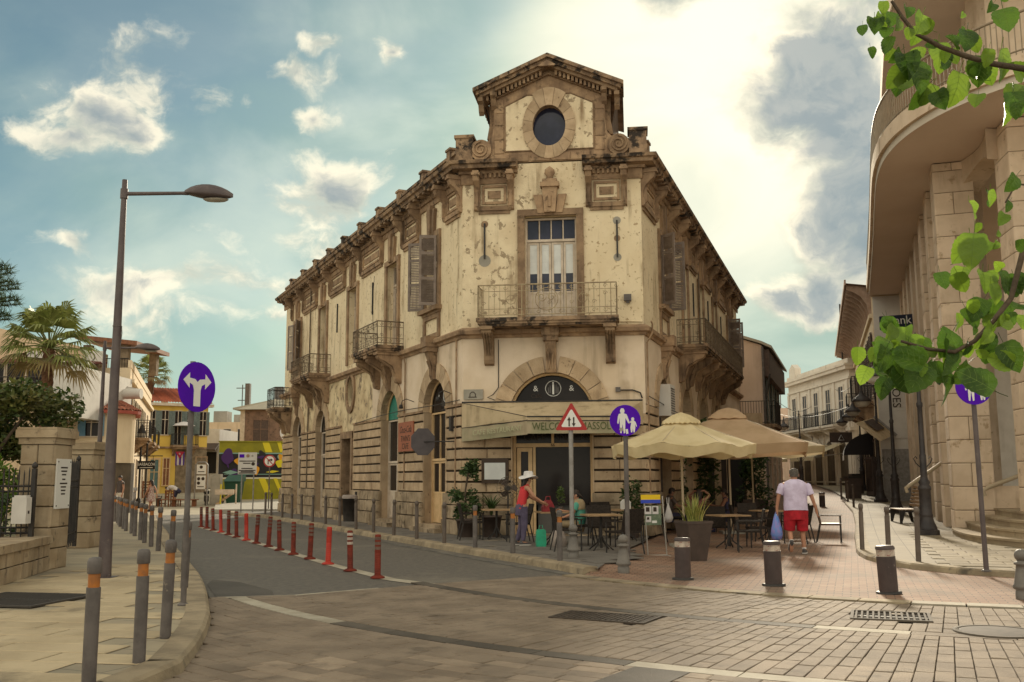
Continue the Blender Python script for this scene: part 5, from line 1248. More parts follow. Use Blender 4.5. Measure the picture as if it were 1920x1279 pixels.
pd = sign_thing('purple blue round sign of adult leading a child, left of the umbrellas', 2.16, 18.77, .10, 2.60, .045)
T = faceT(2.15, 18.70, 2.69, R_(-3)); roundplate(pd, T, .295, PURPLE); walkers(T, pd, 1.05)
stk = flat(T, [(-.10, -.20), (-.06, -.21), (-.04, -.17), (-.06, -.135), (-.10, -.14), (-.12, -.17)], .002, .004); obj('sticker', stk, CONC, pd); obj('sticker', flat(T, [(.0, -.17), (.045, -.165), (.055, -.25), (.015, -.26)], .002, .004), SIGNW, pd)
pr_ = sign_thing('purple blue round pedestrian sign half hidden by the vine leaves', 7.53, 15.95, .11, 3.15, .04, LAMPM, (-.02, 0))
T = faceT(7.50, 15.88, 3.05, R_(-2)); roundplate(pr_, T, .295, PURPLE); walkers(T, pr_, 1.0)
# display stand
dsn = thing('display_stand', 'leaflet stand with yellow and blue header beside the pedestrian sign', 'display stand', (2.9, 20.2, .03), 0)
T = look(2.92, 20.2, .035, R_(12)); m = MB(T)
for s in (-.20, .20): m.tube([(s, 0, 0), (s - .06, .02, 1.2)], .014, 6)
m.tube([(-.24, -.12, 0), (-.2, 0, .02), (.2, 0, .02), (.24, -.12, 0)], .014, 6); obj('stand_frame', m, STEEL, dsn)
hd = MB(T).box(-.33, .08, -.02, .0, 1.13, 1.23); obj('header_board', hd, YELLOWS, dsn); obj('header_board', MB(T).box(-.33, .08, -.021, .0, 1.06, 1.13), BLUES, dsn)
obj('leaflet_panel', MB(T).box(-.25, .10, .0, .02, .62, 1.01), POSTER, dsn)
for a, b, c, d in ((-.25, -.11, .84, 1.0), (-.09, .04, .84, 1.0), (-.23, -.12, .68, .8)):
    obj('leaflet', MB(T).box(a, b, -.008, .0, c, d), WHITEC, dsn); obj('picture', MB(T).box(a + .02, b - .04, -.010, -.008, c + .05, d - .02), INK, dsn)
obj('leaflet', MB(T).box(-.10, .0, -.008, 0, .66, .71), SIGNW, dsn)
# ------------------------------------------------------------------ cafe furniture
def chair(mat=WICKER, slim=False):
    t = thing('cafe_chair', 'x', 'chair', (0, 0, 0)); w = .27
    obj('seat', MB().box(-w, w, -.25, .25, .42, .46), mat, t)
    b = MB().loft([[(-w, .22 + .10 * k / 4, .46 + .44 * k / 4), (w, .22 + .10 * k / 4, .46 + .44 * k / 4), (w, .25 + .10 * k / 4, .46 + .44 * k / 4), (-w, .25 + .10 * k / 4, .46 + .44 * k / 4)] for k in range(5)], True, False); obj('backrest', b, mat, t)
    for sx in (-1, 1):
        obj('leg', MB().tube([(sx * (w - .02), -.23, 0), (sx * (w - .02), -.23, .64 if not slim else .44)], .016, 6), IRON, t)
        obj('leg', MB().tube([(sx * (w - .02), .34, 0), (sx * (w - .02), .24, .45)], .016, 6), IRON, t)
        if not slim: obj('armrest', MB().box(sx * w - .03, sx * w + .03, -.26, .28, .64, .665), mat, t)
    return t
def table():
    t = thing('cafe_table', 'x', 'table', (0, 0, 0)); obj('tabletop', MB().box(-.37, .37, -.37, .37, .715, .745), TABLEW, t)
    obj('pedestal', MB().tube([(0, 0, .05), (0, 0, .715)], .03, 8), IRON, t)
    for k in range(4):
        a = pi / 4 + k * pi / 2; obj('foot', MB().tube([(.0, 0, .33), (.10 * cos(a), .10 * sin(a), .16), (.30 * cos(a), .30 * sin(a), .012)], .016, 6), IRON, t)
    return t
def zc(x, y): 
    s = 1.55 + (y - 17) * .27
    return .106 if x < s - .3 else .03 + gz(x, y) if x > s + .75 else .03 + .075 * (s + .75 - x) / 1.05
G6, G7 = 'black wicker cafe chairs', 'square cafe tables'
tb = table(); tb['group'] = G7
TBL = [((-.40, 24.7), .1, 'square cafe table beside the standing fan'), ((.92, 22.75), .2, 'square cafe table with the red bag, between the two women'), ((1.85, 20.9), .15, 'square cafe table behind the triangular sign, empty'), ((2.75, 24.2), .1, 'small table against the wall holding a white napkin holder'), ((4.85, 22.4), .3, 'table behind the snake plant with its edge showing'), ((6.55, 25.4), .3, 'table under the tan umbrella before the walking man'), ((5.3, 28.3), .3, 'table where the women sit by the greenery')]
for i, ((x, y), rz, lb) in enumerate(TBL):
    place(tb, (x, y, zc(x, y)), rz) if i == 0 else dup(tb, (x, y, zc(x, y)), rz, lb, G7)
    if i == 0: tb['label'] = lb
ch = chair(); ch['group'] = G6
CHS = [((-1.0, 24.5), 1.75, 'black chair with its back to the potted plants'), ((.12, 23.6), -1.4, 'black chair just left of the woman in the hat'), ((1.55, 22.45), -1.5, 'black chair the seated woman in teal uses'), ((1.15, 20.75), 1.7, 'black chair left of the empty table behind the triangular sign'), ((2.22, 20.05), -2.5, 'black chair seen from behind beside the pedestrian sign pole'), ((1.95, 21.85), 0.1, 'black chair facing the street behind the empty table'), ((2.3, 24.9), .3, 'black chair against the wall under the umbrella edge'), ((3.3, 23.6), -1.8, 'black chair right of the wall table behind the leaflet stand'),
       ((5.05, 21.35), -1.75, 'black wicker chair in profile right of the snake plant'), ((4.75, 23.2), 0.0, 'black chair with its back squarely to us behind the snake plant'), ((5.6, 22.7), -1.6, 'black chair between the profile chair and the tan umbrella table'), ((6.9, 24.2), -2.2, 'black chair angled beside the blue carrier bag'), ((6.3, 26.2), .2, 'black chair behind the table under the tan umbrella'), ((5.8, 25.0), 1.5, 'black chair left of the table under the tan umbrella'), ((7.3, 25.9), -1.5, 'black chair half hidden by the walking man'), ((4.5, 27.9), 1.6, 'black chair deep in shade under the greenery'), ((6.0, 28.6), -1.5, 'black chair of the woman in the dark top')]
for i, ((x, y), rz, lb) in enumerate(CHS):
    if i == 0: place(ch, (x, y, zc(x, y)), rz); ch['label'] = lb
    else: dup(ch, (x, y, zc(x, y)), rz, lb, G6)
# the chair beyond the walking man's right arm
wc = chair(M('brown_chair_wood', (.09, .05, .03), (.06, .035, .02), 6, .5)); place(wc, (7.75, 24.3, .03), R_(70)); wc['label'] = 'dark wooden chair standing alone to the right of the walking man'
# umbrellas
def umbrella(label, x, y, z0, R, zr, za, n, mat, val=.24, rot=0, vent=.24, sq=False):
    t = thing('parasol', label, 'umbrella', (x, y, z0), 0, 'cafe umbrellas')
    def rim(a_):   # radius of a polygon with n corners
        q = (a_ - rot) % (2 * pi / n) - pi / n; return cos(pi / n) / cos(q)
    K = n * 10; c = MB(); rings = []
    for f in (.10, .35, .6, .82, 1.0):
        rg = []
        for j in range(K):
            a_ = 2 * pi * j / K; between = abs(((a_ - rot) / (2 * pi / n)) % 1 - .5); sag = (.5 - between) * 2
            rr_ = R * f * rim(a_); z = za + (zr - za) * f - .04 * sin(pi * f) - .10 * sag * f + .014 * sin(a_ * 19 + f * 14) * f
            rg.append((x + rr_ * cos(a_), y + rr_ * sin(a_), z))
        rings.append(rg)
    c.loft(rings, True, True, False); canopy = obj('canopy', c, mat, t)
    v = MB(); r2 = []
    for d in (0, .5, 1.0):
        rg = []
        for j in range(K):
            a_ = 2 * pi * j / K; between = abs(((a_ - rot) / (2 * pi / n)) % 1 - .5); rr_ = R * rim(a_) * (1 - .03 * d) + .035 * d * sin(j * 1.7)
            rg.append((x + rr_ * cos(a_), y + rr_ * sin(a_), zr - .10 * (.5 - between) * 2 - val * d * (.86 + .28 * (.5 - between))))
        r2.append(rg)
    v.loft(r2, True, True, False); obj('valance', v, mat, canopy)
    vt = MB(); r3 = [[(x + R * f * rim(2 * pi * j / K) * cos(2 * pi * j / K), y + R * f * rim(2 * pi * j / K) * sin(2 * pi * j / K), z + .02 * sin(j * 1.9) * f * 3) for j in range(K)] for f, z in ((.01, za + .10), (vent * .5, za + .03), (vent, za + (zr - za) * vent + .06), (vent * 1.06, za + (zr - za) * vent - .0))]
    vt.loft(r3, True, True, False); obj('vent_cap', vt, mat, canopy)
    obj('pole', MB().tube([(x, y, z0), (x - .02, y, za + .08)], .028, 10), POLEW, t)
    for k in range(n):
        a_ = rot + 2 * pi * k / n; rb = obj('rib', MB().tube([(x, y, za - .06), (x + R * .98 * cos(a_), y + R * .98 * sin(a_), zr - .02)], .012, 5), POLEW, t)
        obj('strut', MB().tube([(x, y, za - .75), (x + R * .5 * cos(a_), y + R * .5 * sin(a_), za + (zr - za) * .5 - .07)], .010, 5), POLEW, rb)
    obj('base_block', MB().box(x - .3, x + .3, y - .3, y + .3, z0, z0 + .09), CONC, t); return t
umbrella('cream eight sided umbrella above the snake plant, nearest of the three', 3.90, 22.7, .03, 1.72, 2.36, 3.0, 8, UMBR, .24, R_(20), .26)
umbrella('large tan square umbrella standing behind the cream one', 6.15, 28.0, .03, 3.0, 2.52, 3.48, 4, UMBR2, .28, R_(30), .24)
umbrella('pale umbrella at the back, its edge poking out right of the tan one', 8.15, 33.6, .16, 2.75, 2.62, 3.4, 6, UMBR3, .26, R_(12), .2)
# pots and plants
def blade(m, p, d, h, w, lean=.15, curl=0.0):
    p = V(p); s = V((-d.y, d.x, 0)); pts = []
    for k in range(5):
        f = k / 4; c = p + V((0, 0, h * f * (1 - curl * f))) + d * (lean * f * f + curl * f * f * h); ww = w * (1 - f) ** .5 * (.6 + .4 * min(1, f * 4)); pts.append((c - s * ww, c + d * ww * .3, c + s * ww))
    for (a, b, c), (e, f_, g_) in zip(pts[:-1], pts[1:]): m.add([a, b, f_, e], [(0, 1, 2, 3)], True); m.add([b, c, g_, f_], [(0, 1, 2, 3)], True)
sp2 = thing('snake_plant', 'variegated snake plant in a tall tapering dark square pot', 'potted plant', (3.49, 19.2, .03))
pm = MB(); T = look(3.49, 19.25, .03, R_(20)); pm.T = T
pm.loft([[(-w, -w, z), (w, -w, z), (w, w, z), (-w, w, z)] for w, z in ((.17, 0), (.265, .70), (.275, .70), (.275, .75), (.24, .75), (.235, .68))], True, False); obj('pot', pm, POTM, sp2)
for i in range(44):
    a = random.uniform(0, 2 * pi); r = random.uniform(0, .18); h = random.uniform(.32, .62); m = MB(); e = MB(); d = V((cos(a), sin(a), 0)); p = (3.49 + r * cos(a), 19.25 + r * sin(a), .70)
    st_ = random.getstate(); blade(m, p, d, h, .028, random.uniform(.05, .24), .12 if i % 3 == 0 else 0); random.setstate(st_); blade(e, (p[0] + .002, p[1] + .004, p[2]), d, h * .995, .036, random.uniform(.05, .24), .12 if i % 3 == 0 else 0)
    lf_ = obj('leaf', m, SNAKE, sp2); obj('leaf_edge', e, SNAKEY, lf_)
def leafcloud(m, c, rad, n, size, seed=0, flatten=1.0):
    """Leaf-sized faces spread through an uneven crown."""
    rnd = random.Random(seed); c = V(c)
    blobs = [(V((rnd.uniform(-.7, .7) * rad[0], rnd.uniform(-.7, .7) * rad[1], rnd.uniform(-.7, .7) * rad[2])), rnd.uniform(.3, .6)) for _ in range(14)]
    for _ in range(n):
        b, k = rnd.choice(blobs); d = V((rnd.gauss(0, 1), rnd.gauss(0, 1), rnd.gauss(0, 1))).normalized() * (rnd.random() ** .4)
        p = c + b + V((d.x * rad[0] * k, d.y * rad[1] * k, d.z * rad[2] * k)); s = size * rnd.uniform(.6, 1.4)
        u = V((rnd.gauss(0, 1), rnd.gauss(0, 1), rnd.gauss(0, .6))).normalized(); w = u.orthogonal().normalized(); w = (w + u.cross(w) * rnd.uniform(-1, 1)).normalized()
        m.add([p - u * s, p + w * s * .45, p + u * s, p - w * s * .45], [(0, 1, 2, 3)])
p1 = thing('potted_shrub', 'tall dark potted shrub in two tufts at the building corner', 'potted plant', (-1.2, 25.6, .11))
obj('pot', MB().lathe([(.19, 0), (.25, .42), (.27, .42), (.27, .47), (.22, .47)], 16, (-1.2, 25.6, .11)), POTM, p1); obj('stem', MB().tube([(-1.2, 25.6, .5), (-1.22, 25.6, 1.3), (-1.15, 25.6, 1.75)], .025, 6), BARK, p1)
m = MB(); leafcloud(m, (-1.2, 25.6, .95), (.45, .4, .42), 900, .055, 1); leafcloud(m, (-1.13, 25.6, 1.85), (.26, .24, .34), 420, .06, 2); obj('foliage', m, LEAFD, p1, 'stuff')
p2 = thing('potted_spiky_plant', 'spiky leaved plant in a dark pot left of the fan', 'potted plant', (-.55, 25.7, .11))
obj('pot', MB().lathe([(.2, 0), (.26, .5), (.28, .5), (.28, .55), (.22, .55)], 16, (-.55, 25.7, .11)), POTM, p2)
for i in range(20):
    m = MB(); a = i * 2.4; blade(m, (-.55, 25.7, .6), V((cos(a), sin(a), 0)), random.uniform(.6, .95), .035, .25, .3); obj('leaf', m, LEAFD, p2)
p3 = thing('potted_bush', 'round dark bush in a pot against the cafe wall by the pedestrian sign', 'potted plant', (3.05, 25.3, .11)); obj('pot', MB().lathe([(.15, 0), (.2, .5), (.17, .5)], 14, (3.05, 25.3, .11)), POTM, p3); m = MB(); leafcloud(m, (3.05, 25.3, 1.1), (.3, .3, .5), 600, .05, 5); obj('foliage', m, LEAFD, p3, 'stuff')
p4 = thing('potted_sprig', 'little leafy plant in a pot on the table between the two women', 'potted plant', (1.12, 23.0, .85)); obj('pot', MB().lathe([(.05, 0), (.06, .1), (.05, .1)], 10, (1.12, 23.0, zc(.92, 22.9) + .747)), POTM, p4); m = MB(); leafcloud(m, (1.12, 23.0, 1.2), (.10, .10, .25), 220, .03, 6); obj('foliage', m, LEAFM, p4, 'stuff')
for k, (x, y, z, r, n, lb) in enumerate([(4.75, 31.2, 1.9, (.9, .7, 1.5), 2600, 'leafy dark climber covering the right facade behind the cream umbrella'), (6.3, 34.2, 2.1, (1.0, .8, 1.3), 2600, 'second leafy climber farther up the facade under the tan umbrella'), (9.6, 39.5, 1.6, (.6, .6, 1.2), 1500, 'dark shrub at the pavement by the far stone pier')]):
    t = thing('climbing_shrub', lb, 'shrub', (x, y, gz(x, y)), 0, 'greenery along the pedestrian street'); obj('stem', MB().tube([(x, y, gz(x, y)), (x + .1, y, 1), (x - .1, y, z + .6)], [.05, .04, .015], 6), BARK, t)
    obj('planter', MB().box(x - .5, x + .5, y - .25, y + .25, gz(x, y), gz(x, y) + .5), POTM, t); m = MB(); leafcloud(m, (x, y, z), r, n, .085, 20 + k); obj('foliage', m, LEAFD, t, 'stuff')
# fan, bags, bin
fn = thing('standing_fan', 'round black wire fan on a stand before the stone wall', 'fan', (-.1, 25.2, .11)); T = look(-.12, 25.3, 1.36, R_(10))
m = MB(T)
for r in (.10, .2, .29): m.tube([(r * cos(2 * pi * i / 24), -.02 - .07 * (1 - r * 3), r * sin(2 * pi * i / 24)) for i in range(25)], .006, 4, True, False)
for i in range(20): a = 2 * pi * i / 20; m.tube([(.05 * cos(a), -.09, .05 * sin(a)), (.29 * cos(a), -.02, .29 * sin(a)), (.05 * cos(a), .08, .05 * sin(a))], .004, 4, True, False)
obj('cage', m, M('fan_wire', (.10, .08, .06), rough=.4), fn)
for k in range(3):
    a = 2 * pi * k / 3; obj('blade', MB(T).add([(0, 0, 0), (.24 * cos(a - .4), -.03, .24 * sin(a - .4)), (.26 * cos(a), 0, .26 * sin(a)), (.2 * cos(a + .5), .03, .2 * sin(a + .5))], [(0, 1, 2, 3)]), POTM, fn)
obj('motor', MB(T).tube([(0, -.05, 0), (0, .2, 0)], .07, 10), IRON, fn); obj('stand', MB().tube([(-.12, 25.45, 1.36), (-.12, 25.45, .13)], .02, 8).lathe([(.2, .11), (.2, .14), (.03, .17)], 14, (-.12, 25.45, 0)), IRON, fn)
gb = MB(); T = look(.62, 21.95, .11, .2); gb.T = T; gb.loft([[(-a, -.06, z), (a, -.06, z), (a, .06, z), (-a, .06, z)] for a, z in ((.10, 0), (.11, .1), (.10, .34), (.08, .38))], True, False); gbo = single('shopping_bag', gb, GREENBAG, 'green paper bag on the pavement beside the standing woman', 'bag'); obj('handle', MB(T).tube([(-.05, 0, .37), (-.03, 0, .47), (.03, 0, .47), (.05, 0, .37)], .006, 4), GREENBAG, gbo)
gb = MB(); gb.lathe([(.15, 0), (.19, .08), (.17, .22), (.12, .34), (.08, .40)], 14, (1.0, 21.9, .11)); gbo = single('cloth_bag', gb, GREYBAG, 'pale grey bag slumped on the pavement by the seated woman', 'bag'); obj('handle', MB().tube([(.94, 21.85, .48), (.97, 21.85, .66), (1.05, 21.87, .66), (1.06, 21.88, .48)], .01, 5), SIGNW, gbo)
rbg = MB(); T = look(.80, 22.6, zc(.9, 22.7) + .747, .3); rbg.T = T; rbg.loft([[(-a, -.07, z), (a, -.07, z), (a, .07, z), (-a, .07, z)] for a, z in ((.13, 0), (.14, .10), (.09, .21), (.05, .26))], True, False); rbo = single('handbag', rbg, REDBAG, 'dark red handbag standing on the table before the woman in the hat', 'handbag'); obj('handle', MB(T).tube([(-.06, 0, .23), (-.04, 0, .34), (.05, 0, .34), (.07, 0, .23)], .012, 5), REDBAG, rbo)
nb = MB(); T = look(2.75, 24.2, zc(2.75, 24.2) + .747, .2); nb.T = T; nb.box(-.11, .11, -.07, .07, 0, .16).ext([(-.13, -.06, .16), (.13, -.06, .16), (.05, -.06, .24), (-.05, -.06, .24)], (0, .1, 0)); single('napkin_box', nb, SIGNW, 'white napkin box on the small table against the wall', 'napkin box')
pb = MB(); pb.lathe([(.02, .95), (.05, .85), (.10, .70), (.13, .58), (.08, .48), (.0, .46)], 10, (4.0, 25.6, .0)); wbg = single('carrier_bag', pb, WHITEC, 'white plastic bag hanging in the shade right of the leaflet stand', 'bag'); obj('handle', MB().tube([(3.98, 25.6, .93), (3.97, 25.6, 1.1), (4.03, 25.6, 1.1), (4.02, 25.6, .93)], .01, 4), WHITEC, wbg)
bn = thing('litter_bin', 'dark open litter bin against the left facade beside the plain doorway', 'bin', (-5.3, 32.3, .11)); obj('body', MB().lathe([(.20, .25), (.24, 1.0), (.25, 1.0), (.25, 1.05), (.20, 1.05), (.19, .8)], 14, (-5.3, 32.3, 0)), IRON, bn); obj('post', MB().tube([(-5.1, 32.3, .1), (-5.1, 32.3, 1.2)], .04, 8), IRON, bn); obj('liner', MB().lathe([(.255, .98), (.26, 1.05), (.22, 1.1), (.2, 1.04)], 14, (-5.3, 32.3, 0)), GREYBAG, bn)
# ------------------------------------------------------------------ left side: pavement edge, garden, houses across the plaza
def big_lamp(label, x, y, h):
    t = thing('street_lamp', label, 'street lamp', (x, y, .105), 0, 'cobra head street lamps')
    obj('pole', MB().lathe([(.105, 0), (.098, .3), (.045, h - .3), (.042, h)], 14, (x, y, .105)), LAMPM, t)
    obj('base_plate', MB().box(x - .17, x + .17, y - .17, y + .17, .105, .125).lathe([(.02, .12), (.02, .17)], 6, (x - .13, y - .13, 0)).lathe([(.02, .12), (.02, .17)], 6, (x + .13, y - .13, 0)), LAMPM, t)
    za = h - .13; obj('collar', MB().lathe([(.062, za - .08), (.062, za + .08)], 12, (x, y, 0)), LAMPM, t)
    obj('arm', MB().tube([(x + .04, y, za), (x + .95, y - .02, za + .0), (x + 1.05, y - .02, za)], [.034, .030, .036], 8), LAMPM, t)
    m = MB(); rings = []
    for k in range(9):
        f = k / 8; w = .17 * sin(pi * min(1, f * .95 + .06)) ** .6; cx = x + 1.0 + .78 * f; zt = za + .06 + .13 * sin(pi * f) ** .8 - .07 * f; zb = za - .055 * sin(pi * f) - .07 * f
        rings.append([(cx, y + w * cos(q), (zt if sin(q) > 0 else zb) * abs(sin(q)) + (za - .06 * f) * (1 - abs(sin(q)))) for q in [2 * pi * j / 12 for j in range(12)]])
    m.loft(rings); hd = obj('lamp_head', m, LAMPM, t)
    obj('lens', MB().loft([[(x + 1.5 + a * cos(q), y + a * .55 * sin(q), za - .102 - d) for q in [2 * pi * j / 14 for j in range(14)]] for a, d in ((.21, 0), (.17, .025), (.05, .035))]), WARMGL, hd)
    obj('tie', MB().tube([(x + .07 * cos(q), y + .07 * sin(q), h * .62 + .1) for q in [2 * pi * j / 10 for j in range(11)]] + [(x + .1, y - .05, h * .62 - .02), (x + .09, y - .06, h * .62 - .22)], .008, 4), GREYM, t); return t
big_lamp('tall dark street lamp with flat oval head at the front of the left pavement', -6.32, 15.51, 6.36)
big_lamp('smaller looking street lamp farther up the left pavement behind the tall one', -13.12, 31.3, 5.95)
def gate_pier(label, x0, x1, y0, y1, z1, rows, seed):
    t = thing('gate_pier', label, 'gate pier', (x0, y0, .1), 0, 'stone gate piers'); random.seed(seed)
    obj('core', MB().box(x0 + .012, x1 - .012, y0 + .012, y1 - .012, .1, z1 - .02), JOINT, t)
    z = .1; T1 = frame((x0, y0), 90, 1); T2 = frame((x1, y0), 0, 1)
    for k in range(rows):
        h = (z1 - .30 - .1) / rows
        for T, L in ((T1, x1 - x0), (T2, y1 - y0)): course(t, T, 0, L, z, z + h, -.03, .012 + .004 * (k % 2), GATEST, L * (.55 if (k + (T is T2)) % 2 else .95), .012, .014)
        z += h
    for d, a, b in ((.035, z, z + .11), (.075, z + .11, z + .25), (.06, z + .25, z + .29)):
        obj('cap_stone', MB().box(x0 - d, x1 + d, y0 - d, y1 + d, a, b - .004), GATEST, t)
    return t
GATEST = M('gate_stone', (.40, .31, .205), (.30, .22, .135), 2.2, .92, .5, 25, streak=((.13, .09, .06), .7, 4), spots=((.12, .09, .06), 3.2, .58, .68), vary=.14)
g1 = gate_pier('nearer square stone gate pier carrying a white plaque', -8.40, -7.84, 16.85, 17.55, 2.52, 6, 3)
gate_pier('farther stone gate pier behind the black iron gate leaf', -10.05, -9.45, 22.2, 22.95, 2.48, 6, 4)
pq = single('wall_plaque', MB().box(-7.825, -7.80, 16.93, 17.47, 1.12, 1.97), SIGNW, 'tall white engraved plaque on the side of the nearer gate pier', 'plaque')
for k, (z, w) in enumerate(((1.82, .26), (1.76, .22), (1.70, .16), (1.62, .12), (1.55, .28), (1.49, .2), (1.43, .17), (1.37, .15))): obj('engraved_line', MB().box(-7.80, -7.798, 17.2 - w / 2, 17.2 + w / 2, z - .013, z + .013), INK, pq)
for y in (16.97, 17.43):
    for z in (1.17, 1.92): obj('screw', MB().box(-7.80, -7.794, y - .012, y + .012, z - .012, z + .012), INK, pq)
lwl = thing('low_wall', 'low stone garden wall with a paved top left of the gate pier', 'wall', (-8.0, 15.5, .1))
wl_a, wl_b = V((-7.80, 16.82)), V((-7.05, 12.9)); e_ = (wl_b - wl_a); ang_ = math.degrees(atan2(e_.x, e_.y)); TW = frame((wl_a.x, wl_a.y), ang_, -1); LW_ = e_.length
if (TW.to_3x3() @ V((0, 1, 0))).x < 0: TW = frame((wl_a.x, wl_a.y), ang_, 1)
obj('core', MB(TW).box(0, LW_, -.62, -.012, .1, .60), JOINT, lwl)
for z0, z1 in ((.1, .34), (.34, .56)): course(lwl, TW, 0, LW_, z0, z1, -.03, .01, GATEST, .42, .012, .012)
k = int(LW_ / .34)
for i in range(k): obj('coping_stone', MB(TW).box(LW_ * i / k + .004, LW_ * (i + 1) / k - .004, -.68, .05, .56, .68 + random.uniform(-.004, .004)), GATEST, lwl)
def iron_fence(name, label, cat, p, q, z0, z1, n, spear=True):
    t = thing(name, label, cat, (*p, z0)); p, q = V(p), V(q); u = (q - p).normalized(); L = (q - p).length
    for s in (0, L): c = p + u * s; obj('post', MB().box(c.x - .035, c.x + .035, c.y - .035, c.y + .035, z0 - .05, z1 + .08).lathe([(.0, z1 + .2), (.05, z1 + .15), (.05, z1 + .10), (.02, z1 + .08)], 8, (c.x, c.y, 0)), IRON, t)
    for z in (z0 + .08, z0 + (z1 - z0) * .16, z0 + (z1 - z0) * .72, z0 + (z1 - z0) * .80): obj('rail', MB().tube([(p.x, p.y, z), (q.x, q.y, z)], .016, 4, False), IRON, t)
    bm0 = MB().tube([(0, 0, z0), (0, 0, z1 - .02), (0, 0, z1 + .06)], [.012, .012, .002], 6); me = bm0.mesh('bar', IRON)
    for i in range(1, n): c = p + u * (L * i / n); piece('bar', me, t, MX.Translation(V((c.x, c.y, .06 * (i % 2)))))
    return t
iron_fence('iron_fence', 'black spear topped iron fence on the low garden wall', 'fence', (-8.0, 16.55), (-9.7, 16.25), .66, 1.72, 22)
gt = iron_fence('iron_gate', 'open black iron gate leaf between the two stone piers', 'gate', (-8.35, 18.0), (-9.62, 21.9), .22, 1.95, 24)
mbx = single('meter_cabinet', MB().box(-8.22, -7.98, 16.30, 16.48, .90, 1.33).box(-8.20, -8.0, 16.32, 16.46, 1.33, 1.36), PANELW, 'pale metal meter cabinet fixed to the iron fence', 'cabinet'); obj('lock', MB().box(-7.98, -7.975, 16.36, 16.41, 1.06, 1.11), INK, mbx)
gd = MB().add([(-40, 5, .112), (-9.4, 16.2, .112), (-9.9, 22.5, .112), (-14.5, 32, .112), (-18, 41, .112), (-42, 41, .112)], [(0, 1, 2, 3, 4, 5)]); tag(obj('garden_ground', gd, M('garden_soil', (.10, .085, .045), (.15, .13, .06), 1.2, .95, .5, 15)), kind='structure')
def bushy_tree(name, label, x, y, zc_, rad, n, size, mat, seed, trunk=.14, group=None):
    t = thing(name, label, 'tree', (x, y, .1), 0, group); obj('trunk', MB().tube([(x, y, .1), (x + .1, y, zc_ * .5), (x - .1, y + .1, zc_)], [trunk, trunk * .8, trunk * .4], 8), BARK, t)
    for k in range(5): a = k * 1.3; obj('limb', MB().tube([(x, y, zc_ * .45), (x + rad[0] * .3 * cos(a), y + rad[1] * .3 * sin(a), zc_ * .8), (x + rad[0] * .65 * cos(a), y + rad[1] * .65 * sin(a), zc_ + .3)], [trunk * .6, trunk * .4, .02], 6), BARK, t)
    m = MB(); leafcloud(m, (x, y, zc_), rad, n, size, seed); obj('crown', m, mat, t, 'stuff'); return t
bushy_tree('clipped_tree', 'dense dark broad leaved tree behind the gate piers', -13.0, 24.0, 3.0, (1.75, 1.5, 1.0), 9000, .085, M('ficus_leaf', (.05, .085, .018), (.13, .115, .03), 2.2, .5, trans=.2, vary=.35, coords='Island'), 11)
bushy_tree('garden_shrub', 'bright green shrub showing through the fence by the pier', -10.1, 19.6, 1.55, (.55, .5, .75), 900, .07, LEAFY, 12, .04)
bushy_tree('garden_hedge_bush', 'dark low bush behind the iron fence', -10.2, 18.3, .9, (.9, .6, .5), 1600, .06, LEAFD, 13, .04)
pn = thing('pine_tree', 'pine branches reaching in at the left edge of the frame', 'tree', (-9.5, 14.6, .1)); obj('trunk', MB().tube([(-9.42, 14.9, .1), (-9.42, 14.9, 5.2)], [.16, .08], 8), BARK, pn)
nd_ = MB(); rnd = random.Random(5)
for z, L in ((3.9, 1.62), (4.15, 1.75), (4.4, 1.72), (4.65, 1.6), (4.9, 1.2)):
    for a in (-.25, -.05, .15, .5, 2, 3.4, 4.6):
        tip = V((-9.42 + L * cos(a), 14.9 + L * sin(a) * .7, z + .25)); obj('limb', MB().tube([(-9.42, 14.9, z), tip], [.016, .004], 5), BARK, pn)
        for _ in range(420):
            f = rnd.uniform(.35, 1); c = V((-9.42, 14.9, z)).lerp(tip, f); d = V((rnd.gauss(.5, 1) * (1 if a < 1 else -.3), rnd.gauss(0, 1), rnd.gauss(.5, .7))).normalized() * rnd.uniform(.09, .17); s = d.orthogonal().normalized() * .0055
            nd_.add([c - s, c + s, c + d], [(0, 1, 2)])
obj('needles', nd_, M('pine_needle', (.05, .085, .03), (.08, .11, .04), 5, .6, vary=.3, coords='Island'), pn, 'stuff')
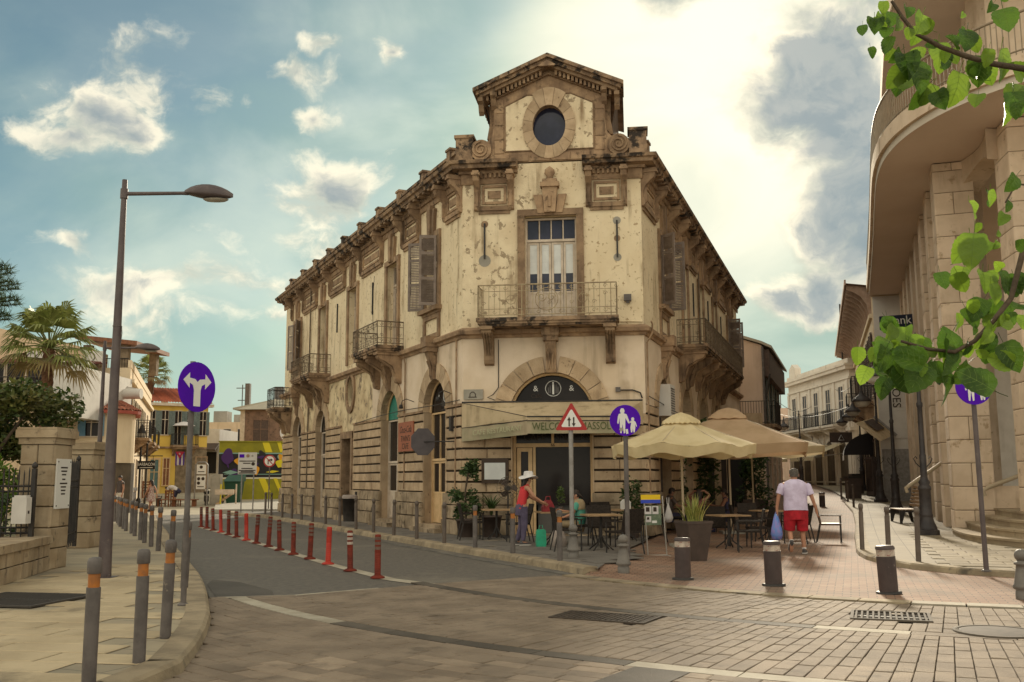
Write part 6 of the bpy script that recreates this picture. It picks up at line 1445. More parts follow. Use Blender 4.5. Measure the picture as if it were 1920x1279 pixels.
def fan_palm(label, x, y, z, trunk_r, R, nf, seed, group='fan palms'):
    t = thing('fan_palm', label, 'palm tree', (x, y, .1), 0, group); rnd = random.Random(seed)
    pr = []; zz = .1; k = 0
    while zz < z - .2: pr += [(trunk_r * (1.05 if k % 2 else .92), zz)]; zz += .16; k += 1
    obj('trunk', MB().lathe(pr + [(trunk_r * 1.1, z - .15), (.06, z)], 12, (x, y, 0)), PALMT, t)
    for i in range(nf):
        a = i * 2.399 + rnd.uniform(-.2, .2); el = 1.25 - 1.75 * (i / nf) + rnd.uniform(-.1, .1)
        u = V((cos(a) * cos(el), sin(a) * cos(el), sin(el))); L = R * rnd.uniform(.45, .6); base = V((x, y, z)); hub = base + u * L + V((0, 0, -.08 * L * (1 - el)))
        st = obj('frond', MB().tube([base, base + u * L * .5 + V((0, 0, .03)), hub], [.03, .022, .015], 5), PALMF if i < nf * .86 else DRYF, t); m = MB()
        sd = u.cross(V((0, 0, 1))); sd = sd.normalized() if sd.length > .1 else V((1, 0, 0)); nn = sd.cross(u)
        for j in range(17):
            q = -1.9 + 3.8 * j / 16; d = (u * cos(q * .72) + sd * sin(q * .72)).normalized(); ln = R * rnd.uniform(.42, .55) * (1 - .12 * abs(q)); w = sd * .0 + d.cross(nn).normalized() * R * .021
            mid = hub + d * ln * .55 + nn * .02; tip = hub + d * ln + V((0, 0, -ln * rnd.uniform(.25, .55)))
            m.add([hub, mid - w, mid + w], [(0, 1, 2)]); m.add([mid - w, tip - V((0, 0, .0)), mid + w], [(0, 1, 2)])
        obj('blade', m, PALMF if i < nf * .86 else DRYF, st, 'stuff')
    return t
fan_palm('tall fan palm with spreading fronds above the clipped tree', -18.1, 38.0, 6.75, .22, 2.2, 46, 3)
fan_palm('distant fan palm above the cream house roof', -29.6, 80, 10.2, .25, 2.0, 36, 4)
# ---- houses
def house(name, label, x, y, cat='house'): return thing(name, label, cat, (x, y, 0))
def opening(parent, T, c, z, w, h, mat, kind='window', fr=.06, frm=FRAMEW, bars=2, dep=.12, shut=None):
    m = MB(T); m.box(c - w / 2 - fr, c - w / 2, 0, .05, z, z + h); m.box(c + w / 2, c + w / 2 + fr, 0, .05, z, z + h); m.box(c - w / 2 - fr, c + w / 2 + fr, 0, .055, z + h, z + h + fr); m.box(c - w / 2 - fr - .03, c + w / 2 + fr + .03, 0, .09, z - .07, z)
    o = obj(kind, m, frm, parent); obj('pane', MB(T).add([(c - w / 2, .012, z), (c + w / 2, .012, z), (c + w / 2, .012, z + h), (c - w / 2, .012, z + h)], [(0, 1, 2, 3)]), mat, o)
    b = MB(T)
    for i in range(1, bars): b.box(c - w / 2 + w * i / bars - .025, c - w / 2 + w * i / bars + .025, .014, .04, z, z + h)
    b.box(c - w / 2, c + w / 2, .014, .035, z + h * .62, z + h * .62 + .05)
    if bars > 1: obj('glazing_bars', b, frm, o, 'stuff')
    if shut:
        for s in (-1, 1):
            a = c + s * (w / 2 + .02); a2 = a + s * w * .48; a, a2 = min(a, a2), max(a, a2); q = MB(T); q.box(a, a2, .06, .10, z, z + h)
            for i in range(int(h / .12)): q.box(a + .05, a2 - .05, .10, .115, z + .06 + .12 * i, z + .12 + .12 * i)
            obj('shutter', q, shut, o)
    return o
# tan house with terrace windows
tn = house('tan_house', 'tan house with a window band and dark red eaves behind the palm', -26, 50)
obj('wall', MB().ext([(-32, 52, 0), (-22.1, 52, 0), (-22.1, 52, 8.4), (-23.8, 52, 8.9), (-27.5, 52, 9.7), (-32, 52, 9.9)], (0, 1.2, 0)), TANW, tn); obj('wall', MB().box(-32, -21.8, 47, 52, 0, 7.25), TANW, tn)
obj('eave', MB().ext([(-32.2, 46.6, 7.22), (-32.2, 52, 7.75), (-32.2, 52, 7.85), (-32.2, 46.6, 7.38)], (10.6, 0, 0)), M('dark_red_eave', (.17, .06, .05), rough=.8), tn)
T = frame((-32, 47), 90, 1)
for i in range(7): opening(tn, T, 3.0 + i * 1.02, 6.2, .86, .98, GLASS, bars=1)
m = MB(T); m.tube([(0, .5, 6.5), (10, .5, 6.5)], .03, 5); m.tube([(0, .5, 5.95), (10, .5, 5.95)], .03, 5); [m.tube([(i * .25, .5, 5.95), (i * .25, .5, 6.5)], .012, 4) for i in range(40)]; obj('railing', m, IRON, tn); obj('terrace_slab', MB(T).box(0, 10.2, 0, .7, 5.75, 5.93), TANW, tn)
obj('window', MB().box(-24.1, -23.75, 51.97, 52.0, 8.05, 8.4), BLACK, tn)
for x in (-25.6, -22.5): acu = obj('air_conditioner', MB().box(x, x + .95, 51.2, 51.6, 7.72, 8.35), PANELW, tn); obj('fan_ring', MB().tube([(x + .3 + .24 * cos(q), 51.19, 8.03 + .24 * sin(q)) for q in [2 * pi * j / 14 for j in range(15)]], .03, 4), GREYM, acu)
for i in range(5): obj('wall_panel', MB().box(-21.7 + i * .29, -21.42 + i * .29, 45.9, 46, 5.5, 7.25 - i * .07), PANELW, tn)
obj('wall', MB().box(-21.75, -20.2, 46.0, 51.9, 4.5, 6.9), PANELW, tn); obj('corner_post', MB().box(-21.95, -21.75, 45.85, 46.1, 5.4, 7.4), M('dark_red_eave', (.17, .06, .05)), tn)
# low rounded house with a tiled roof
rh = house('round_house', 'low cream house with a rounded corner, red eave and pan tiled roof', -20.5, 50)
out = [(-25, 48.2), (-20.6, 48.2)] + [(-20.6 + 1.5 * sin(q), 49.7 - 1.5 * cos(q)) for q in [pi / 2 * i / 8 for i in range(1, 9)]] + [(-20.1, 52.4), (-25, 52.4)]
obj('wall', MB().ext([(x, y, 2.45) for x, y in out], (0, 0, 2.45)), CREAMW, rh); obj('wall', MB().ext([(x, y + .15, 0) for x, y in out], (0, 0, 2.45)), M('dark_shopfront', (.07, .055, .04), (.12, .09, .06), 1.2, .7), rh)
out2 = [(-25.2, 47.9), (-20.55, 47.9)] + [(-20.6 + 1.8 * sin(q), 49.7 - 1.8 * cos(q)) for q in [pi / 2 * i / 8 for i in range(1, 9)]] + [(-19.9, 52.5), (-25.2, 52.5)]
obj('eave', MB().ext([(x, y, 4.88) for x, y in out2], (0, 0, .16)), M('red_eave', (.38, .09, .06), (.32, .07, .05), 3, .7), rh)
tl_ = MB(); apex = V((-22.2, 52, 6.5))
edge = resample([(x, y, 0) for x, y in out2[:11]] , .2)
for i, (a, b) in enumerate(zip(edge[:-1], edge[1:])):
    a, b = V((a.x, a.y, 5.05)), V((b.x, b.y, 5.05))
    for r in range(7):
        f0, f1 = r / 7, (r + 1) / 7 + .02; p = [a.lerp(apex, f0), b.lerp(apex, f0), b.lerp(apex, f1), a.lerp(apex, f1)]; mid0, mid1 = (p[0] + p[1]) / 2 + V((0, 0, .07 + .02 * (r % 2))), (p[2] + p[3]) / 2 + V((0, 0, .05))
        tl_.add([p[0], mid0, p[1], p[2], mid1, p[3]], [(0, 1, 4, 5), (1, 2, 3, 4)])
obj('roof', tl_, TILE, rh, 'stuff')
T = frame((-25, 48.2), 90, 1); opening(rh, T, 4.35, 3.75, 1.0, 1.05, GLASS, bars=2, shut=None); 
for a, b in ((3.72, 4.1),): 
    q = MB(T); q.box(a, b, .06, .12, 3.75, 4.8); [q.box(a + .04, b - .04, .12, .135, 3.82 + .1 * i, 3.87 + .1 * i) for i in range(9)]; obj('shutter', q, BLUEW, rh)
obj('shutter', MB(T).box(4.85, 5.0, .06, .3, 3.75, 4.8), BLUEW, rh)
dk = thing('roof_duct', 'silvery roof ducts and tank lying behind the tiled roof', 'ventilation duct', (-21, 51.5, 6)); obj('duct', MB().tube([(-23.3, 51, 6.2), (-23.1, 51, 6.6), (-22.7, 51, 6.7), (-22.5, 51, 6.4)], .2, 10), DUCT, dk); obj('duct', MB().tube([(-21.6, 51.3, 6.7), (-20.9, 51.3, 6.75), (-20.2, 51.3, 6.3), (-19.7, 51.3, 6.2)], .17, 10), DUCT, dk); obj('tank', MB().tube([(-20.6, 50.9, 6.05), (-19.3, 50.9, 6.05)], .27, 12), PANELW, dk); obj('box', MB().box(-22.0, -21.4, 51, 51.5, 6.4, 7.0), DUCT, dk)
# cream house along the street, pergola on top
ch_ = house('cream_house', 'tall cream house with balconies and a roof pergola left of the yellow house', -21, 52)
cA, cB = (-20.35, 52.0), (-27.3, 74.0); angc = math.degrees(atan2(cB[0] - cA[0], cB[1] - cA[1])); TC = frame(cA, angc, 1); LC = hypot(cB[0] - cA[0], cB[1] - cA[1]); TE = frame((-24.0, 52.0), 90, 1)
obj('wall', MB().ext([(-24.2, 52, 0), (*cA, 0), (*cB, 0), (-31.5, 72.7, 0)], (0, 0, 7.55)), CREAMW, ch_)
obj('cornice', MB(TC).box(-.05, LC, -.1, .22, 6.75, 6.95), CREAMW, ch_); obj('parapet', MB(TC).box(0, LC, -.15, .04, 7.55, 7.95), CREAMW, ch_); obj('string_course', MB(TC).box(0, LC, 0, .1, 3.35, 3.5), CREAMW, ch_)
for i in range(6): opening(ch_, TC, 2.2 + i * 3.3, 4.0, .9, 2.1, GLASS, frm=FRAMEW, shut=M('tan_shutter', (.36, .29, .19), (.30, .24, .15), 4, .7) if i < 4 else None); opening(ch_, TC, 2.2 + i * 3.3, .3, 1.2, 2.5, GLASS, 'door')
def plain_balcony(parent, T, a, b, dep, z, h, mat=IRON, slabm=STONE, n=None):
    s = obj('balcony', MB(T).box(a, b, 0, dep, z - .16, z).box(a + .1, b - .1, 0, dep - .12, z - .3, z - .16), slabm, parent); m = MB(T); P = [(a + .04, 0), (a + .04, dep - .05), (b - .04, dep - .05), (b - .04, 0)]
    for zz in (z + .08, z + h): m.tube([(p, q, zz) for p, q in P], .02, 5, False)
    obj('rail', m, mat, s); br = MB(T)
    for (p, q), (r, t) in zip(P[:-1], P[1:]):
        L = hypot(r - p, t - q); k = max(2, int(L / .13)); 
        for i in range(k + 1): br.tube([(p + (r - p) * i / k, q + (t - q) * i / k, z), (p + (r - p) * i / k, q + (t - q) * i / k, z + h)], .012, 4, False, False)
    obj('balusters', br, mat, s, 'stuff')
    for q in (a + .3, b - .3): obj('bracket', MB(T).ext([(q - .1, 0, z - .3), (q - .1, dep - .2, z - .3), (q - .1, .15, z - .75), (q - .1, 0, z - .85)], (.2, 0, 0)), slabm, s)
    return s
plain_balcony(ch_, TC, 4.2, 7.0, .9, 4.0, 1.0); plain_balcony(ch_, TC, 10.6, 13.6, .9, 4.0, 1.0); plain_balcony(ch_, TC, 17.0, 19.6, .9, 4.0, 1.0)
pg = MB(); pg.ext([(-23.2, 51.5, 9.05), (-19.9, 51.5, 8.7), (-19.9, 51.5, 8.92), (-23.2, 51.5, 9.28)], (0, 5, 0)); obj('pergola_roof', pg, WOODR, ch_)
for x, y in ((-21.0, 52.1), (-20.7, 55.5), (-23.0, 52.1)): obj('pergola_post', MB().box(x, x + .42, y, y + .4, 7.5, 8.8), ROUGHST, ch_)
m = MB(); m.tube([(-23.1, 52.05, 8.05), (-20.5, 52.05, 8.05)], .025, 5); [m.tube([(-23.1 + .14 * i, 52.05, 7.55), (-23.1 + .14 * i, 52.05, 8.05)], .012, 4, False, False) for i in range(19)]; obj('railing', m, IRON, ch_)
# yellow house
yh = house('yellow_house', 'bright yellow house with grey blue shutters and a red tiled roof', -27, 79)
yA, yB = (-29.2, 77.6), (-25.0, 80.6); angy = math.degrees(atan2(yB[0] - yA[0], yB[1] - yA[1])); TY = frame(yA, angy, 1); LY = hypot(yB[0] - yA[0], yB[1] - yA[1]); zb = .5
dY, nY = TY.to_3x3() @ V((1, 0, 0)), TY.to_3x3() @ V((0, 1, 0)); pb_ = [TY @ V((0, 0, 0)), TY @ V((LY, 0, 0)), TY @ V((LY, -9, 0)), TY @ V((0, -9, 0))]
obj('wall', MB().ext([(p.x, p.y, 4.15) for p in pb_], (0, 0, 3.35)), YELLOWW, yh); obj('wall', MB(TY).box(0, LY * .52, -9, -.01, zb - .6, 4.15), YELLOWW, yh); obj('stone_wall', MB(TY).box(LY * .52, LY, -9, .02, zb - .6, 4.15), ROUGHST, yh); obj('string_course', MB(TY).box(0, LY, 0, .1, 4.1, 4.25), STONE, yh)
obj('eave', MB(TY).box(-.3, LY + .35, -.2, .4, 7.5, 7.72), FRAMEW, yh); rt = MB(TY)
for i in range(26):
    s0, s1 = -.3 + (LY + .6) * i / 26, -.3 + (LY + .6) * (i + 1) / 26; rt.add([(s0, .45, 7.74), ((s0 + s1) / 2, .45, 7.84), (s1, .45, 7.74), (s1, -4.5, 9.3), ((s0 + s1) / 2, -4.5, 9.4), (s0, -4.5, 9.3)], [(0, 1, 4, 5), (1, 2, 3, 4)])
obj('roof', rt, REDROOF, yh, 'stuff'); k = 0
for f in (.13, .33, .53, .72, .92): opening(yh, TY, LY * f, 5.2 if k != 2 else 4.4, .5, 1.9 if k != 2 else 2.7, GLASS, 'window' if k != 2 else 'door', shut=GREYBL); k += 1
plain_balcony(yh, TY, LY * .42, LY * .82, .9, 4.35, .9)
opening(yh, TY, LY * .2, .6, .62, 2.6, DOORB, 'door', .16, FRAMEC); opening(yh, TY, LY * .62, .6, .75, 2.9, BLACK, 'door', .1, ROUGHST); opening(yh, TY, LY * .92, .6, .8, 2.8, WOODR, 'door', .1, STONE); opening(yh, TY, LY * .38, 1.2, .45, 2.1, WOODR, 'window', .08, FRAMEC)
um = thing('balcony_umbrella', 'small white umbrella open on the yellow house balcony', 'umbrella', (-26.2, 78.4, 4.4)); up_ = TY @ V((LY * .6, .5, 0)); obj('canopy', MB().lathe([(.9, 5.9), (.6, 6.1), (.25, 6.22), (0, 6.26)], 14, (up_.x, up_.y, 0)), WHITEC, um); obj('pole', MB().tube([(up_.x, up_.y, 4.4), (up_.x, up_.y, 6.2)], .02, 5), GREYM, um)
fg = thing('hanging_flag', 'striped flag with a red triangle and white star hanging under the balcony', 'flag', (-25.9, 77.4, 3.6)); TFg = frame((-26.45, 77.3), 95, 1)
fv = lambda a, b, z0, z1, mt, nm: obj(nm, MB(TFg).loft([[(a + (b - a) * i / 4, .05 * sin((a + (b - a) * i / 4) * 9), z) for i in range(5)] for z in (z0, z1)], False, True, False), mt, fg)
for i in range(5): fv(.05 + .15 * i, .2 + .15 * i, 2.72 + .03 * (i % 3), 3.8, FLAGB if i % 2 == 0 else FLAGW, 'stripe')
obj('triangle', MB(TFg).ext([(.06, .07, 3.8), (.79, .07, 3.8), (.42, .07, 3.25)], (0, .01, 0)), FLAGR, fg); obj('star', MB(TFg).ext([(.42 + (.10 if i % 2 == 0 else .04) * sin(pi * i / 5), .085, 3.63 + (.10 if i % 2 == 0 else .04) * cos(pi * i / 5)) for i in range(10)], (0, .006, 0)), FLAGW, fg)
# painted wall, warehouse, distant houses
mw = thing('painted_wall', 'long olive wall covered with purple, orange and yellow graffiti', 'graffiti wall', (-18, 68.5, .25)); TM = frame((-20.3, 68.2), 75, 1); WM = 7.2
obj('wall', MB(TM).box(0, WM, -.35, 0, 0, 4.2), MURALG, mw); obj('coping', MB(TM).box(-.05, WM, -.4, .05, 4.2, 4.28), MURALG, mw)
rnd = random.Random(21); lay = [0]
def paint(pts, mt):
    lay[0] += .0018; obj('paint_shape', MB(TM).ext([(s, .003 + lay[0], z) for s, z in pts], (0, .0015, 0)), mt, mw)
paint(rect(0, WM, 1.75, 3.45), MURK); paint(rect(0, WM, 3.38, 3.46), MURT); paint(rect(.3, WM, 1.66, 1.76), MURW); paint(rect(.4, WM, 1.95, 2.0), MURT)
for s, w in ((2.9, .45), (3.9, .25), (6.1, .4), (6.75, .2)):
    paint([(s, 4.18), (s + w, 4.18), (s + w + .25, 3.5), (s + .22, 3.5)], MURY); paint([(s - .2, 1.7), (s - .2 + w, 1.7), (s + w + .2, .75), (s + .25, .7)], MURY)
def blob(c, z, rx, rz, mt, wob=.25): ph = rnd.uniform(0, 6); paint([(c + rx * cos(q) * (1 + wob * sin(3 * q + ph)), z + rz * sin(q) * (1 + wob * cos(2 * q + ph))) for q in [2 * pi * i / 18 for i in range(18)]], mt)
for i in range(46):
    c, z = rnd.uniform(.3, WM - .2), rnd.uniform(2.0, 3.3); mt = rnd.choice([MURY, MURO, MURP, MURP, MURO, MURY, MURK, MURT, MURW])
    if i % 2: blob(c, z, rnd.uniform(.15, .38), rnd.uniform(.15, .4), mt)
    else:
        a = rnd.uniform(0, 6.28); L = rnd.uniform(.5, 1.1); w = rnd.uniform(.08, .2); u = (cos(a), sin(a) * .5); zz = min(3.3, max(2.1, z)); paint([(c - u[0] * L / 2, zz - u[1] * L / 2), (c - u[1] * w, zz + u[0] * w), (c + u[0] * L / 2, zz + u[1] * L / 2), (c + u[1] * w, zz - u[0] * w)], mt)
blob(.6, 3.2, .4, .5, MURP, .15); blob(1.0, 1.1, .5, .55, MURP, .2); blob(6.5, 3.2, .42, .4, MURP, .1)
wh = house('brick_warehouse', 'brown rendered warehouse with a pale metal roof above the painted wall', -21, 85, 'building')
obj('wall', MB().box(-23.5, -15, 85, 93, 0, 7.6), BROWNW, wh); obj('corner_strip', MB().box(-23.55, -23.15, 84.95, 85.2, 0, 7.6), FRAMEW, wh)
obj('roof', MB().ext([(-24.1, 84.5, 7.6), (-14.5, 84.5, 7.65), (-14.5, 84.5, 7.8), (-18.5, 87, 9.2), (-20.5, 89, 9.0), (-24.1, 84.5, 7.75)][:4] + [(-24.1, 84.5, 7.75)], (0, 8, 0)), ROOFM, wh)
T = frame((-23.5, 85), 90, 1); opening(wh, T, 1.75, 4.6, 1.3, 2.1, M('brown_shutter', (.07, .045, .035), (.10, .065, .05), 6, .7), bars=2, frm=BROWNW); opening(wh, T, 5.1, 4.6, 1.2, 2.1, M('brown_shutter', (.07, .045, .035)), bars=2, frm=BROWNW); opening(wh, T, 7.5, 4.6, 1.2, 2.1, M('brown_shutter', (.07, .045, .035)), bars=2, frm=BROWNW)
for x, h, lb in ((-23.3, 10.0, 'tall thin dark chimney at the left corner of the warehouse'), (-20.7, 9.7, 'short stout grey chimney on the warehouse roof')): single('chimney', MB().box(x - .2, x + (.2 if h > 9.9 else .55), 86, 86.5, 7.6, h), GREYM if h < 9.9 else M('brown_grey_post', (.10, .08, .065)), lb, 'chimney')
single('satellite_dish', MB().lathe([(.0, 0), (.35, .06), (.62, .22)], 16).xf if False else MB(MX.Translation(V((-15.8, 70.2, 4.9))) @ MX.Rotation(R_(75), 4, 'X')).lathe([(.0, 0), (.4, .07), (.75, .25)], 16), WHITEC, 'white satellite dish above the painted wall beside the corner building', 'satellite dish')
fh = house('distant_house', 'distant flat roofed tan house with dark windows between yellow house and warehouse', -32, 110); obj('wall', MB().box(-34.5, -28, 110, 118, 0, 8.0), TANW, fh); obj('roof_block', MB().box(-33.8, -32.3, 111, 113, 8.0, 9.3).box(-31.5, -28, 111, 114, 8.0, 8.9), CONC, fh); T = frame((-34.5, 110), 90, 1)
for c in (1.2, 2.6, 4.2, 5.6): opening(fh, T, c, 5.9, .8, 1.3, GLASS, bars=1)
fs = house('white_shed', 'white flat roofed building with a dark awning beside the yellow house', -28, 90); obj('wall', MB().box(-29.8, -26.8, 90, 96, 0, 6.2), PANELW, fs); obj('awning', MB().ext([(-29.6, 88.8, 4.2), (-26.8, 88.8, 4.2), (-26.8, 90, 4.8), (-29.6, 90, 4.8)], (0, 0, .12)), POTM, fs); obj('opening', MB().box(-29.5, -27, 89.95, 90, 2.2, 4.1), BLACK, fs)
for x, y, z, lb in ((-30.9, 112, 9, 'thin rooftop aerial above the distant tan house'),): aa = thing('roof_aerial', lb, 'aerial', (x, y, z)); obj('mast', MB().tube([(x, y, z - 1), (x, y, z + 3.4)], .06, 5), GREYM, aa); obj('crossbar', MB().tube([(x - .7, y, z + 3), (x + .4, y, z + 3)], .05, 4).tube([(x - .5, y, z + 1.6), (x + .5, y, z + 1.6)], .05, 4), GREYM, aa)
cr = thing('tower_crane', 'thin lattice crane jib rising behind the yellow house', 'crane', (-52, 150, 0)); m = MB(); a0, b0 = V((-53.5, 150, 14.2)), V((-46.5, 150, 15.5))
for o in (V((0, 0, 0)), V((0, 0, .9)), V((0, .8, .4))): m.tube([a0 + o, b0 + o], .06, 4)
for i in range(18): m.tube([a0.lerp(b0, i / 18), a0.lerp(b0, (i + .5) / 18) + V((0, 0, .9))], .04, 4); m.tube([a0.lerp(b0, (i + .5) / 18) + V((0, 0, .9)), a0.lerp(b0, (i + 1) / 18)], .04, 4)
obj('jib', m, STONE, cr); obj('mast', MB().box(-53.6, -52.8, 149.5, 150.3, 0, 15), STONE, cr)
# signs and furniture on the plaza
hs = thing('hanging_sign', 'black rectangular sign lettered in white hung from a bar on the plaza', 'sign', (-21.1, 57, 0)); obj('board', MB().box(-21.62, -20.62, 56.97, 57.03, 2.22, 2.70), BLACK, hs); text('lettering', 'BARBACOA', .24, SIGNW, hs, faceT(-21.12, 56.965, 2.5, 0), .003, sx=.8); obj('line', MB().box(-21.5, -20.75, 56.96, 56.965, 2.30, 2.33), SIGNW, hs)
obj('bar', MB().tube([(-22.0, 57, 2.98), (-20.2, 57, 2.98)], .03, 5).tube([(-21.5, 57, 2.7), (-21.5, 57, 2.98)], .015, 4).tube([(-20.75, 57, 2.7), (-20.75, 57, 2.98)], .015, 4), IRON, hs); obj('post', MB().tube([(-21.15, 57.06, 0), (-21.15, 57.06, 4.0)], .06, 8), IRON, hs)
ol = thing('lantern_post', 'old iron lantern post before the cream house', 'street lamp', (-21.6, 57.3, 0)); obj('post', MB().lathe([(.14, 0), (.14, .5), (.07, .6), (.05, 3.6)], 10, (-21.6, 57.3, 0)), IRON, ol); obj('lantern', MB().lathe([(.10, 3.6), (.26, 4.3), (.28, 4.32), (.06, 4.7), (0, 4.75)], 6, (-21.6, 57.3, 0), False), WARMGL, ol); obj('lantern_frame', MB().lathe([(.29, 4.3), (.08, 4.72), (.0, 4.9)], 6, (-21.6, 57.3, 0), False), IRON, ol)
nf_ = thing('notice_frame', 'grey hooped frame holding two white traffic notices on the plaza', 'notice board', (-18.9, 60, 0)); obj('hoop', MB().tube([(-19.25, 60, 0), (-19.25, 60, 2.5), (-19.1, 60, 2.66), (-18.65, 60, 2.66), (-18.5, 60, 2.5), (-18.5, 60, 0)], .045, 8), GALV, nf_)
for z0, z1 in ((1.95, 2.52), (1.05, 1.86)):
    obj('notice', MB().box(-19.15, -18.6, 59.94, 59.97, z0, z1), SIGNW, nf_)
    for k, (dx, dz) in enumerate(((.27, .42),) if z0 > 1.5 else ((.14, .62), (.40, .62), (.14, .36))): obj('symbol', MB().disc((-19.15 + dx, 59.935, z0 + dz), .10, (1, 0, 0), (0, 0, 1), 14), INK, nf_)
    obj('text_line', MB().box(-19.08, -18.68, 59.935, 59.94, z0 + .12, z0 + .17), INK, nf_)
ib_ = thing('information_board', 'white public notice board on two legs before the painted wall', 'notice board', (-12.3, 46, 0)); obj('board', MB().box(-12.78, -11.92, 46.0, 46.04, 1.86, 2.86), PANELW, ib_)
for x in (-12.6, -12.05): obj('leg', MB().tube([(x, 46.06, .0), (x, 46.06, 1.9)], .03, 6), GALV, ib_)
obj('flag_emblem', MB().box(-12.73, -12.5, 45.99, 46, 2.62, 2.78), PURPLE, ib_); obj('seal', MB().disc((-12.33, 45.99, 2.7), .08, (1, 0, 0), (0, 0, 1), 12), STONE, ib_); obj('seal', MB().disc((-12.08, 45.99, 2.33), .085, (1, 0, 0), (0, 0, 1), 14), INK, ib_); obj('seal', MB().disc((-12.12, 45.99, 2.7), .05, (1, 0, 0), (0, 0, 1), 10), CONC, ib_)
for z, a, b in ((2.46, -12.72, -11.98), (2.36, -12.55, -12.2), (2.12, -12.62, -12.1), (2.03, -12.74, -11.96), (1.97, -12.65, -12.05), (1.91, -12.74, -11.98)): obj('text_line', MB().box(a, b, 45.99, 46.0, z - .022, z + .022), INK, ib_)
nr = sign_thing('round no right turn sign in front of the painted wall', -11.85, 48.2, .0, 2.6, .03); T = faceT(-11.85, 48.15, 2.5, 0); obj('plate', MB(T).ext([(.30 * cos(q), .30 * sin(q), -.01) for q in [2 * pi * i / 28 for i in range(28)]], (0, 0, .01)), SIGNR, nr); obj('plate_field', MB(T).disc((0, 0, .003), .235, (1, 0, 0), (0, 1, 0), 24), SIGNW, nr)
obj('arrow', flat(T, [(-.09, -.16), (-.04, -.16), (-.04, .02), (.06, .02), (.06, -.03), (.16, .05), (.06, .13), (.06, .08), (-.09, .08)], .003, .005), INK, nr); obj('bar', flat(T, [(-.18, .15), (-.15, .18), (.18, -.15), (.15, -.18)], .003, .009), SIGNR, nr)
lb2 = thing('plaza_bin', 'grey square litter bin on the plaza beside the stacked chairs', 'bin', (-22.3, 57.5, 0)); obj('body', MB().box(-22.65, -21.95, 57.2, 57.8, .05, .95), GRAYBIN, lb2); obj('lid', MB().box(-22.7, -21.9, 57.15, 57.85, .99, 1.18), GRAYBIN, lb2)
def wood_chair():
    t = thing('wooden_chair', 'x', 'chair', (0, 0, 0), 0, 'wooden chairs outside on the plaza'); obj('seat', MB().box(-.25, .25, -.25, .25, .42, .47), WOODR, t)
    for x, y, h in ((-.22, -.22, .42), (.22, -.22, .42), (-.22, .22, 1.0), (.22, .22, 1.0)): obj('leg', MB().box(x - .03, x + .03, y - .03, y + .03, 0, h), WOODR, t)
    for z in (.62, .78, .94): obj('rung', MB().box(-.22, .22, .2, .24, z - .04, z + .03), WOODR, t)
    return t
w1 = wood_chair(); place(w1, (-21.6, 58.8, 0), .3); w1['label'] = 'reddish wooden chair right of the grey plaza bin'
for x, y, z, rz, lb in ((-21.65, 58.9, .55, 2.9, 'wooden chair turned upside on top of another by the plaza bin'), (-20.9, 59.4, 0, -.8, 'wooden chair behind the woman in the patterned dress'), (-20.3, 59.8, 0, 2.2, 'wooden chair farthest right in the plaza group')): dup(w1, (x, y, z), rz, lb)
single('low_bench', MB().box(-20.5, -18.9, 59.3, 59.8, .40, .46).box(-20.4, -20.2, 59.4, 59.7, 0, .40).box(-19.2, -19.0, 59.4, 59.7, 0, .40), WOODR, 'low reddish wooden bench behind the dark plaza bollard', 'bench')
cb = thing('utility_cabinet', 'grey concrete utility cabinet beside the hooped notice frame', 'cabinet', (-18.2, 61, 0)); obj('body', MB().box(-18.55, -17.95, 60.8, 61.3, 0, 1.95), CONC, cb); obj('door', MB().box(-18.5, -18.0, 60.78, 60.8, .1, 1.8), CONC, cb)
gbn = thing('wheeled_bin', 'dark green wheeled bin behind the utility cabinet', 'bin', (-17.5, 62.5, 0)); obj('body', MB().loft([[(-17.5 - w, 62.3 - w, z), (-17.5 + w, 62.3 - w, z), (-17.5 + w, 62.3 + w, z), (-17.5 - w, 62.3 + w, z)] for w, z in ((.35, 0), (.5, 1.5))], True, False), GREENBIN, gbn); obj('lid', MB().ext([(-18.05, 61.7, 1.5), (-18.05, 62.9, 1.9), (-18.05, 62.9, 1.5)], (1.1, 0, 0)), GREENBIN, gbn)
def motorbike(label, x, y, rz):
    t = thing('motorcycle', label, 'motorcycle', (x, y, .03), rz, 'motorcycles parked on the plaza'); T = look(x, y, .03, rz)
    for yy in (-.65, .65):
        w = obj('wheel', MB(T).tube([(0, yy + .26 * cos(q), .31 + .26 * sin(q)) for q in [2 * pi * i / 20 for i in range(21)]], .055, 6), BLACK, t); obj('hub', MB(T).tube([(-.06, yy, .31), (.06, yy, .31)], .07, 8), STEEL, w)
    obj('frame', MB(T).tube([(0, .65, .31), (0, .2, .5), (0, -.2, .75), (0, -.5, .95)], .05, 6).tube([(-.07, -.65, .31), (-.07, -.48, .98)], .03, 6).tube([(.07, -.65, .31), (.07, -.48, .98)], .03, 6), IRON, t)
    obj('engine', MB(T).box(-.14, .14, -.2, .22, .25, .6), GREYM, t); obj('seat', MB(T).loft([[(-.13, y_, z), (.13, y_, z), (.10, y_, z + .12), (-.10, y_, z + .12)] for y_, z in ((-.1, .72), (.3, .70), (.85, .80))], True, False), BLACK, t); obj('tank', MB(T).lathe([(.02, .7), (.16, .75), (.16, .9), (.05, .98)], 10, (0, -.25, 0)), IRON, t)
    obj('handlebar', MB(T).tube([(-.38, -.4, 1.06), (0, -.5, 1.0), (.38, -.4, 1.06)], .02, 6), IRON, t); obj('headlight', MB(T).lathe([(.02, .82), (.10, .86), (.10, .98), (.03, 1.0)], 10, (0, -.62, 0)), STEEL, t); return t
motorbike('dark motorcycle parked under the hooped notice frame', -18.95, 61.4, .25); motorbike('second dark motorcycle half behind the notice frame', -18.4, 61.9, -.1)
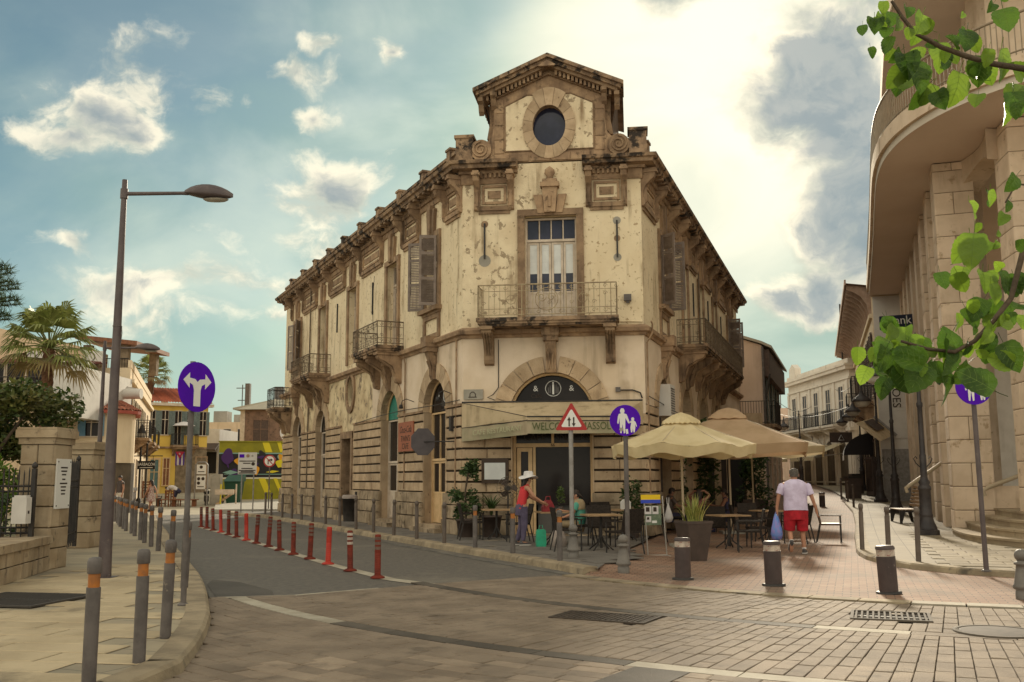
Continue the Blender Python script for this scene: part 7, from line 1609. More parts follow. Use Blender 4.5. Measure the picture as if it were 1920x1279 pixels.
brr = thing('wooden_barrier', 'yellow and white striped barrier leaning at the apron corner', 'barrier', (-17, 58, .2)); obj('plank', MB().box(-17.3, -16.2, 57.6, 57.68, .75, 1.05), FRAMEW, brr); obj('plank', MB().ext([(-17.3, 57.7, .2), (-17.1, 57.7, .2), (-16.3, 58.6, .9), (-16.3, 58.6, 1.1)], (0, .05, 0)), STONE, brr)
for x in (-17.0, -16.1): obj('leg', MB().tube([(x, 57.75, .2), (x, 57.75, 1.35)], .045, 6), MURY if x < -16.5 else FRAMEW, brr)
sgl = MB().box(-20.9, -20.2, 48.02, 48.06, 2.2, 2.55); single('shop_board', sgl, MURO, 'small orange shop board under the rounded house eave', 'sign')
# ------------------------------------------------------------------ right side: bank with colonnade, houses up the pedestrian street
RAX = R_(19); rax = V((sin(RAX), cos(RAX), 0)); rnx = V((-cos(RAX), sin(RAX), 0))    # along the street, towards the street
BK = thing('bank_building', 'tall pale stone building with a colonnade and a curved first floor balcony', 'building', (12, 26.5, .1))
def block_pier(x, y, w, d, z0, z1, first, nm='pier', courses=.62, fine=True, rot=None):
    """Square pier of stone courses; the frame T has x along the front and y out of it."""
    a0 = 19.0 if rot is None else rot
    T1 = frame((x, y), a0 + 90, 1); T2 = frame((x, y), a0, -1)       # front towards us, side towards the street
    k = obj(nm, MB(T1).box(.012, w - .012, -d + .012, -.012, z0, z1), BANKJ, BK); z = z0; i = 0
    if not fine: obj('pier_facing', MB(T1).box(0, w, -d, 0, z0, z1), BANKST, k); 
    while fine and z < z1 - .05:
        z2 = min(z + courses, z1)
        for T, L in ((T1, w), (T2, d)):
            cut = [0, L] if i % 2 == (T is T1) else [0, L * .48, L]
            for p, q in zip(cut[:-1], cut[1:]): piece('block', stone_mesh(BANKST), k, T @ MX.Translation(V(((p + q) / 2, -.02, (z + z2) / 2))) @ MX.Diagonal((q - p - .014, .03, z2 - z - .016, 1)))
        z = z2; i += 1
    return k
ZB = 10.25
P0 = V((11.75, 26.45, 0))
block_pier(P0.x, P0.y, 1.02, 1.0, .1, ZB, True)
block_pier(12.05, 22.9, 1.15, 1.1, .1, ZB, True, rot=10)
block_pier(15.1, 20.6, 1.15, 1.1, .1, ZB, True, rot=0)
for i in range(1, 9):
    p = P0 + rax * (2.85 * i); block_pier(p.x, p.y, 1.0, 1.0, .1 + gz(p.x, p.y), ZB, False, fine=i < 3)
    if i >= 3:
        T2 = frame((p.x, p.y), 19.0, -1)
# walls behind the colonnade
def block_wall(T, L, z0, z1, h, ln, label=None, lim=90):
    w = obj('wall', MB(T).box(0, L, -.4, -.014, z0, z1), BANKJ, BK); z = z0; n = 0; i = 0
    while z < z1 - .05:
        z2 = min(z + h, z1); s = 0; k = max(1, round(L / ln)); off = .5 * (i % 2)
        cuts = sorted({0.0, L} | {L * (j + off) / k for j in range(k + 1) if 0 < L * (j + off) / k < L})
        for p, q in zip(cuts[:-1], cuts[1:]): piece('block', stone_mesh(BANKST), w, T @ MX.Translation(V(((p + q) / 2, -.02, (z + z2) / 2))) @ MX.Diagonal((q - p - .014, .03, z2 - z - .016, 1)))
        z = z2; i += 1
    return w
TW1 = frame((14.6, 26.2), 105, 1); block_wall(TW1, 6.5, .9, ZB, .66, 1.1)
obj('wall', MB(frame((13.9, 29.0), 19, -1)).box(0, 22, -.4, 0, .1, ZB), BANKST, BK)
for i in range(6):
    Tw = frame((13.9, 29.0), 19, -1); opening(BK, Tw, 2.5 + 2.85 * i, .9, 1.5, 3.2, GLASS, bars=3); opening(BK, Tw, 2.5 + 2.85 * i, 5.4, 1.5, 3.2, GLASS, bars=3)
lt = MB(); pa, pb = P0 + rax * .02 + V((1.0, .1, 0)), V((12.2, 23.6, 0))      # curved lintel between the first two piers
arcp = [(pa.lerp(pb, f) + V((.25 * sin(pi * f), 0, 0)), 9.45 + .42 * sin(pi * f)) for f in [i / 12 for i in range(13)]]
lt.loft([[(c.x - .32, c.y, z), (c.x + .32, c.y + .1, z), (c.x + .32, c.y + .1, ZB), (c.x - .32, c.y, ZB)] for c, z in arcp], True, False); obj('lintel', lt, BANKST, BK)
# curved balcony slab, soffit, upper storey, railing
EDGE = [(17.25, 46.6), (14.0, 37.2), (11.6, 30.4), (10.75, 27.9), (10.3, 26.2), (10.12, 24.7), (10.2, 23.4), (10.5, 22.2), (11.05, 21.1), (11.9, 20.1), (13.1, 19.2), (15.5, 18.4), (22, 17.5)]
INN = [(19.6, 45.8), (16.5, 36.4), (14.2, 29.6), (13.4, 27.2), (13.0, 25.8), (12.9, 24.8), (12.95, 24.1), (13.1, 23.4), (13.4, 22.8), (13.9, 22.2), (14.6, 21.7), (16.5, 21.0), (22.5, 20.2)]
def smooth_line(L, n=4):
    out = []
    for i in range(len(L) - 1):
        p0, p1, p2, p3 = [V((*L[max(0, min(len(L) - 1, i + k))], 0)) for k in (-1, 0, 1, 2)]
        for j in range(n): t = j / n; out.append(.5 * (2 * p1 + (p2 - p0) * t + (2 * p0 - 5 * p1 + 4 * p2 - p3) * t * t + (3 * p1 - p0 - 3 * p2 + p3) * t ** 3))
    return out + [V((*L[-1], 0))]
E2, I2 = smooth_line(EDGE), smooth_line(INN)
def ribbon(A, B, za, zb): return MB().loft([[(p.x, p.y, za) for p in A], [(p.x, p.y, zb) for p in B]], False, True, False)
def offs(A, d):
    out = []
    for i, p in enumerate(A):
        t = (A[min(i + 1, len(A) - 1)] - A[max(i - 1, 0)]).normalized(); out.append(p + V((-t.y, t.x, 0)) * d)
    return out
far_in = [V((p.x + 9, p.y + 3, 0)) for p in I2]
obj('balcony_soffit', ribbon(E2, far_in, ZB + .02, ZB + .02), SLABW, BK)
obj('balcony_edge', ribbon(E2, E2, ZB, ZB + .20), WHITEP, BK)
e3 = offs(E2, .10) if (offs(E2, .1)[10] - V((14, 24, 0))).length > (E2[10] - V((14, 24, 0))).length else offs(E2, -.10)
sgn = 1 if e3[10] == offs(E2, .10)[10] else -1
obj('balcony_lip', ribbon(e3, E2, ZB + .20, ZB + .20), BANKST, BK); obj('balcony_kerb', ribbon(e3, e3, ZB + .20, ZB + .62), BANKST, BK)
obj('balcony_floor', ribbon(e3, far_in, ZB + .62, ZB + .62), CONC, BK)
rl = MB(); zr_ = ZB + 1.62; e4 = offs(E2, .02 * sgn)
rl.tube([(p.x, p.y, zr_) for p in e4], .035, 6); obj('top_rail', rl, M('bank_rail', (.30, .225, .145), (.24, .18, .115), 5, .5), BK)
obj('bottom_rail', MB().tube([(p.x, p.y, ZB + .74) for p in e4], .02, 5), M('bank_rail', (.30, .225, .145)), BK)
blm = MB().tube([(0, 0, ZB + .6), (0, 0, zr_)], .014, 5, True, False).mesh('baluster', M('bank_rail', (.30, .225, .145)))
pts = resample([(p.x, p.y, 0) for p in e4], .135)
for i, p in enumerate(pts[:300]): piece('baluster', blm, BK, MX.Translation(p))
for i in (60, 120, 150, 170, 190, 210):
    if i < len(pts):
        c = pts[i]; u = (pts[i + 1] - pts[i]).normalized(); m = MB()
        for zz in (.82, 1.18, 1.46): m.tube([c + u * (.09 * cos(q)) + V((0, 0, ZB + zz + .12 * sin(q))) for q in [2 * pi * j / 12 for j in range(13)]], .012, 4, True, False)
        obj('rail_ornament', m, M('bank_rail', (.30, .225, .145)), BK)
up2 = [V((p.x, p.y, 0)) for p in offs(I2, -.3 * sgn)]
obj('upper_wall', ribbon(up2, up2, ZB + .6, ZB + 9), BANKST, BK)
for i in range(10, 44, 4):
    c = up2[i]; t = (up2[i + 1] - up2[i - 1]).normalized(); nrm = V((-t.y, t.x, 0)) * sgn; ang = math.degrees(atan2(t.x, t.y)); T = frame((c.x + nrm.x * .05, c.y + nrm.y * .05), ang, 1)
    if (T.to_3x3() @ V((0, 1, 0))).dot(nrm) < 0: T = frame((c.x + nrm.x * .05, c.y + nrm.y * .05), ang, -1)
    m = MB(T).box(-1.5, -.75, -.1, .30, ZB + .62, ZB + 5.5); obj('upper_pier', m, BANKST, BK)
    w = obj('upper_window', MB(T).add([(s, .03, z) for s, z in [(-.7, ZB + .7), (.7, ZB + .7)] + [(.7 * cos(q), ZB + 3.0 + .7 * sin(q)) for q in [pi * j / 10 for j in range(11)]]], [tuple(range(13))]), GLASS, BK); obj('window_frame', MB(T).tube([(-.7, .05, ZB + .7), (-.7, .05, ZB + 3)] + [(-.7 * cos(q), .05, ZB + 3 + .7 * sin(q)) for q in [pi * j / 10 for j in range(11)]] + [(.7, .05, ZB + .7)], .05, 5), FRAMEW, w)
obj('upper_slab', ribbon(offs(E2, -.5 * sgn), far_in, ZB + 4.6, ZB + 4.6), SLABW, BK); obj('upper_slab_edge', ribbon(offs(E2, -.5 * sgn), offs(E2, -.5 * sgn), ZB + 4.6, ZB + 5.2), BANKST, BK)
# steps and handrails
def stepcurve(r): return [V((10.15 - .0 + .0, 0, 0))]
for k, d in enumerate((0, .42, .84, 1.26)):
    ed = [(11.55 + d * .9, 26.2), (11.0 + d, 24.6), (10.62 + d, 22.9), (10.75 + d, 21.2), (11.4 + d * .9, 19.6 + d * .3), (12.6 + d * .6, 18.2 + d * .7), (15, 16.9 + d), (24, 16 + d)]
    q = smooth_line(ed); st = MB(); z0, z1 = .1 + .17 * k, .1 + .17 * (k + 1)
    inn = [V((p.x + 8, p.y + 5, 0)) for p in q]
    st.loft([[(p.x, p.y, z0) for p in q], [(p.x, p.y, z1 - .05) for p in q], [(p.x - .03, p.y - .01, z1 - .05) for p in q], [(p.x - .03, p.y - .01, z1) for p in q], [(p.x, p.y, z1) for p in inn]], False, False, False); obj('step', st, M('step_stone', (.40, .31, .20), (.30, .225, .145), 1.5, .85, .3, 40, spots=((.16, .12, .08), 2.0, .56, .7)), BK)
for (x, y, z0), (x2, y2, z1) in (((12.35, 25.95, 1.25), (14.3, 26.0, 1.98)), ((11.5, 28.9, 1.3), (12.8, 29.5, 2.0)), ((12.9, 22.7, 1.3), (14.5, 23.0, 2.0))):
    obj('handrail', MB().tube([(x, y, z0 - .15), (x - .04, y, z0 - .02), (x + .1, y, z0 + .07), (x2, y2, z1), (x2 + .22, y2, z1 - .02), (x2 + .26, y2, z1 - .12)], .055, 8), M('stone_rail', (.42, .33, .22), rough=.6), BK)
cw = MB(); cw.box(12.7, 14.5, 26.2, 26.9, .1, 1.35); obj('cheek_wall', cw, BANKST, BK)
# ornate lamp posts
def ornate_lamp(label, x, y, s=1.0, arm=-1.1):
    z = gz(x, y) + .1; t = thing('ornate_street_lamp', label, 'street lamp', (x, y, z), 0, 'ornate lamp posts along the right pavement')
    obj('plinth', MB().lathe([(.30, 0), (.30, .14), (.26, .16)], 8, (x, y, z), False, .39), IRONP, t)
    obj('base', MB().lathe([(.25, .16), (.25, .2), (.19, .34), (.16, .46), (.16, .5), (.17, .52), (.15, .56), (.145, 1.15), (.165, 1.18), (.165, 1.24), (.12, 1.3), (.15, 1.36), (.10, 1.44), (.085, 1.5)], 16, (x, y, z)), IRONP, t)
    obj('column', MB().lathe([(.085, 1.5), (.085, 2.05), (.07, 2.1), (.062, 3.3), (.08, 3.34), (.08, 3.42), (.055, 3.46), (.045, 4.95), (.065, 4.98), (.065, 5.04), (.03, 5.1), (.045, 5.2), (.0, 5.32)], 14, (x, y, z)), IRONP, t)
    for sd in (-1, 1): obj('scroll', MB().tube([(x + sd * .08, y, z + 1.75), (x + sd * .19, y, z + 1.86), (x + sd * .24, y, z + 1.97), (x + sd * .19, y, z + 2.03), (x + sd * .15, y, z + 1.97)], .014, 5), IRONP, t)
    a = arm; obj('arm', MB().tube([(x, y, z + 4.72), (x + a * .95, y, z + 4.74)], .022, 6).tube([(x, y, z + 4.35), (x + a * .3, y, z + 4.62), (x + a * .7, y, z + 4.73)], .014, 5), IRONP, t)
    L = obj('lamp_shade', MB().lathe([(.025, 4.85), (.04, 4.8), (.04, 4.55), (.09, 4.42), (.11, 4.38), (.32, 4.22), (.36, 4.12), (.34, 4.11), (.08, 4.34)], 16, (x + a * .97, y, z)), IRONP, t); obj('globe', MB().lathe([(.30, 4.13), (.26, 4.0), (.14, 3.93), (0, 3.91)], 14, (x + a * .97, y, z)), WARMGL, L); return t
IRONP = M('lamp_iron', (.030, .025, .026), (.055, .045, .042), 4, .5)
for (x, y, lb) in ((10.7, 25.75, 'ornate dark iron lamp post in front of the bank pier, nearest of its row'), (14.2, 36.8, 'ornate lamp post second in the row, its bell shade over the pavement'), (16.8, 45.3, 'ornate lamp post third in the row up the right pavement'), (18.9, 52.0, 'ornate lamp post fourth in the row up the right pavement'), (21.2, 60.0, 'ornate lamp post farthest up the right pavement')): ornate_lamp(lb, x, y)
ornate_lamp('ornate lamp post on the far side of the street before the pale house', 20.0, 68.5)
# bench
bn2 = thing('slatted_bench', 'slatted wooden bench behind the nearest ornate lamp post', 'bench', (12.6, 31.3, .17)); Tb = look(12.35, 31.4, gz(12, 31) + .1, R_(-100))
for i in range(6): obj('slat', MB(Tb).box(-.75, .75, -.28 + .10 * i, -.21 + .10 * i, .42, .45), TABLEW, bn2)
for i in range(6): obj('slat', MB(Tb).box(-.75, .75, .32 + .03 * i, .35 + .03 * i, .52 + .11 * i, .60 + .11 * i), TABLEW, bn2)
for s in (-.7, .7): obj('leg', MB(Tb).ext([(s, -.28, 0), (s, -.22, 0), (s, -.12, .36), (s, .25, .36), (s, .34, 0), (s, .42, 0), (s, .36, .42), (s, .55, 1.1), (s, .48, 1.1), (s, .28, .42), (s, -.28, .42)], (.06, 0, 0)), IRON, bn2)
# bank board
bs = thing('bank_sign', 'dark blue projecting board with white serif lettering above the pavement', 'sign', (15.2, 38, 7.6)); obj('board', MB().ext([(14.42, 37.95, 7.30), (16.05, 37.95, 7.38), (16.05, 37.95, 7.96), (14.42, 37.95, 7.84)], (0, .06, 0)), NAVYS, bs); text('lettering', 'Bank', .46, SIGNW, bs, faceT(15.2, 37.945, 7.68, 0) @ MX.Rotation(R_(3), 4, 'Z'), .003); obj('bracket_arm', MB().tube([(16.05, 37.98, 7.6), (17.0, 38.2, 7.6)], .03, 5), IRON, bs)
# corbelled house beyond the bank
CB = thing('corbelled_house', 'old house with a deep timber corbelled eave beyond the bank', 'house', (17.4, 47, 0)); TCb = frame((17.35, 46.6), 17.2, -1); LCb = 30.0
obj('wall', MB(TCb).box(0, LCb, -6, 0, 0, 10.3), CREAMW, CB); obj('side_wall', MB(TCb).box(-.12, -.002, -6, -.05, 0, 10.2), PANELW, CB)
for i in range(32): obj('cladding_board', MB(TCb).box(-.16, -.121, -1.75, -.06, 3.4 + .145 * i, 3.4 + .145 * i + .135), PANELW, CB)
ev = MB(TCb); ev.add([(-.1, -.1, 10.75), (LCb, -.1, 10.75), (LCb, 1.15, 10.95), (-.1, 1.15, 10.95)], [(0, 1, 2, 3)]); obj('eave_soffit', ev, CORBEL, CB); obj('eave_edge', MB(TCb).box(-.1, LCb, 1.12, 1.2, 10.88, 11.12), CORBEL, CB); obj('wall_top', MB(TCb).box(0, LCb, -6, .0, 10.3, 10.8), CREAMW, CB); obj('cornice', MB(TCb).box(0, LCb, 0, .14, 9.2, 9.4), CREAMW, CB)
for i in range(22):
    s = .2 + i * 1.34; pr = [(0, 9.42), (.12, 9.45), (.2, 9.9), (.45, 10.3), (.8, 10.55), (1.1, 10.66), (1.1, 10.90), (0, 10.74)]
    obj('corbel', MB(TCb).ext([(s, o, z) for o, z in pr], (.16, 0, 0)), CORBEL, CB)
    rm = MB(TCb).box(s + .45, s + .53, .05, 1.1, 10.70, 10.80).box(s + .85, s + .93, .05, 1.1, 10.70, 10.80); obj('rafter_pair', rm, CORBEL, CB, 'stuff')
for i in range(9): opening(CB, TCb, 1.7 + 3.1 * i, 5.6, 1.0, 3.0, GLASS, bars=2, shut=M('brown_shutter', (.07, .045, .035))); opening(CB, TCb, 1.7 + 3.1 * i, .8, 1.5, 2.6, GLASS, 'shop_window', .12, M('dark_wood', (.06, .035, .02)), 2)
plain_balcony(CB, TCb, 2.6, 5.2, 1.05, 5.4, 1.25); plain_balcony(CB, TCb, 11.5, 14.2, 1.05, 5.4, 1.1)
for s in (3.0, 4.8): obj('bracket', MB(TCb).ext([(s - .16, 0, 5.1), (s - .16, .9, 5.1), (s - .16, .8, 4.7), (s - .16, .5, 4.5), (s - .16, .3, 3.9), (s - .16, 0, 3.7)], (.32, 0, 0)), STONE, CB)
TV = MX((V((0, 0, -1)), V((cos(R_(17.2)), -sin(R_(17.2)), 0)), V((-sin(R_(17.2)), -cos(R_(17.2)), 0)))).transposed().to_4x4(); TV.translation = TCb @ V((-.17, -.85, 5.6)); text('wall_lettering', 'SHOES', .52, INK, CB, TV, .01)
sh2 = obj('roller_shutter', MB(TCb).box(-.15, -.1, -1.7, -.1, .2, 2.9), GALV, CB); sl3 = MB(TCb); [sl3.box(-.165, -.15, -1.68, -.12, .22 + .09 * i, .29 + .09 * i) for i in range(30)]; obj('shutter_slats', sl3, GALV, sh2, 'stuff')
aw2 = thing('shop_awning', 'faded retractable shop awning tilted over the pavement by the cladding', 'awning', (16.6, 44.5, 3.5)); obj('fabric', MB().add([(16.9, 45.9, 4.35), (17.7, 45.6, 3.55), (16.2, 43.4, 3.15), (15.3, 43.8, 4.0)], [(0, 1, 2, 3)]), AWN, aw2); obj('roller', MB().tube([(16.9, 45.9, 4.4), (17.8, 45.6, 3.5)], .07, 6), GALV, aw2); obj('print', MB().add([(16.75, 45.6, 4.29), (17.2, 45.4, 3.84), (16.4, 44.2, 3.65), (15.9, 44.4, 4.1)], [(0, 1, 2, 3)]), POTM, aw2)
da = thing('dome_awning', 'black quarter round fabric awning over a shop door up the right pavement', 'awning', (17.6, 50.5, 3)); m = MB(frame((TCb @ V((5.0, 0, 0)))[:2], 17.2, -1)); rs_ = []
for k in range(8): q = pi / 2 * k / 7; rs_.append([(0, 1.5 * sin(q) if k else 0.0, 2.75 + 1.15 * cos(q)), (2.4, 1.5 * sin(q), 2.75 + 1.15 * cos(q))])
m.loft(rs_, False, True, False); m.add([(0, 0, 2.75)] + [(0, 1.5 * sin(pi / 2 * k / 7), 2.75 + 1.15 * cos(pi / 2 * k / 7)) for k in range(8)], [tuple(range(9))]); obj('fabric', m, M('black_fabric', (.022, .018, .018), rough=.9), da); obj('valance', MB(m.T).box(0, 2.4, 1.49, 1.51, 2.5, 2.75), PANELW, da)
sg3 = thing('triangle_sign', 'dark projecting shop sign with a pale triangle up the right pavement', 'sign', (17.2, 52, 3.9)); obj('board', MB().box(17.1, 18.3, 53.0, 53.06, 3.45, 4.0), POTM, sg3); obj('emblem', MB().tube([(17.55, 52.99, 3.58), (17.85, 52.99, 3.58), (17.7, 52.99, 3.86), (17.55, 52.99, 3.58)], .02, 4), SIGNW, sg3)
hb = thing('wall_poster_case', 'dark notice case fixed to the shop front past the bench', 'notice case', (18.1, 49, 1)); obj('case', MB().box(17.7, 17.9, 48.6, 49.6, .7, 2.6), POTM, hb); obj('glass', MB().box(17.69, 17.7, 48.7, 49.5, .9, 2.5), GLASS, hb)
# pale corner house at the far bend
WHB = thing('pale_corner_house', 'pale classical house with black balconies at the far bend of the street', 'house', (24, 69, .8)); TWh = frame((23.9, 69.2), -1.0, -1); LWh = 14.5; TWe = frame((23.9, 69.2), 89, 1)
obj('wall', MB(TWh).box(0, LWh, -8, 0, .3, 9.2), GREYW, WHB)
for z0, z1, o in ((8.55, 8.7, .12), (9.2, 9.45, .4), (9.45, 9.6, .5), (4.85, 5.1, .18), (1.2, 1.3, .08)): obj('moulding', MB(TWh).box(-o, LWh, -8, o, z0, z1), GREYW, WHB)
obj('parapet', MB(TWh).box(-.1, LWh, -8, .1, 9.6, 10.0), GREYW, WHB)
for i in range(5): opening(WHB, TWh, 1.8 + 2.8 * i, 5.4, .95, 2.7, M('dark_shutter', (.05, .045, .05), rough=.6), 'window', .14, GREYW, 2)
for a, b in ((.7, 3.2), (3.8, 7.6), (8.4, 13.6)): plain_balcony(WHB, TWh, a, b, 1.1, 5.35, 1.05, IRON, GREYW)
for i in range(5):
    c = 1.8 + 2.8 * i; m = MB(TWh); m.box(c - .75, c + .75, .01, .03, .9, 3.5); m.add([(s, .03, z) for s, _, z in arcpts(c, 3.5, .75, 0, pi, 12)], [tuple(range(13))]); obj('shop_arch', m, M('dark_shopfront', (.07, .055, .04)), WHB); voussoirs(WHB, TWh, c, 3.5, .78, 1.02, 7, 0, .1, GREYW)
for i in range(6): obj('pilaster', MB(TWh).box(.2 + 2.8 * i, .6 + 2.8 * i, 0, .1, .5, 8.5), GREYW, WHB)
obj('end_pilaster', MB(TWe).box(.1, .5, 0, .1, .5, 8.5), GREYW, WHB); obj('crest', MB(TWh).ext([(LWh - 2.5, .15, 9.6), (LWh - 2.5, .15, 10.6), (LWh - 1.7, .15, 11.0), (LWh - .9, .15, 10.6), (LWh - .9, .15, 9.6)], (0, -.5, 0)), GREYW, WHB)
single('roof_mast', MB().tube([(24.1, 71, 10), (24.1, 71, 14.2)], .06, 6), IRON, 'thin dark mast standing on the pale corner house roof', 'mast')
for i, (y0, x) in enumerate(((70.5, 23.7), (73.6, 23.7), (76.8, 23.6), (80, 23.6))): 
    t = thing('striped_awning', ('pale shop awning nearest on the far bend', 'second pale shop awning on the far bend', 'third pale shop awning on the far bend', 'pale shop awning deepest on the far bend')[i], 'awning', (x, y0, 3.5), 0, 'shop awnings under the pale corner house'); obj('fabric', MB().loft([[(x, y0, 4.0), (x, y0 + 2.7, 4.0)], [(x - 1.2, y0, 3.5), (x - 1.2, y0 + 2.7, 3.5)], [(x - 2.2, y0, 3.05), (x - 2.2, y0 + 2.7, 3.05)], [(x - 2.22, y0, 2.8), (x - 2.22, y0 + 2.7, 2.8)]], False, False, False), UMBR3, t); obj('arm', MB().tube([(x, y0 + .1, 3.3), (x - 2.1, y0 + .1, 3.0)], .03, 5), GALV, t)
# far end of the street
fe = house('pink_far_house', 'small pinkish flat roofed house closing the far end of the street', 26, 96); obj('wall', MB().box(24.9, 31, 95, 101, .8, 7.9), PINKW, fe); obj('roof_block', MB().box(26.2, 27.3, 95.5, 97, 7.9, 8.3), PINKW, fe); T = frame((24.9, 95), 90, 1); opening(fe, T, .5, 4.4, .5, 1.6, GLASS, bars=1, frm=PANELW); obj('corner_strip', MB().box(24.3, 24.92, 95.2, 97, .8, 7.7), CREAMW, fe)
bl = thing('blue_shopfront', 'blue shop front at the far end of the street', 'shop', (22, 100, .9)); obj('wall', MB().box(17, 24.8, 100, 104, .8, 5.0), M('dull_blue', (.07, .085, .17), (.055, .07, .14), 2, .7), bl); obj('opening', MB().box(18, 24, 99.95, 100, .9, 2.6), GLASS, bl); obj('fascia', MB().box(17.2, 24.6, 99.9, 100, 3.0, 3.4), PANELW, bl)
ra = thing('roof_aerial', 'pair of thin aerials on the pink far house', 'aerial', (25.7, 97, 8)); obj('mast', MB().tube([(25.6, 96, 7.9), (25.6, 96, 10.4)], .05, 5).tube([(26.3, 96, 7.9), (26.3, 96, 10.3)], .05, 5), GREYM, ra)
# left row of the pedestrian street, past the corner building
pk_ = thing('pink_house', 'pinkish plastered house with a lean-to eave behind the corner building', 'house', (12, 50, 0)); TPk = frame((11.55, 50.0), 19, 1); TPe = frame((11.55, 50.0), 109, 1)
obj('wall', MB(TPk).box(0, 12, -7, 1.25, 0, 8.3), PINKW, pk_); obj('gable', MB(TPk).ext([(0, 1.25, 8.3), (0, -3.5, 10.0), (0, -7, 8.3)], (12, 0, 0)), PINKW, pk_)
obj('roof', MB(TPk).ext([(-.15, 1.75, 8.1), (-.15, 1.25, 8.36), (-.15, -3.5, 10.06), (-.15, -3.5, 10.2), (-.15, 1.25, 8.5), (-.15, 1.75, 8.24)], (12.3, 0, 0)), ROOFM, pk_); obj('eave_box', MB(TPk).box(-.05, 12, 1.26, 1.6, 6.7, 8.05), M('brown_shutter', (.07, .045, .035)), pk_); obj('drain_pipe', MB(TPk).tube([(-.1, 1.3, 8.2), (-.1, 1.32, .3)], .07, 6), GREYM, pk_); obj('drain_pipe', MB(TPk).tube([(-.1, 1.62, 6.8), (-.1, 1.5, 6.3), (-.1, 1.4, 5.5)], .05, 6), IRON, pk_)
chm = obj('chimney', MB(TPk).box(1.0, 1.4, -1.2, -.8, 9.0, 10.2), BROWNW, pk_)
plain_balcony(pk_, TPk, -.6, 3.0, 1.9, 4.25, 1.15); opening(pk_, TPe, -.4, 4.3, .7, 2.3, GLASS, 'door', .1, FRAMEW, 1)
for i in range(3): opening(pk_, frame((11.55 + .95 * 1.25, 50 - .33 * 1.25), 19, 1), 2 + 3.4 * i, 4.5, 1.0, 2.2, GLASS, shut=GREYBL); opening(pk_, frame((11.55 + .95 * 1.25, 50 - .33 * 1.25), 19, 1), 2 + 3.4 * i, .7, 1.6, 2.6, GLASS, 'shop_window', .1, FRAMEW)
rw = thing('street_row', 'row of low shops on the left of the pedestrian street beyond the pink house', 'building', (16, 63, .7)); TRw = frame((15.8, 62.5), 12, 1); obj('wall', MB(TRw).box(0, 40, -8, 0, .2, 6.2), GREYW, rw)
for i in range(9): opening(rw, TRw, 2 + 4 * i, .9, 2.2, 2.5, GLASS, 'shop_window', .12, FRAMEW); opening(rw, TRw, 2 + 4 * i, 4.2, .9, 1.5, GLASS, shut=GREYBL)
sp3 = thing('stone_gate_pillar', 'pale stone pillar with a dark shop shutter beside it under the umbrellas', 'pillar', (10.6, 44, .3)); obj('shaft', MB().box(10.15, 10.95, 43.0, 43.8, .2, 4.4), ASHLAR, sp3); obj('dark_shutter', MB().box(8.8, 10.1, 43.2, 43.3, .2, 4.0), BLACK, sp3)
for k, (p, q, sag, lb) in enumerate((((12.9, 51, 6.6), (23.8, 78, 7.2), .9, 'long sagging cable across the pedestrian street'), ((17.6, 49, 6.9), (23.8, 72, 8.0), .5, 'thin cable from the corbelled house to the pale house'), ((17.6, 49, 5.4), (25.5, 96, 8.0), .7, 'lower cable running far up the pedestrian street'))):
    p, q = V(p), V(q); single('overhead_cable', MB().tube([p.lerp(q, i / 14) - V((0, 0, sag * 4 * (i / 14) * (1 - i / 14))) for i in range(15)], .018, 4), IRON, lb, 'cable')
# upright bins and blocks crowding the far right pavement
for x, y, lb in ((17.0, 49.5, 'dark bin on the pavement past the bench'), (19.5, 56.2, 'dark box bin far up the right pavement')): t = thing('pavement_bin', lb, 'bin', (x, y, gz(x, y)), 0, 'dark bins on the right pavement'); obj('body', MB().box(x - .3, x + .3, y - .3, y + .3, gz(x, y) + .1, gz(x, y) + 1.1), POTM, t); obj('lid', MB().box(x - .33, x + .33, y - .33, y + .33, gz(x, y) + 1.1, gz(x, y) + 1.2), IRON, t)
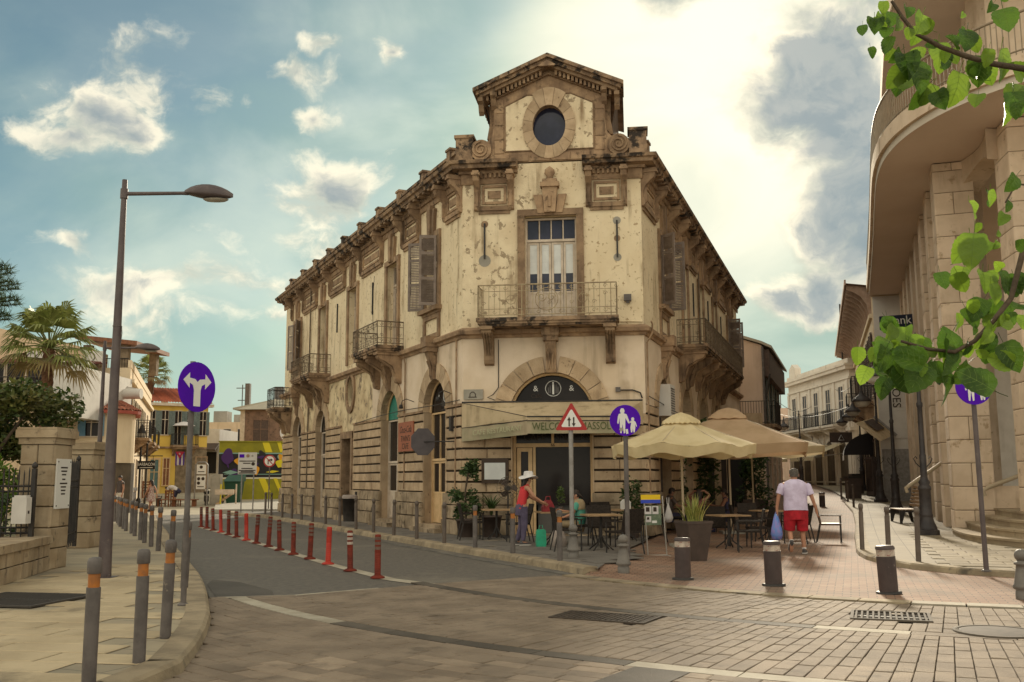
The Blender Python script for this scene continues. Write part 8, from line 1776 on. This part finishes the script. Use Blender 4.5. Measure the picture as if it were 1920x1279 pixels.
# ------------------------------------------------------------------ people
def person(label, T, J=None, hgt=1.72, fat=1.0, skin=SKIN, hair=HAIRD, hairlen=0, clothes=(), hat=None, shoes=SHOE, female=False, headdir=(0, 1), fingers=True, group=None):
    """One figure in frame T (y forward): joints J override a standing pose; a skinned body, then hair, clothes and shoes as its parts."""
    s = hgt / 1.75; sw = .19 if not female else .165
    P = dict(pelvis=(0, 0, .95), waist=(0, 0, 1.12), chest=(0, .0, 1.32), neck=(0, -.01, 1.47), chin=(0, .01, 1.55), crown=(0, .0, 1.66), shR=(sw, 0, 1.41), elR=(sw + .05, -.02, 1.12), wrR=(sw + .06, .05, .87), haR=(sw + .06, .08, .77), shL=(-sw, 0, 1.41), elL=(-sw - .05, -.02, 1.12), wrL=(-sw - .06, .05, .87), haL=(-sw - .06, .08, .77), hiR=(.095, 0, .90), knR=(.105, .02, .49), anR=(.11, -.01, .09), toR=(.12, .17, .035), hiL=(-.095, 0, .90), knL=(-.105, .02, .49), anL=(-.11, -.01, .09), toL=(-.12, .17, .035))
    P.update(J or {}); P = {k: V(v) * s for k, v in P.items()}
    f = fat; rad = dict(pelvis=.108 * f ** .6, waist=.102 * f ** .6, chest=.100 * f ** .6, neck=.055, chin=.068, crown=.088, shR=.062, elR=.043, wrR=.030, haR=.030, shL=.062, elL=.043, wrL=.030, haL=.030, hiR=.088 * f ** .5, knR=.060, anR=.042, toR=.036, hiL=.088 * f ** .5, knL=.060, anL=.042, toL=.036)
    E = [('pelvis', 'waist'), ('waist', 'chest'), ('chest', 'neck'), ('neck', 'chin'), ('chin', 'crown'), ('chest', 'shR'), ('shR', 'elR'), ('elR', 'wrR'), ('wrR', 'haR'), ('chest', 'shL'), ('shL', 'elL'), ('elL', 'wrL'), ('wrL', 'haL'), ('pelvis', 'hiR'), ('hiR', 'knR'), ('knR', 'anR'), ('anR', 'toR'), ('pelvis', 'hiL'), ('hiL', 'knL'), ('knL', 'anL'), ('anL', 'toL')]
    names = list(P); vs = [P[k] for k in names]; rs = [rad[k] * s for k in names]; ed = [(names.index(a), names.index(b)) for a, b in E]
    hd = V((*headdir, 0)).normalized(); hs = V((hd.y, -hd.x, 0))
    def extra(p, r, parent): vs.append(V(p)); rs.append(r); ed.append((names.index(parent) if isinstance(parent, str) else parent, len(vs) - 1)); return len(vs) - 1
    hc = (P['chin'] + P['crown']) / 2
    if fingers:
        for sd, w, h in (('R', 'wrR', 'haR'), ('L', 'wrL', 'haL')):
            d = (P[h] - P[w]).normalized(); q = V((0, 1, 0)) - d * d.y; q = q.normalized() if q.length > .2 else V((1, 0, 0)); out_ = d.cross(q)
            for k, (o, ln) in enumerate(((-.027, .055), (-.009, .07), (.009, .075), (.026, .066))):
                a = extra(P[h] + d * .022 * s + q * o * s, .0095 * s, h); b = extra(P[h] + d * (.022 + ln * .55) * s + q * o * 1.1 * s + out_ * .006, .0085 * s, a); extra(P[h] + d * (.02 + ln * .9) * s + q * o * 1.05 * s + out_ * .026 * (1 if sd == 'R' else -1), .0075 * s, b)
            a = extra(P[w].lerp(P[h], .55) + q * .032 * s, .011 * s, h); extra(P[w].lerp(P[h], .95) + q * .058 * s, .0095 * s, a)
    body = skin_body([tuple(v) for v in vs], ed, rs, 2)
    body.transform(T); body.materials.clear(); body.materials.append(skin)
    for p in body.polygons: p.use_smooth = True
    t = tag(link(bpy.data.objects.new('person', body)), label, 'person', group)
    # head details
    ctr = hc + hd * .01
    fm = MB(T); fm.loft([[hc + hd * (.085 * s) + hs * a * s + V((0, 0, z * s)) for a, z in ((-.014, -.02), (.014, -.02), (.010, .025), (-.010, .025))], [hc + hd * (.112 * s) + hs * a * s + V((0, 0, z * s)) for a, z in ((-.010, -.018), (.010, -.018), (.004, .0), (-.004, .0))]], True, True); obj('nose', fm, skin, t)
    for k in (-1, 1):
        obj('ear', MB(T).loft([[hc + hs * (k * .088 + k * d) * s + hd * (-.005 + r * cos(q)) * s + V((0, 0, r * 1.5 * sin(q) - .01)) * s for q in [2 * pi * j / 10 for j in range(10)]] for r, d in ((.014, -.01), (.024, .004), (.018, .012))]), skin, t)
        obj('eye', MB(T).lathe([(.0, -.009), (.010, 0), (.0, .009)], 8, hc + hd * .083 * s + hs * k * .034 * s + V((0, 0, .018 * s))), HAIRD, t)
    obj('mouth', MB(T).tube([hc + hd * .084 * s + hs * a * s + V((0, 0, (-.045 - abs(a) * .1) * s)) for a in (-.026, 0, .026)], .005 * s, 5), M('lips', (.30, .10, .08), rough=.5), t)
    hm = MB(T); R = .098 * s
    rings = []
    for k in range(7):
        el = pi / 2 - k * pi / 2 * 1.12 / 6
        rings.append([ctr + V((0, 0, .035 * s)) + (hs * cos(q) + hd * sin(q) * (1.02 if sin(q) < 0 else .92)) * R * max(.02, cos(el)) + V((0, 0, R * 1.08 * sin(el) + (.035 * s if sin(q) > .3 and el < .5 else -.055 * s if sin(q) < .2 and el < .1 else 0))) for q in [2 * pi * j / 16 for j in range(16)]])
    hm.loft(rings)
    if hairlen:
        hm.loft([[ctr - hd * (.055 + .02 * k) * s + hs * w * cos(q) * s + hd * .045 * sin(q) * s + V((0, 0, (.05 - hairlen * k / 4) * s)) for q in [2 * pi * j / 10 for j in range(10)]] for k, w in enumerate((.085, .10, .10, .085, .04))])
    obj('hair', hm, hair, t)
    sw = (P['shR'] - P['shL']).length / 2 / s
    def torso(rings, mat, name='shirt'):
        """Ellipse rings along the trunk: (fraction from pelvis to neck, half width, half depth)."""
        spine = [P['pelvis'] - V((0, 0, .0)), P['waist'], P['chest'], P['neck']]; sd = (P['shR'] - P['shL']).normalized(); out = []
        for fr, a, b, dz in rings:
            x = fr * 3; i = min(2, max(0, int(math.floor(x)))); c = spine[i].lerp(spine[i + 1], x - i); ax = (spine[min(3, i + 1)] - spine[i]).normalized(); dp = ax.cross(sd).normalized() * -1
            out.append([c + ax * dz + (sd * a * cos(q) + dp * b * sin(q)) * s * (1 + .016 * sin(q * 7 + fr * 21) + .016 * sin(q * 3 - fr * 13)) for q in [2 * pi * j / 20 for j in range(20)]])
        return obj(name, MB(T).loft(out), mat, t)
    def limb(a, b, c, f0, f1, r0, r1, mat, name, gf=1.0):
        A, B, C_ = P[a], P[b], P[c]; L1 = .5
        def pt(x): return A.lerp(B, x / L1) if x <= L1 else B.lerp(C_, (x - L1) / (1 - L1))
        n = 7; pts = [pt(f0 + (f1 - f0) * k / n) for k in range(n + 1)]; rr_ = [(r0 + (r1 - r0) * k / n) * s * (1 + .03 * sin(k * 2.3)) * (.55 if gf is True and k == 0 else .9 if gf is True and k == 1 else 1) for k in range(n + 1)]
        return obj(name, MB(T).tube(pts, rr_, 14), mat, t)
    for c in clothes:
        k = c[0]
        if k == 'shirt':
            w = c[3] if len(c) > 3 else 1.0; lowz = c[4] if len(c) > 4 else -.06
            torso([(0, .185 * w, .135 * w, lowz), (.12, .185 * w, .14 * w, 0), (.33, .18 * w, .145 * w, 0), (.55, .187 * w, .14 * w, 0), (.74, (sw + .03), .13 * w, 0), (.86, sw * .98, .125 * w, .01), (.95, sw * .72, .10 * w, .02), (.99, sw * .42, .085, .03), (1.0, .062, .066, .035)], c[1], 'shirt')
            if c[2]:
                for q in 'RL': limb('sh' + q, 'el' + q, 'wr' + q, -.02, c[2], .074 * max(1, w * .85), .074, c[1], 'sleeve', True)
        if k == 'tank':
            torso([(0, .155, .115, -.06), (.2, .15, .112, 0), (.38, .135, .108, 0), (.62, .15, .12, 0), (.76, .14, .11, 0), (.86, .10, .085, 0)], c[1], 'tank_top')
            for q in (-1, 1): obj('strap', MB(T).tube([P['chest'] + V((q * .07, .10, .08)) * s, P['neck'] + V((q * .075, 0, .0)) * s, P['chest'] + V((q * .07, -.10, .06)) * s], .018 * s, 6), c[1], t)
        if k in ('shorts', 'trousers'):
            w = c[3] if len(c) > 3 else 1.0
            torso([(-.42, .15 * w, .12 * w, 0), (-.14, .17 * w, .145 * w, 0), (-.03, .182 * w, .142 * w, 0), (.08, .175 * w, .13 * w, 0)], c[1], 'waistband')
            for q in 'RL': limb('hi' + q, 'kn' + q, 'an' + q, -.02, c[2], .118 * w, (.098 if k == 'shorts' else .062) * w, c[1], k[:-1] + '_leg')
        if k == 'dress':
            hem = P['pelvis'].z - c[2] * s; out = []
            for z, a, b in ((P['chest'].z + .06, .13, .10), (P['chest'].z - .05, .145, .12), (P['waist'].z, .125, .10), (P['pelvis'].z, .18, .14), (hem, .24, .19)): out.append([V((P['pelvis'].x + a * s * cos(q) * (1 + .04 * sin(5 * q)), P['pelvis'].y + b * s * sin(q) * (1 + .04 * sin(5 * q)), z)) for q in [2 * pi * j / 20 for j in range(20)]])
            obj('dress', MB(T).loft(out), c[1], t)
    if shoes:
        for q in 'RL':
            A, B = P['an' + q], P['to' + q]; d = (B - A).normalized(); fl = V((d.x, d.y, 0)); up_ = V((0, 0, 1)); fwd = (B - A + V((0, 0, .055)) * s).normalized(); sd = fwd.cross(V((0, 0, 1)) if abs(fwd.z) < .85 else V((0, -1, 0))).normalized(); nu = sd.cross(fwd)
            st_ = A - nu * .062 * s; out = []; so = []
            for fr, w, h in ((-.075, .030, .07), (-.04, .042, .09), (.03, .044, .085), (.10, .050, .055), (.16, .046, .04), (.205, .02, .022)):
                c = st_ + fwd * fr * s; out.append([c + (sd * w * cos(qq) + nu * (h * max(0, sin(qq)) + .012)) * s for qq in [2 * pi * j / 12 for j in range(12)]]); so.append([c + (sd * w * 1.06 * a + nu * b) * s for a, b in ((-1, -.010), (1, -.010), (1, .016), (-1, .016))])
            sh = obj('shoe', MB(T).loft(out), shoes, t); obj('sole', MB(T).loft(so, True, False), SOLE if shoes is SHOE else shoes, sh)
            obj('sock', MB(T).tube([A + V((0, 0, .02)), A.lerp(P['kn' + q], .13)], .047 * s, 10), WHITEC if shoes is SHOE and fat > 1.2 else shoes, sh)
    if hat:
        m = MB(T); up_ = V((0, 0, 1)); c = hc + V((0, 0, .085 * s)); ring = lambda r, z, wv: [c + (hs * cos(q) + hd * sin(q)) * r * s + V((0, 0, (z + wv * sin(2 * q + .6)) * s)) for q in [2 * pi * j / 24 for j in range(24)]]
        m.loft([ring(.235, -.045, .035), ring(.18, -.012, .018), ring(.118, .0, .0), ring(.112, .07, 0), ring(.095, .105, 0), ring(.02, .112, 0)]); obj('sun_hat', m, hat, t)
    return t
# the walking man: seen from behind, left heel lifted
TMAN = look(5.88, 20.65, .03, R_(-6))
person('heavy man walking away in a pale lilac shirt and red shorts', TMAN, dict(pelvis=(0, .0, .93), waist=(0, .02, 1.12), chest=(0, .02, 1.34), neck=(0, .02, 1.49), chin=(.0, .04, 1.56), crown=(.0, .03, 1.665), shR=(.24, .02, 1.42), shL=(-.24, .02, 1.42), elR=(.33, -.03, 1.15), wrR=(.41, .02, .92), haR=(.43, .03, .82), elL=(-.34, .0, 1.17), wrL=(-.38, .02, .93), haL=(-.375, .03, .84), hiR=(.11, 0, .88), hiL=(-.11, 0, .88), knR=(.125, .05, .48), anR=(.14, .03, .085), toR=(.19, .19, .035), knL=(-.135, .06, .49), anL=(-.15, -.22, .21), toL=(-.155, -.16, .055)), 1.76, 1.35, SKIN, HAIRG, 0,
       (('shirt', LILAC, .40, 1.32, -.05), ('shorts', REDC, .50, 1.18)))
bgm = MB(TMAN); bgm.lathe([(.02, .82), (.05, .76), (.075, .66), (.115, .50), (.125, .40), (.10, .31), (.03, .27), (0, .268)], 14, (-.40, .04, 0)); bb = single('carrier_bag', bgm, BLUEBAG, 'translucent blue plastic bag of purple goods in the walking man\'s left hand', 'bag')
obj('handle', MB(TMAN).tube([(-.43, .04, .78), (-.40, .03, .86), (-.37, .04, .84), (-.36, .04, .76)], .012, 5), BLUEBAG, bb)
for k in range(9): a = k * 2.4; obj('goods', MB(TMAN).lathe([(0, -.035), (.03, -.02), (.036, 0), (.03, .02), (0, .035)], 8, (-.40 + .065 * cos(a), .04 + .065 * sin(a), .36 + .018 * k)), FRUIT, bb)
# woman in the hat, bending over the table to the right
THAT = look(.22, 22.35, .108, R_(-75))
person('standing woman in a red top, jeans and a wide white sun hat', THAT, dict(pelvis=(0, -.04, .92), waist=(0, .0, 1.09), chest=(0, .06, 1.29), neck=(0, .11, 1.43), chin=(0, .15, 1.50), crown=(0, .15, 1.61), shR=(.165, .08, 1.37), elR=(.22, .22, 1.14), wrR=(.15, .44, 1.02), haR=(.12, .52, .98), shL=(-.165, .08, 1.37), elL=(-.20, .24, 1.14), wrL=(-.10, .46, 1.02), haL=(-.08, .54, .98), knR=(.10, .02, .49), anR=(.11, -.03, .09), toR=(.12, .15, .035), knL=(-.10, .0, .48), anL=(-.13, -.10, .09), toL=(-.15, .08, .035)), 1.66, 1.0, SKIN, HAIRD, .22, (('tank', REDT), ('trousers', DENIM, .94, .86)), WHITEC, SHOE, True, (0, 1))
TSEAT = look(1.42, 22.45, .108, R_(82))
SITJ = dict(pelvis=(0, -.10, .53), waist=(0, -.12, .70), chest=(0, -.08, .91), neck=(0, -.05, 1.05), chin=(0, -.01, 1.12), crown=(0, -.02, 1.23), shR=(.165, -.06, .99), elR=(.21, .10, .76), wrR=(.14, .32, .80), haR=(.12, .40, .82), shL=(-.165, -.06, .99), elL=(-.21, .06, .74), wrL=(-.16, .26, .66), haL=(-.13, .34, .64), hiR=(.095, -.06, .50), knR=(.12, .36, .50), anR=(.12, .34, .09), toR=(.13, .50, .035), hiL=(-.095, -.06, .50), knL=(-.12, .36, .50), anL=(-.12, .34, .09), toL=(-.13, .50, .035))
pw_ = person('seated woman in a teal top with a khaki shawl facing the hat woman', TSEAT, SITJ, 1.66, 1.05, SKIN, HAIRD, .10, (('shirt', TEAL, .30, .95, -.02), ('trousers', KHAKI, .9, .9)), None, SHOE, True)
obj('shawl', MB(TSEAT).loft([[(a * cos(q), -.07 + b * sin(q), z) for q in [2 * pi * j / 16 for j in range(16)]] for z, a, b in ((.80, .20, .15), (.92, .215, .15), (.99, .17, .12), (1.03, .08, .08))]), KHAKI, pw_)
SIT2 = dict(SITJ); SIT2.update(elR=(.30, .06, 1.12), wrR=(.14, .0, 1.26), haR=(.08, -.03, 1.24), elL=(-.30, .06, 1.10), wrL=(-.14, .02, 1.24), haL=(-.08, -.02, 1.24))
person('woman in the shade at the back table lifting both hands to her dark hair', look(5.15, 27.4, .06, R_(-20)), SIT2, 1.66, 1.0, SKIND, HAIRD, .26, (('tank', M('dusky_red', (.14, .05, .04), rough=.8)), ('trousers', NAVY, .8, .9)), None, NAVY, True)
person('dark haired woman in a dark top seated in profile under the tan umbrella', look(6.05, 28.5, .05, R_(78)), SITJ, 1.66, 1.0, SKIND, HAIRD, .12, (('tank', NAVY), ('trousers', NAVY, .8, .9)), None, NAVY, True)
person('dark haired person seated beside the climber behind the cream umbrella pole', look(4.5, 28.0, .06, R_(-80)), SITJ, 1.7, 1.05, SKIND, HAIRD, 0, (('shirt', POTM, .3, 1.0), ('trousers', NAVY, .9, .9)), None, NAVY)
# far figures
WALK = dict(knR=(.10, .18, .50), anR=(.10, .24, .09), toR=(.11, .42, .05), knL=(-.10, -.05, .48), anL=(-.10, -.30, .13), toL=(-.10, -.16, .045), elR=(.24, -.12, 1.14), wrR=(.25, -.16, .90), haR=(.25, -.15, .81), elL=(-.24, .06, 1.13), wrL=(-.25, .20, .92), haL=(-.25, .25, .84))
person('far man in a white shirt and dark shorts walking up the pedestrian street', look(19.1, 71, gz(19, 71) + .03, R_(-10)), WALK, 1.75, 1.1, SKIN, HAIRD, 0, (('shirt', LILAC, .4, 1.05), ('shorts', NAVY, .5)), None, BLACK)
person('woman in a patterned white and red dress walking across the plaza', look(-18.4, 50.5, -.01, R_(60)), WALK, 1.64, .95, SKIN, HAIRD, .25, (('dress', FLORAL, .38),), None, BLACK, True)
BEND = dict(pelvis=(0, -.12, .90), waist=(0, .06, 1.02), chest=(0, .27, 1.06), neck=(0, .42, 1.02), chin=(0, .50, .98), crown=(0, .60, .93), shR=(.19, .36, 1.02), elR=(.20, .44, .74), wrR=(.16, .50, .50), haR=(.14, .52, .42), shL=(-.19, .36, 1.02), elL=(-.20, .42, .74), wrL=(-.16, .46, .52), haL=(-.14, .48, .44), hiR=(.095, -.10, .86), hiL=(-.095, -.10, .86), knR=(.11, .02, .47), knL=(-.11, -.02, .47))
person('man in a white top and navy shorts bending over on the plaza', look(-21.4, 62.8, .08, R_(85)), BEND, 1.76, 1.05, SKIN, HAIRD, 0, (('shirt', WHITEC, .2, 1.02), ('shorts', NAVY, .5)), None, BLACK)
single('hand_trolley', MB().box(-22.4, -21.9, 62.6, 63.0, .12, .18).tube([(-22.35, 62.8, .15), (-22.2, 62.8, .62)], .03, 5).lathe([(.07, .05), (.07, .12)], 8, (-22.2, 62.65, 0)), IRON, 'small dark trolley at the bending man\'s feet', 'trolley')
person('man in a dark vest and pale shorts half hidden behind the tall lamp post', look(-18.7, 47.2, .10, R_(150)), None, 1.74, 1.1, SKIN, HAIRD, 0, (('shirt', POTM, .15, 1.05), ('shorts', FRAMEW, .5)), None, BLACK)
# ------------------------------------------------------------------ vine leaves hanging in at the upper right
vt_ = thing('vine_tree', 'leafy branches with large toothed heart shaped leaves hanging in from the upper right', 'tree', (2.7, 3.2, .1))
obj('trunk', MB().tube([(2.75, 3.3, -.03), (2.6, 3.2, 1.2), (2.3, 3.0, 2.4), (2.2, 2.9, 3.6)], [.11, .09, .07, .04], 10), BARK, vt_)
for pts, r in (([(2.25, 2.95, 2.75), (1.9, 2.75, 2.68), (1.543, 2.62, 2.7), (1.441, 2.62, 2.734), (1.359, 2.62, 2.748), (1.283, 2.62, 2.771), (1.214, 2.62, 2.798), (1.14, 2.62, 2.842), (1.106, 2.62, 2.892), (1.081, 2.62, 2.937)], .009), ([(2.4, 3.0, 2.2), (1.9, 2.75, 2.6), (1.52, 2.62, 2.422), (1.396, 2.62, 2.205), (1.354, 2.62, 2.078), (1.299, 2.62, 2.013), (1.248, 2.62, 1.962), (1.192, 2.62, 1.933), (1.121, 2.62, 1.941), (1.05, 2.62, 1.963)], .008), ([(1.7, 2.68, 2.5), (1.524, 2.62, 2.468), (1.459, 2.62, 2.392), (1.393, 2.62, 2.4), (1.36, 2.62, 2.347)], .004)):
    obj('branch', MB().tube(pts, [r * (1.3 - .9 * i / len(pts)) for i in range(len(pts))], 7), BARK, vt_)
def leaf_mesh(mat, fold, curl, seed):
    rnd = random.Random(seed); K = 15; m = MB(); half = []
    for i in range(K + 1):     # outline of the right half from stem notch to tip, toothed
        t = i / K; ang = -1.15 + 2.72 * t
        w = (.47 * sin(pi * min(1, t * .93 + .07)) ** .75) * (1 - .18 * t); y = -.10 * sin(pi * min(1, t * 2.2)) * (1 - t) + t ** 1.15
        if 0 < i < K: w *= 1 + (.055 if i % 2 else -.02); y += .012 if i % 2 else 0
        half.append((w if 0 < i < K else 0, y))
    def pos(x, y): return (x, y, fold * abs(x) - curl * (y - .2) ** 2 + .035 * sin(9 * y + seed) * abs(x) * 2 + .05 * x * sin(5 * y + seed))
    for sd in (-1, 1):
        n = len(half); L = 4; grid = [[pos(sd * w * j / L, y * (1 - .0) + (0 - .0) * j) for j in range(L + 1)] for w, y in half]
        m.add([p for r in grid for p in r], [(i * (L + 1) + j, i * (L + 1) + j + 1, (i + 1) * (L + 1) + j + 1, (i + 1) * (L + 1) + j) for i in range(n - 1) for j in range(L)], True)
    m.cur = 1
    def vein(pts, w): 
        q = [V(pos(*p)) + V((0, 0, .004)) for p in pts]
        for a, b in zip(q[:-1], q[1:]):
            s_ = (b - a).cross(V((0, 0, 1))).normalized() * w; m.add([a - s_, a + s_, b + s_ * .7, b - s_ * .7], [(0, 1, 2, 3)])
    vein([(0, 0), (0, .25), (0, .5), (0, .75), (0, .98)], .009)
    for sd in (-1, 1):
        for y0 in (.02, .14, .3, .46, .62): vein([(0, y0), (sd * .13, y0 + .07 - (.08 if y0 < .1 else 0)), (sd * (.33 - .28 * max(0, y0 - .3)), y0 + .20 - (.16 if y0 < .1 else 0))], .006)
    m.cur = 0; m.tube([(0, -.32, .10), (0, -.15, .03), (0, 0, 0)], .011, 5)
    return m.mesh('leaf', [mat, VEIN])
LEAVES = [(1.032, 2.559, 2.898, 0.039, 1), (1.083, 2.636, 2.903, 0.05, 0), (1.018, 2.592, 2.863, 0.056, 0), (1.072, 2.651, 2.873, 0.047, 0), (1.076, 2.656, 2.834, 0.054, 0), (1.079, 2.516, 2.865, 0.045, 0), (1.109, 2.503, 2.826, 0.07, 1), (1.183, 2.709, 2.885, 0.055, 1), (1.09, 2.565, 2.733, 0.085, 0), (1.12, 2.559, 2.698, 0.091, 0), (1.267, 2.749, 2.853, 0.077, 1), (1.244, 2.618, 2.826, 0.053, 0), (1.332, 2.709, 2.876, 0.076, 0), (1.249, 2.619, 2.686, 0.1, 1), (1.336, 2.66, 2.755, 0.088, 0), (1.298, 2.538, 2.741, 0.052, 1), (1.408, 2.659, 2.773, 0.095, 1), (1.47, 2.717, 2.718, 0.083, 1), (1.417, 2.631, 2.646, 0.081, 0), (1.436, 2.685, 2.926, 0.089, 0), (1.386, 2.668, 2.952, 0.041, 0), (1.328, 2.516, 2.382, 0.058, 0), (1.404, 2.69, 2.367, 0.038, 0), (1.362, 2.648, 2.319, 0.047, 1), (1.238, 2.575, 2.213, 0.112, 1), (1.334, 2.508, 2.213, 0.045, 0), (1.335, 2.716, 2.156, 0.083, 1), (1.311, 2.618, 2.102, 0.067, 1), (1.373, 2.68, 2.149, 0.075, 0), (1.428, 2.72, 2.15, 0.069, 0), (1.29, 2.679, 2.071, 0.082, 0), (1.349, 2.73, 2.059, 0.063, 1), (1.324, 2.599, 2.043, 0.06, 1), (1.417, 2.7, 2.089, 0.076, 0), (1.003, 2.611, 1.991, 0.067, 1), (1.108, 2.734, 2.023, 0.077, 1), (1.13, 2.72, 2.01, 0.056, 1), (0.964, 2.524, 1.932, 0.084, 0), (1.03, 2.534, 1.933, 0.097, 0), (1.062, 2.554, 1.889, 0.104, 0), (1.093, 2.741, 1.896, 0.077, 0), (1.164, 2.609, 1.942, 0.107, 0), (1.18, 2.657, 1.866, 0.115, 0), (1.222, 2.575, 1.884, 0.118, 0), (1.225, 2.627, 1.972, 0.047, 0), (1.333, 2.596, 1.947, 0.099, 0), (1.269, 2.588, 2.0, 0.059, 1), (1.138, 2.646, 1.968, 0.041, 1), (1.141, 2.646, 1.913, 0.088, 0), (1.071, 2.726, 1.93, 0.083, 0), (1.227, 2.67, 1.909, 0.082, 0), (1.125, 2.732, 1.973, 0.077, 1)]
LM = {1: [leaf_mesh(LEAFY, .25, .25, 1), leaf_mesh(LEAFY, .12, .4, 2), leaf_mesh(LEAFY, .45, .2, 3)], 0: [leaf_mesh(LEAFV, .22, .35, 4), leaf_mesh(LEAFV, .10, .2, 5), leaf_mesh(LEAFV, .6, .3, 6)]}
rnd = random.Random(12)
def hang(i, x, y, z, L, b, k):
    yaw = rnd.uniform(-1.1, 1.1)
    down = V((rnd.uniform(-.85, .5), rnd.uniform(-.6, .4), -1 if rnd.random() < .82 else .3)).normalized()
    nrm = V((yaw, -1, rnd.uniform(-.5, .9))).normalized(); nrm = (nrm - down * nrm.dot(down)).normalized(); xa = down.cross(nrm)
    Mx = MX((xa, down, nrm)).transposed().to_4x4(); Mx.translation = V((x, y, z)) - down * L * k * .5
    piece('leaf', LM[b][i % 3], vt_, Mx @ MX.Diagonal((L * k * rnd.uniform(.85, 1.05), L * k, L * k, 1)))
for i, (x, y, z, L, b) in enumerate(LEAVES):
    if z < 2.06: z -= .018
    hang(i, x, y, z - .012, L, b, 1.0 if z > 2.3 else .9)
    for j in range(4 if z < 2.06 else 3):
        if rnd.random() < .75 and not (x > 1.15 and z < 1.9): hang(i + j, x + rnd.uniform(-.05, .05), y + rnd.uniform(.0, .16), z + rnd.uniform(-.05, .035), L, (b + (rnd.random() < .45)) % 2, rnd.uniform(.55, .85))
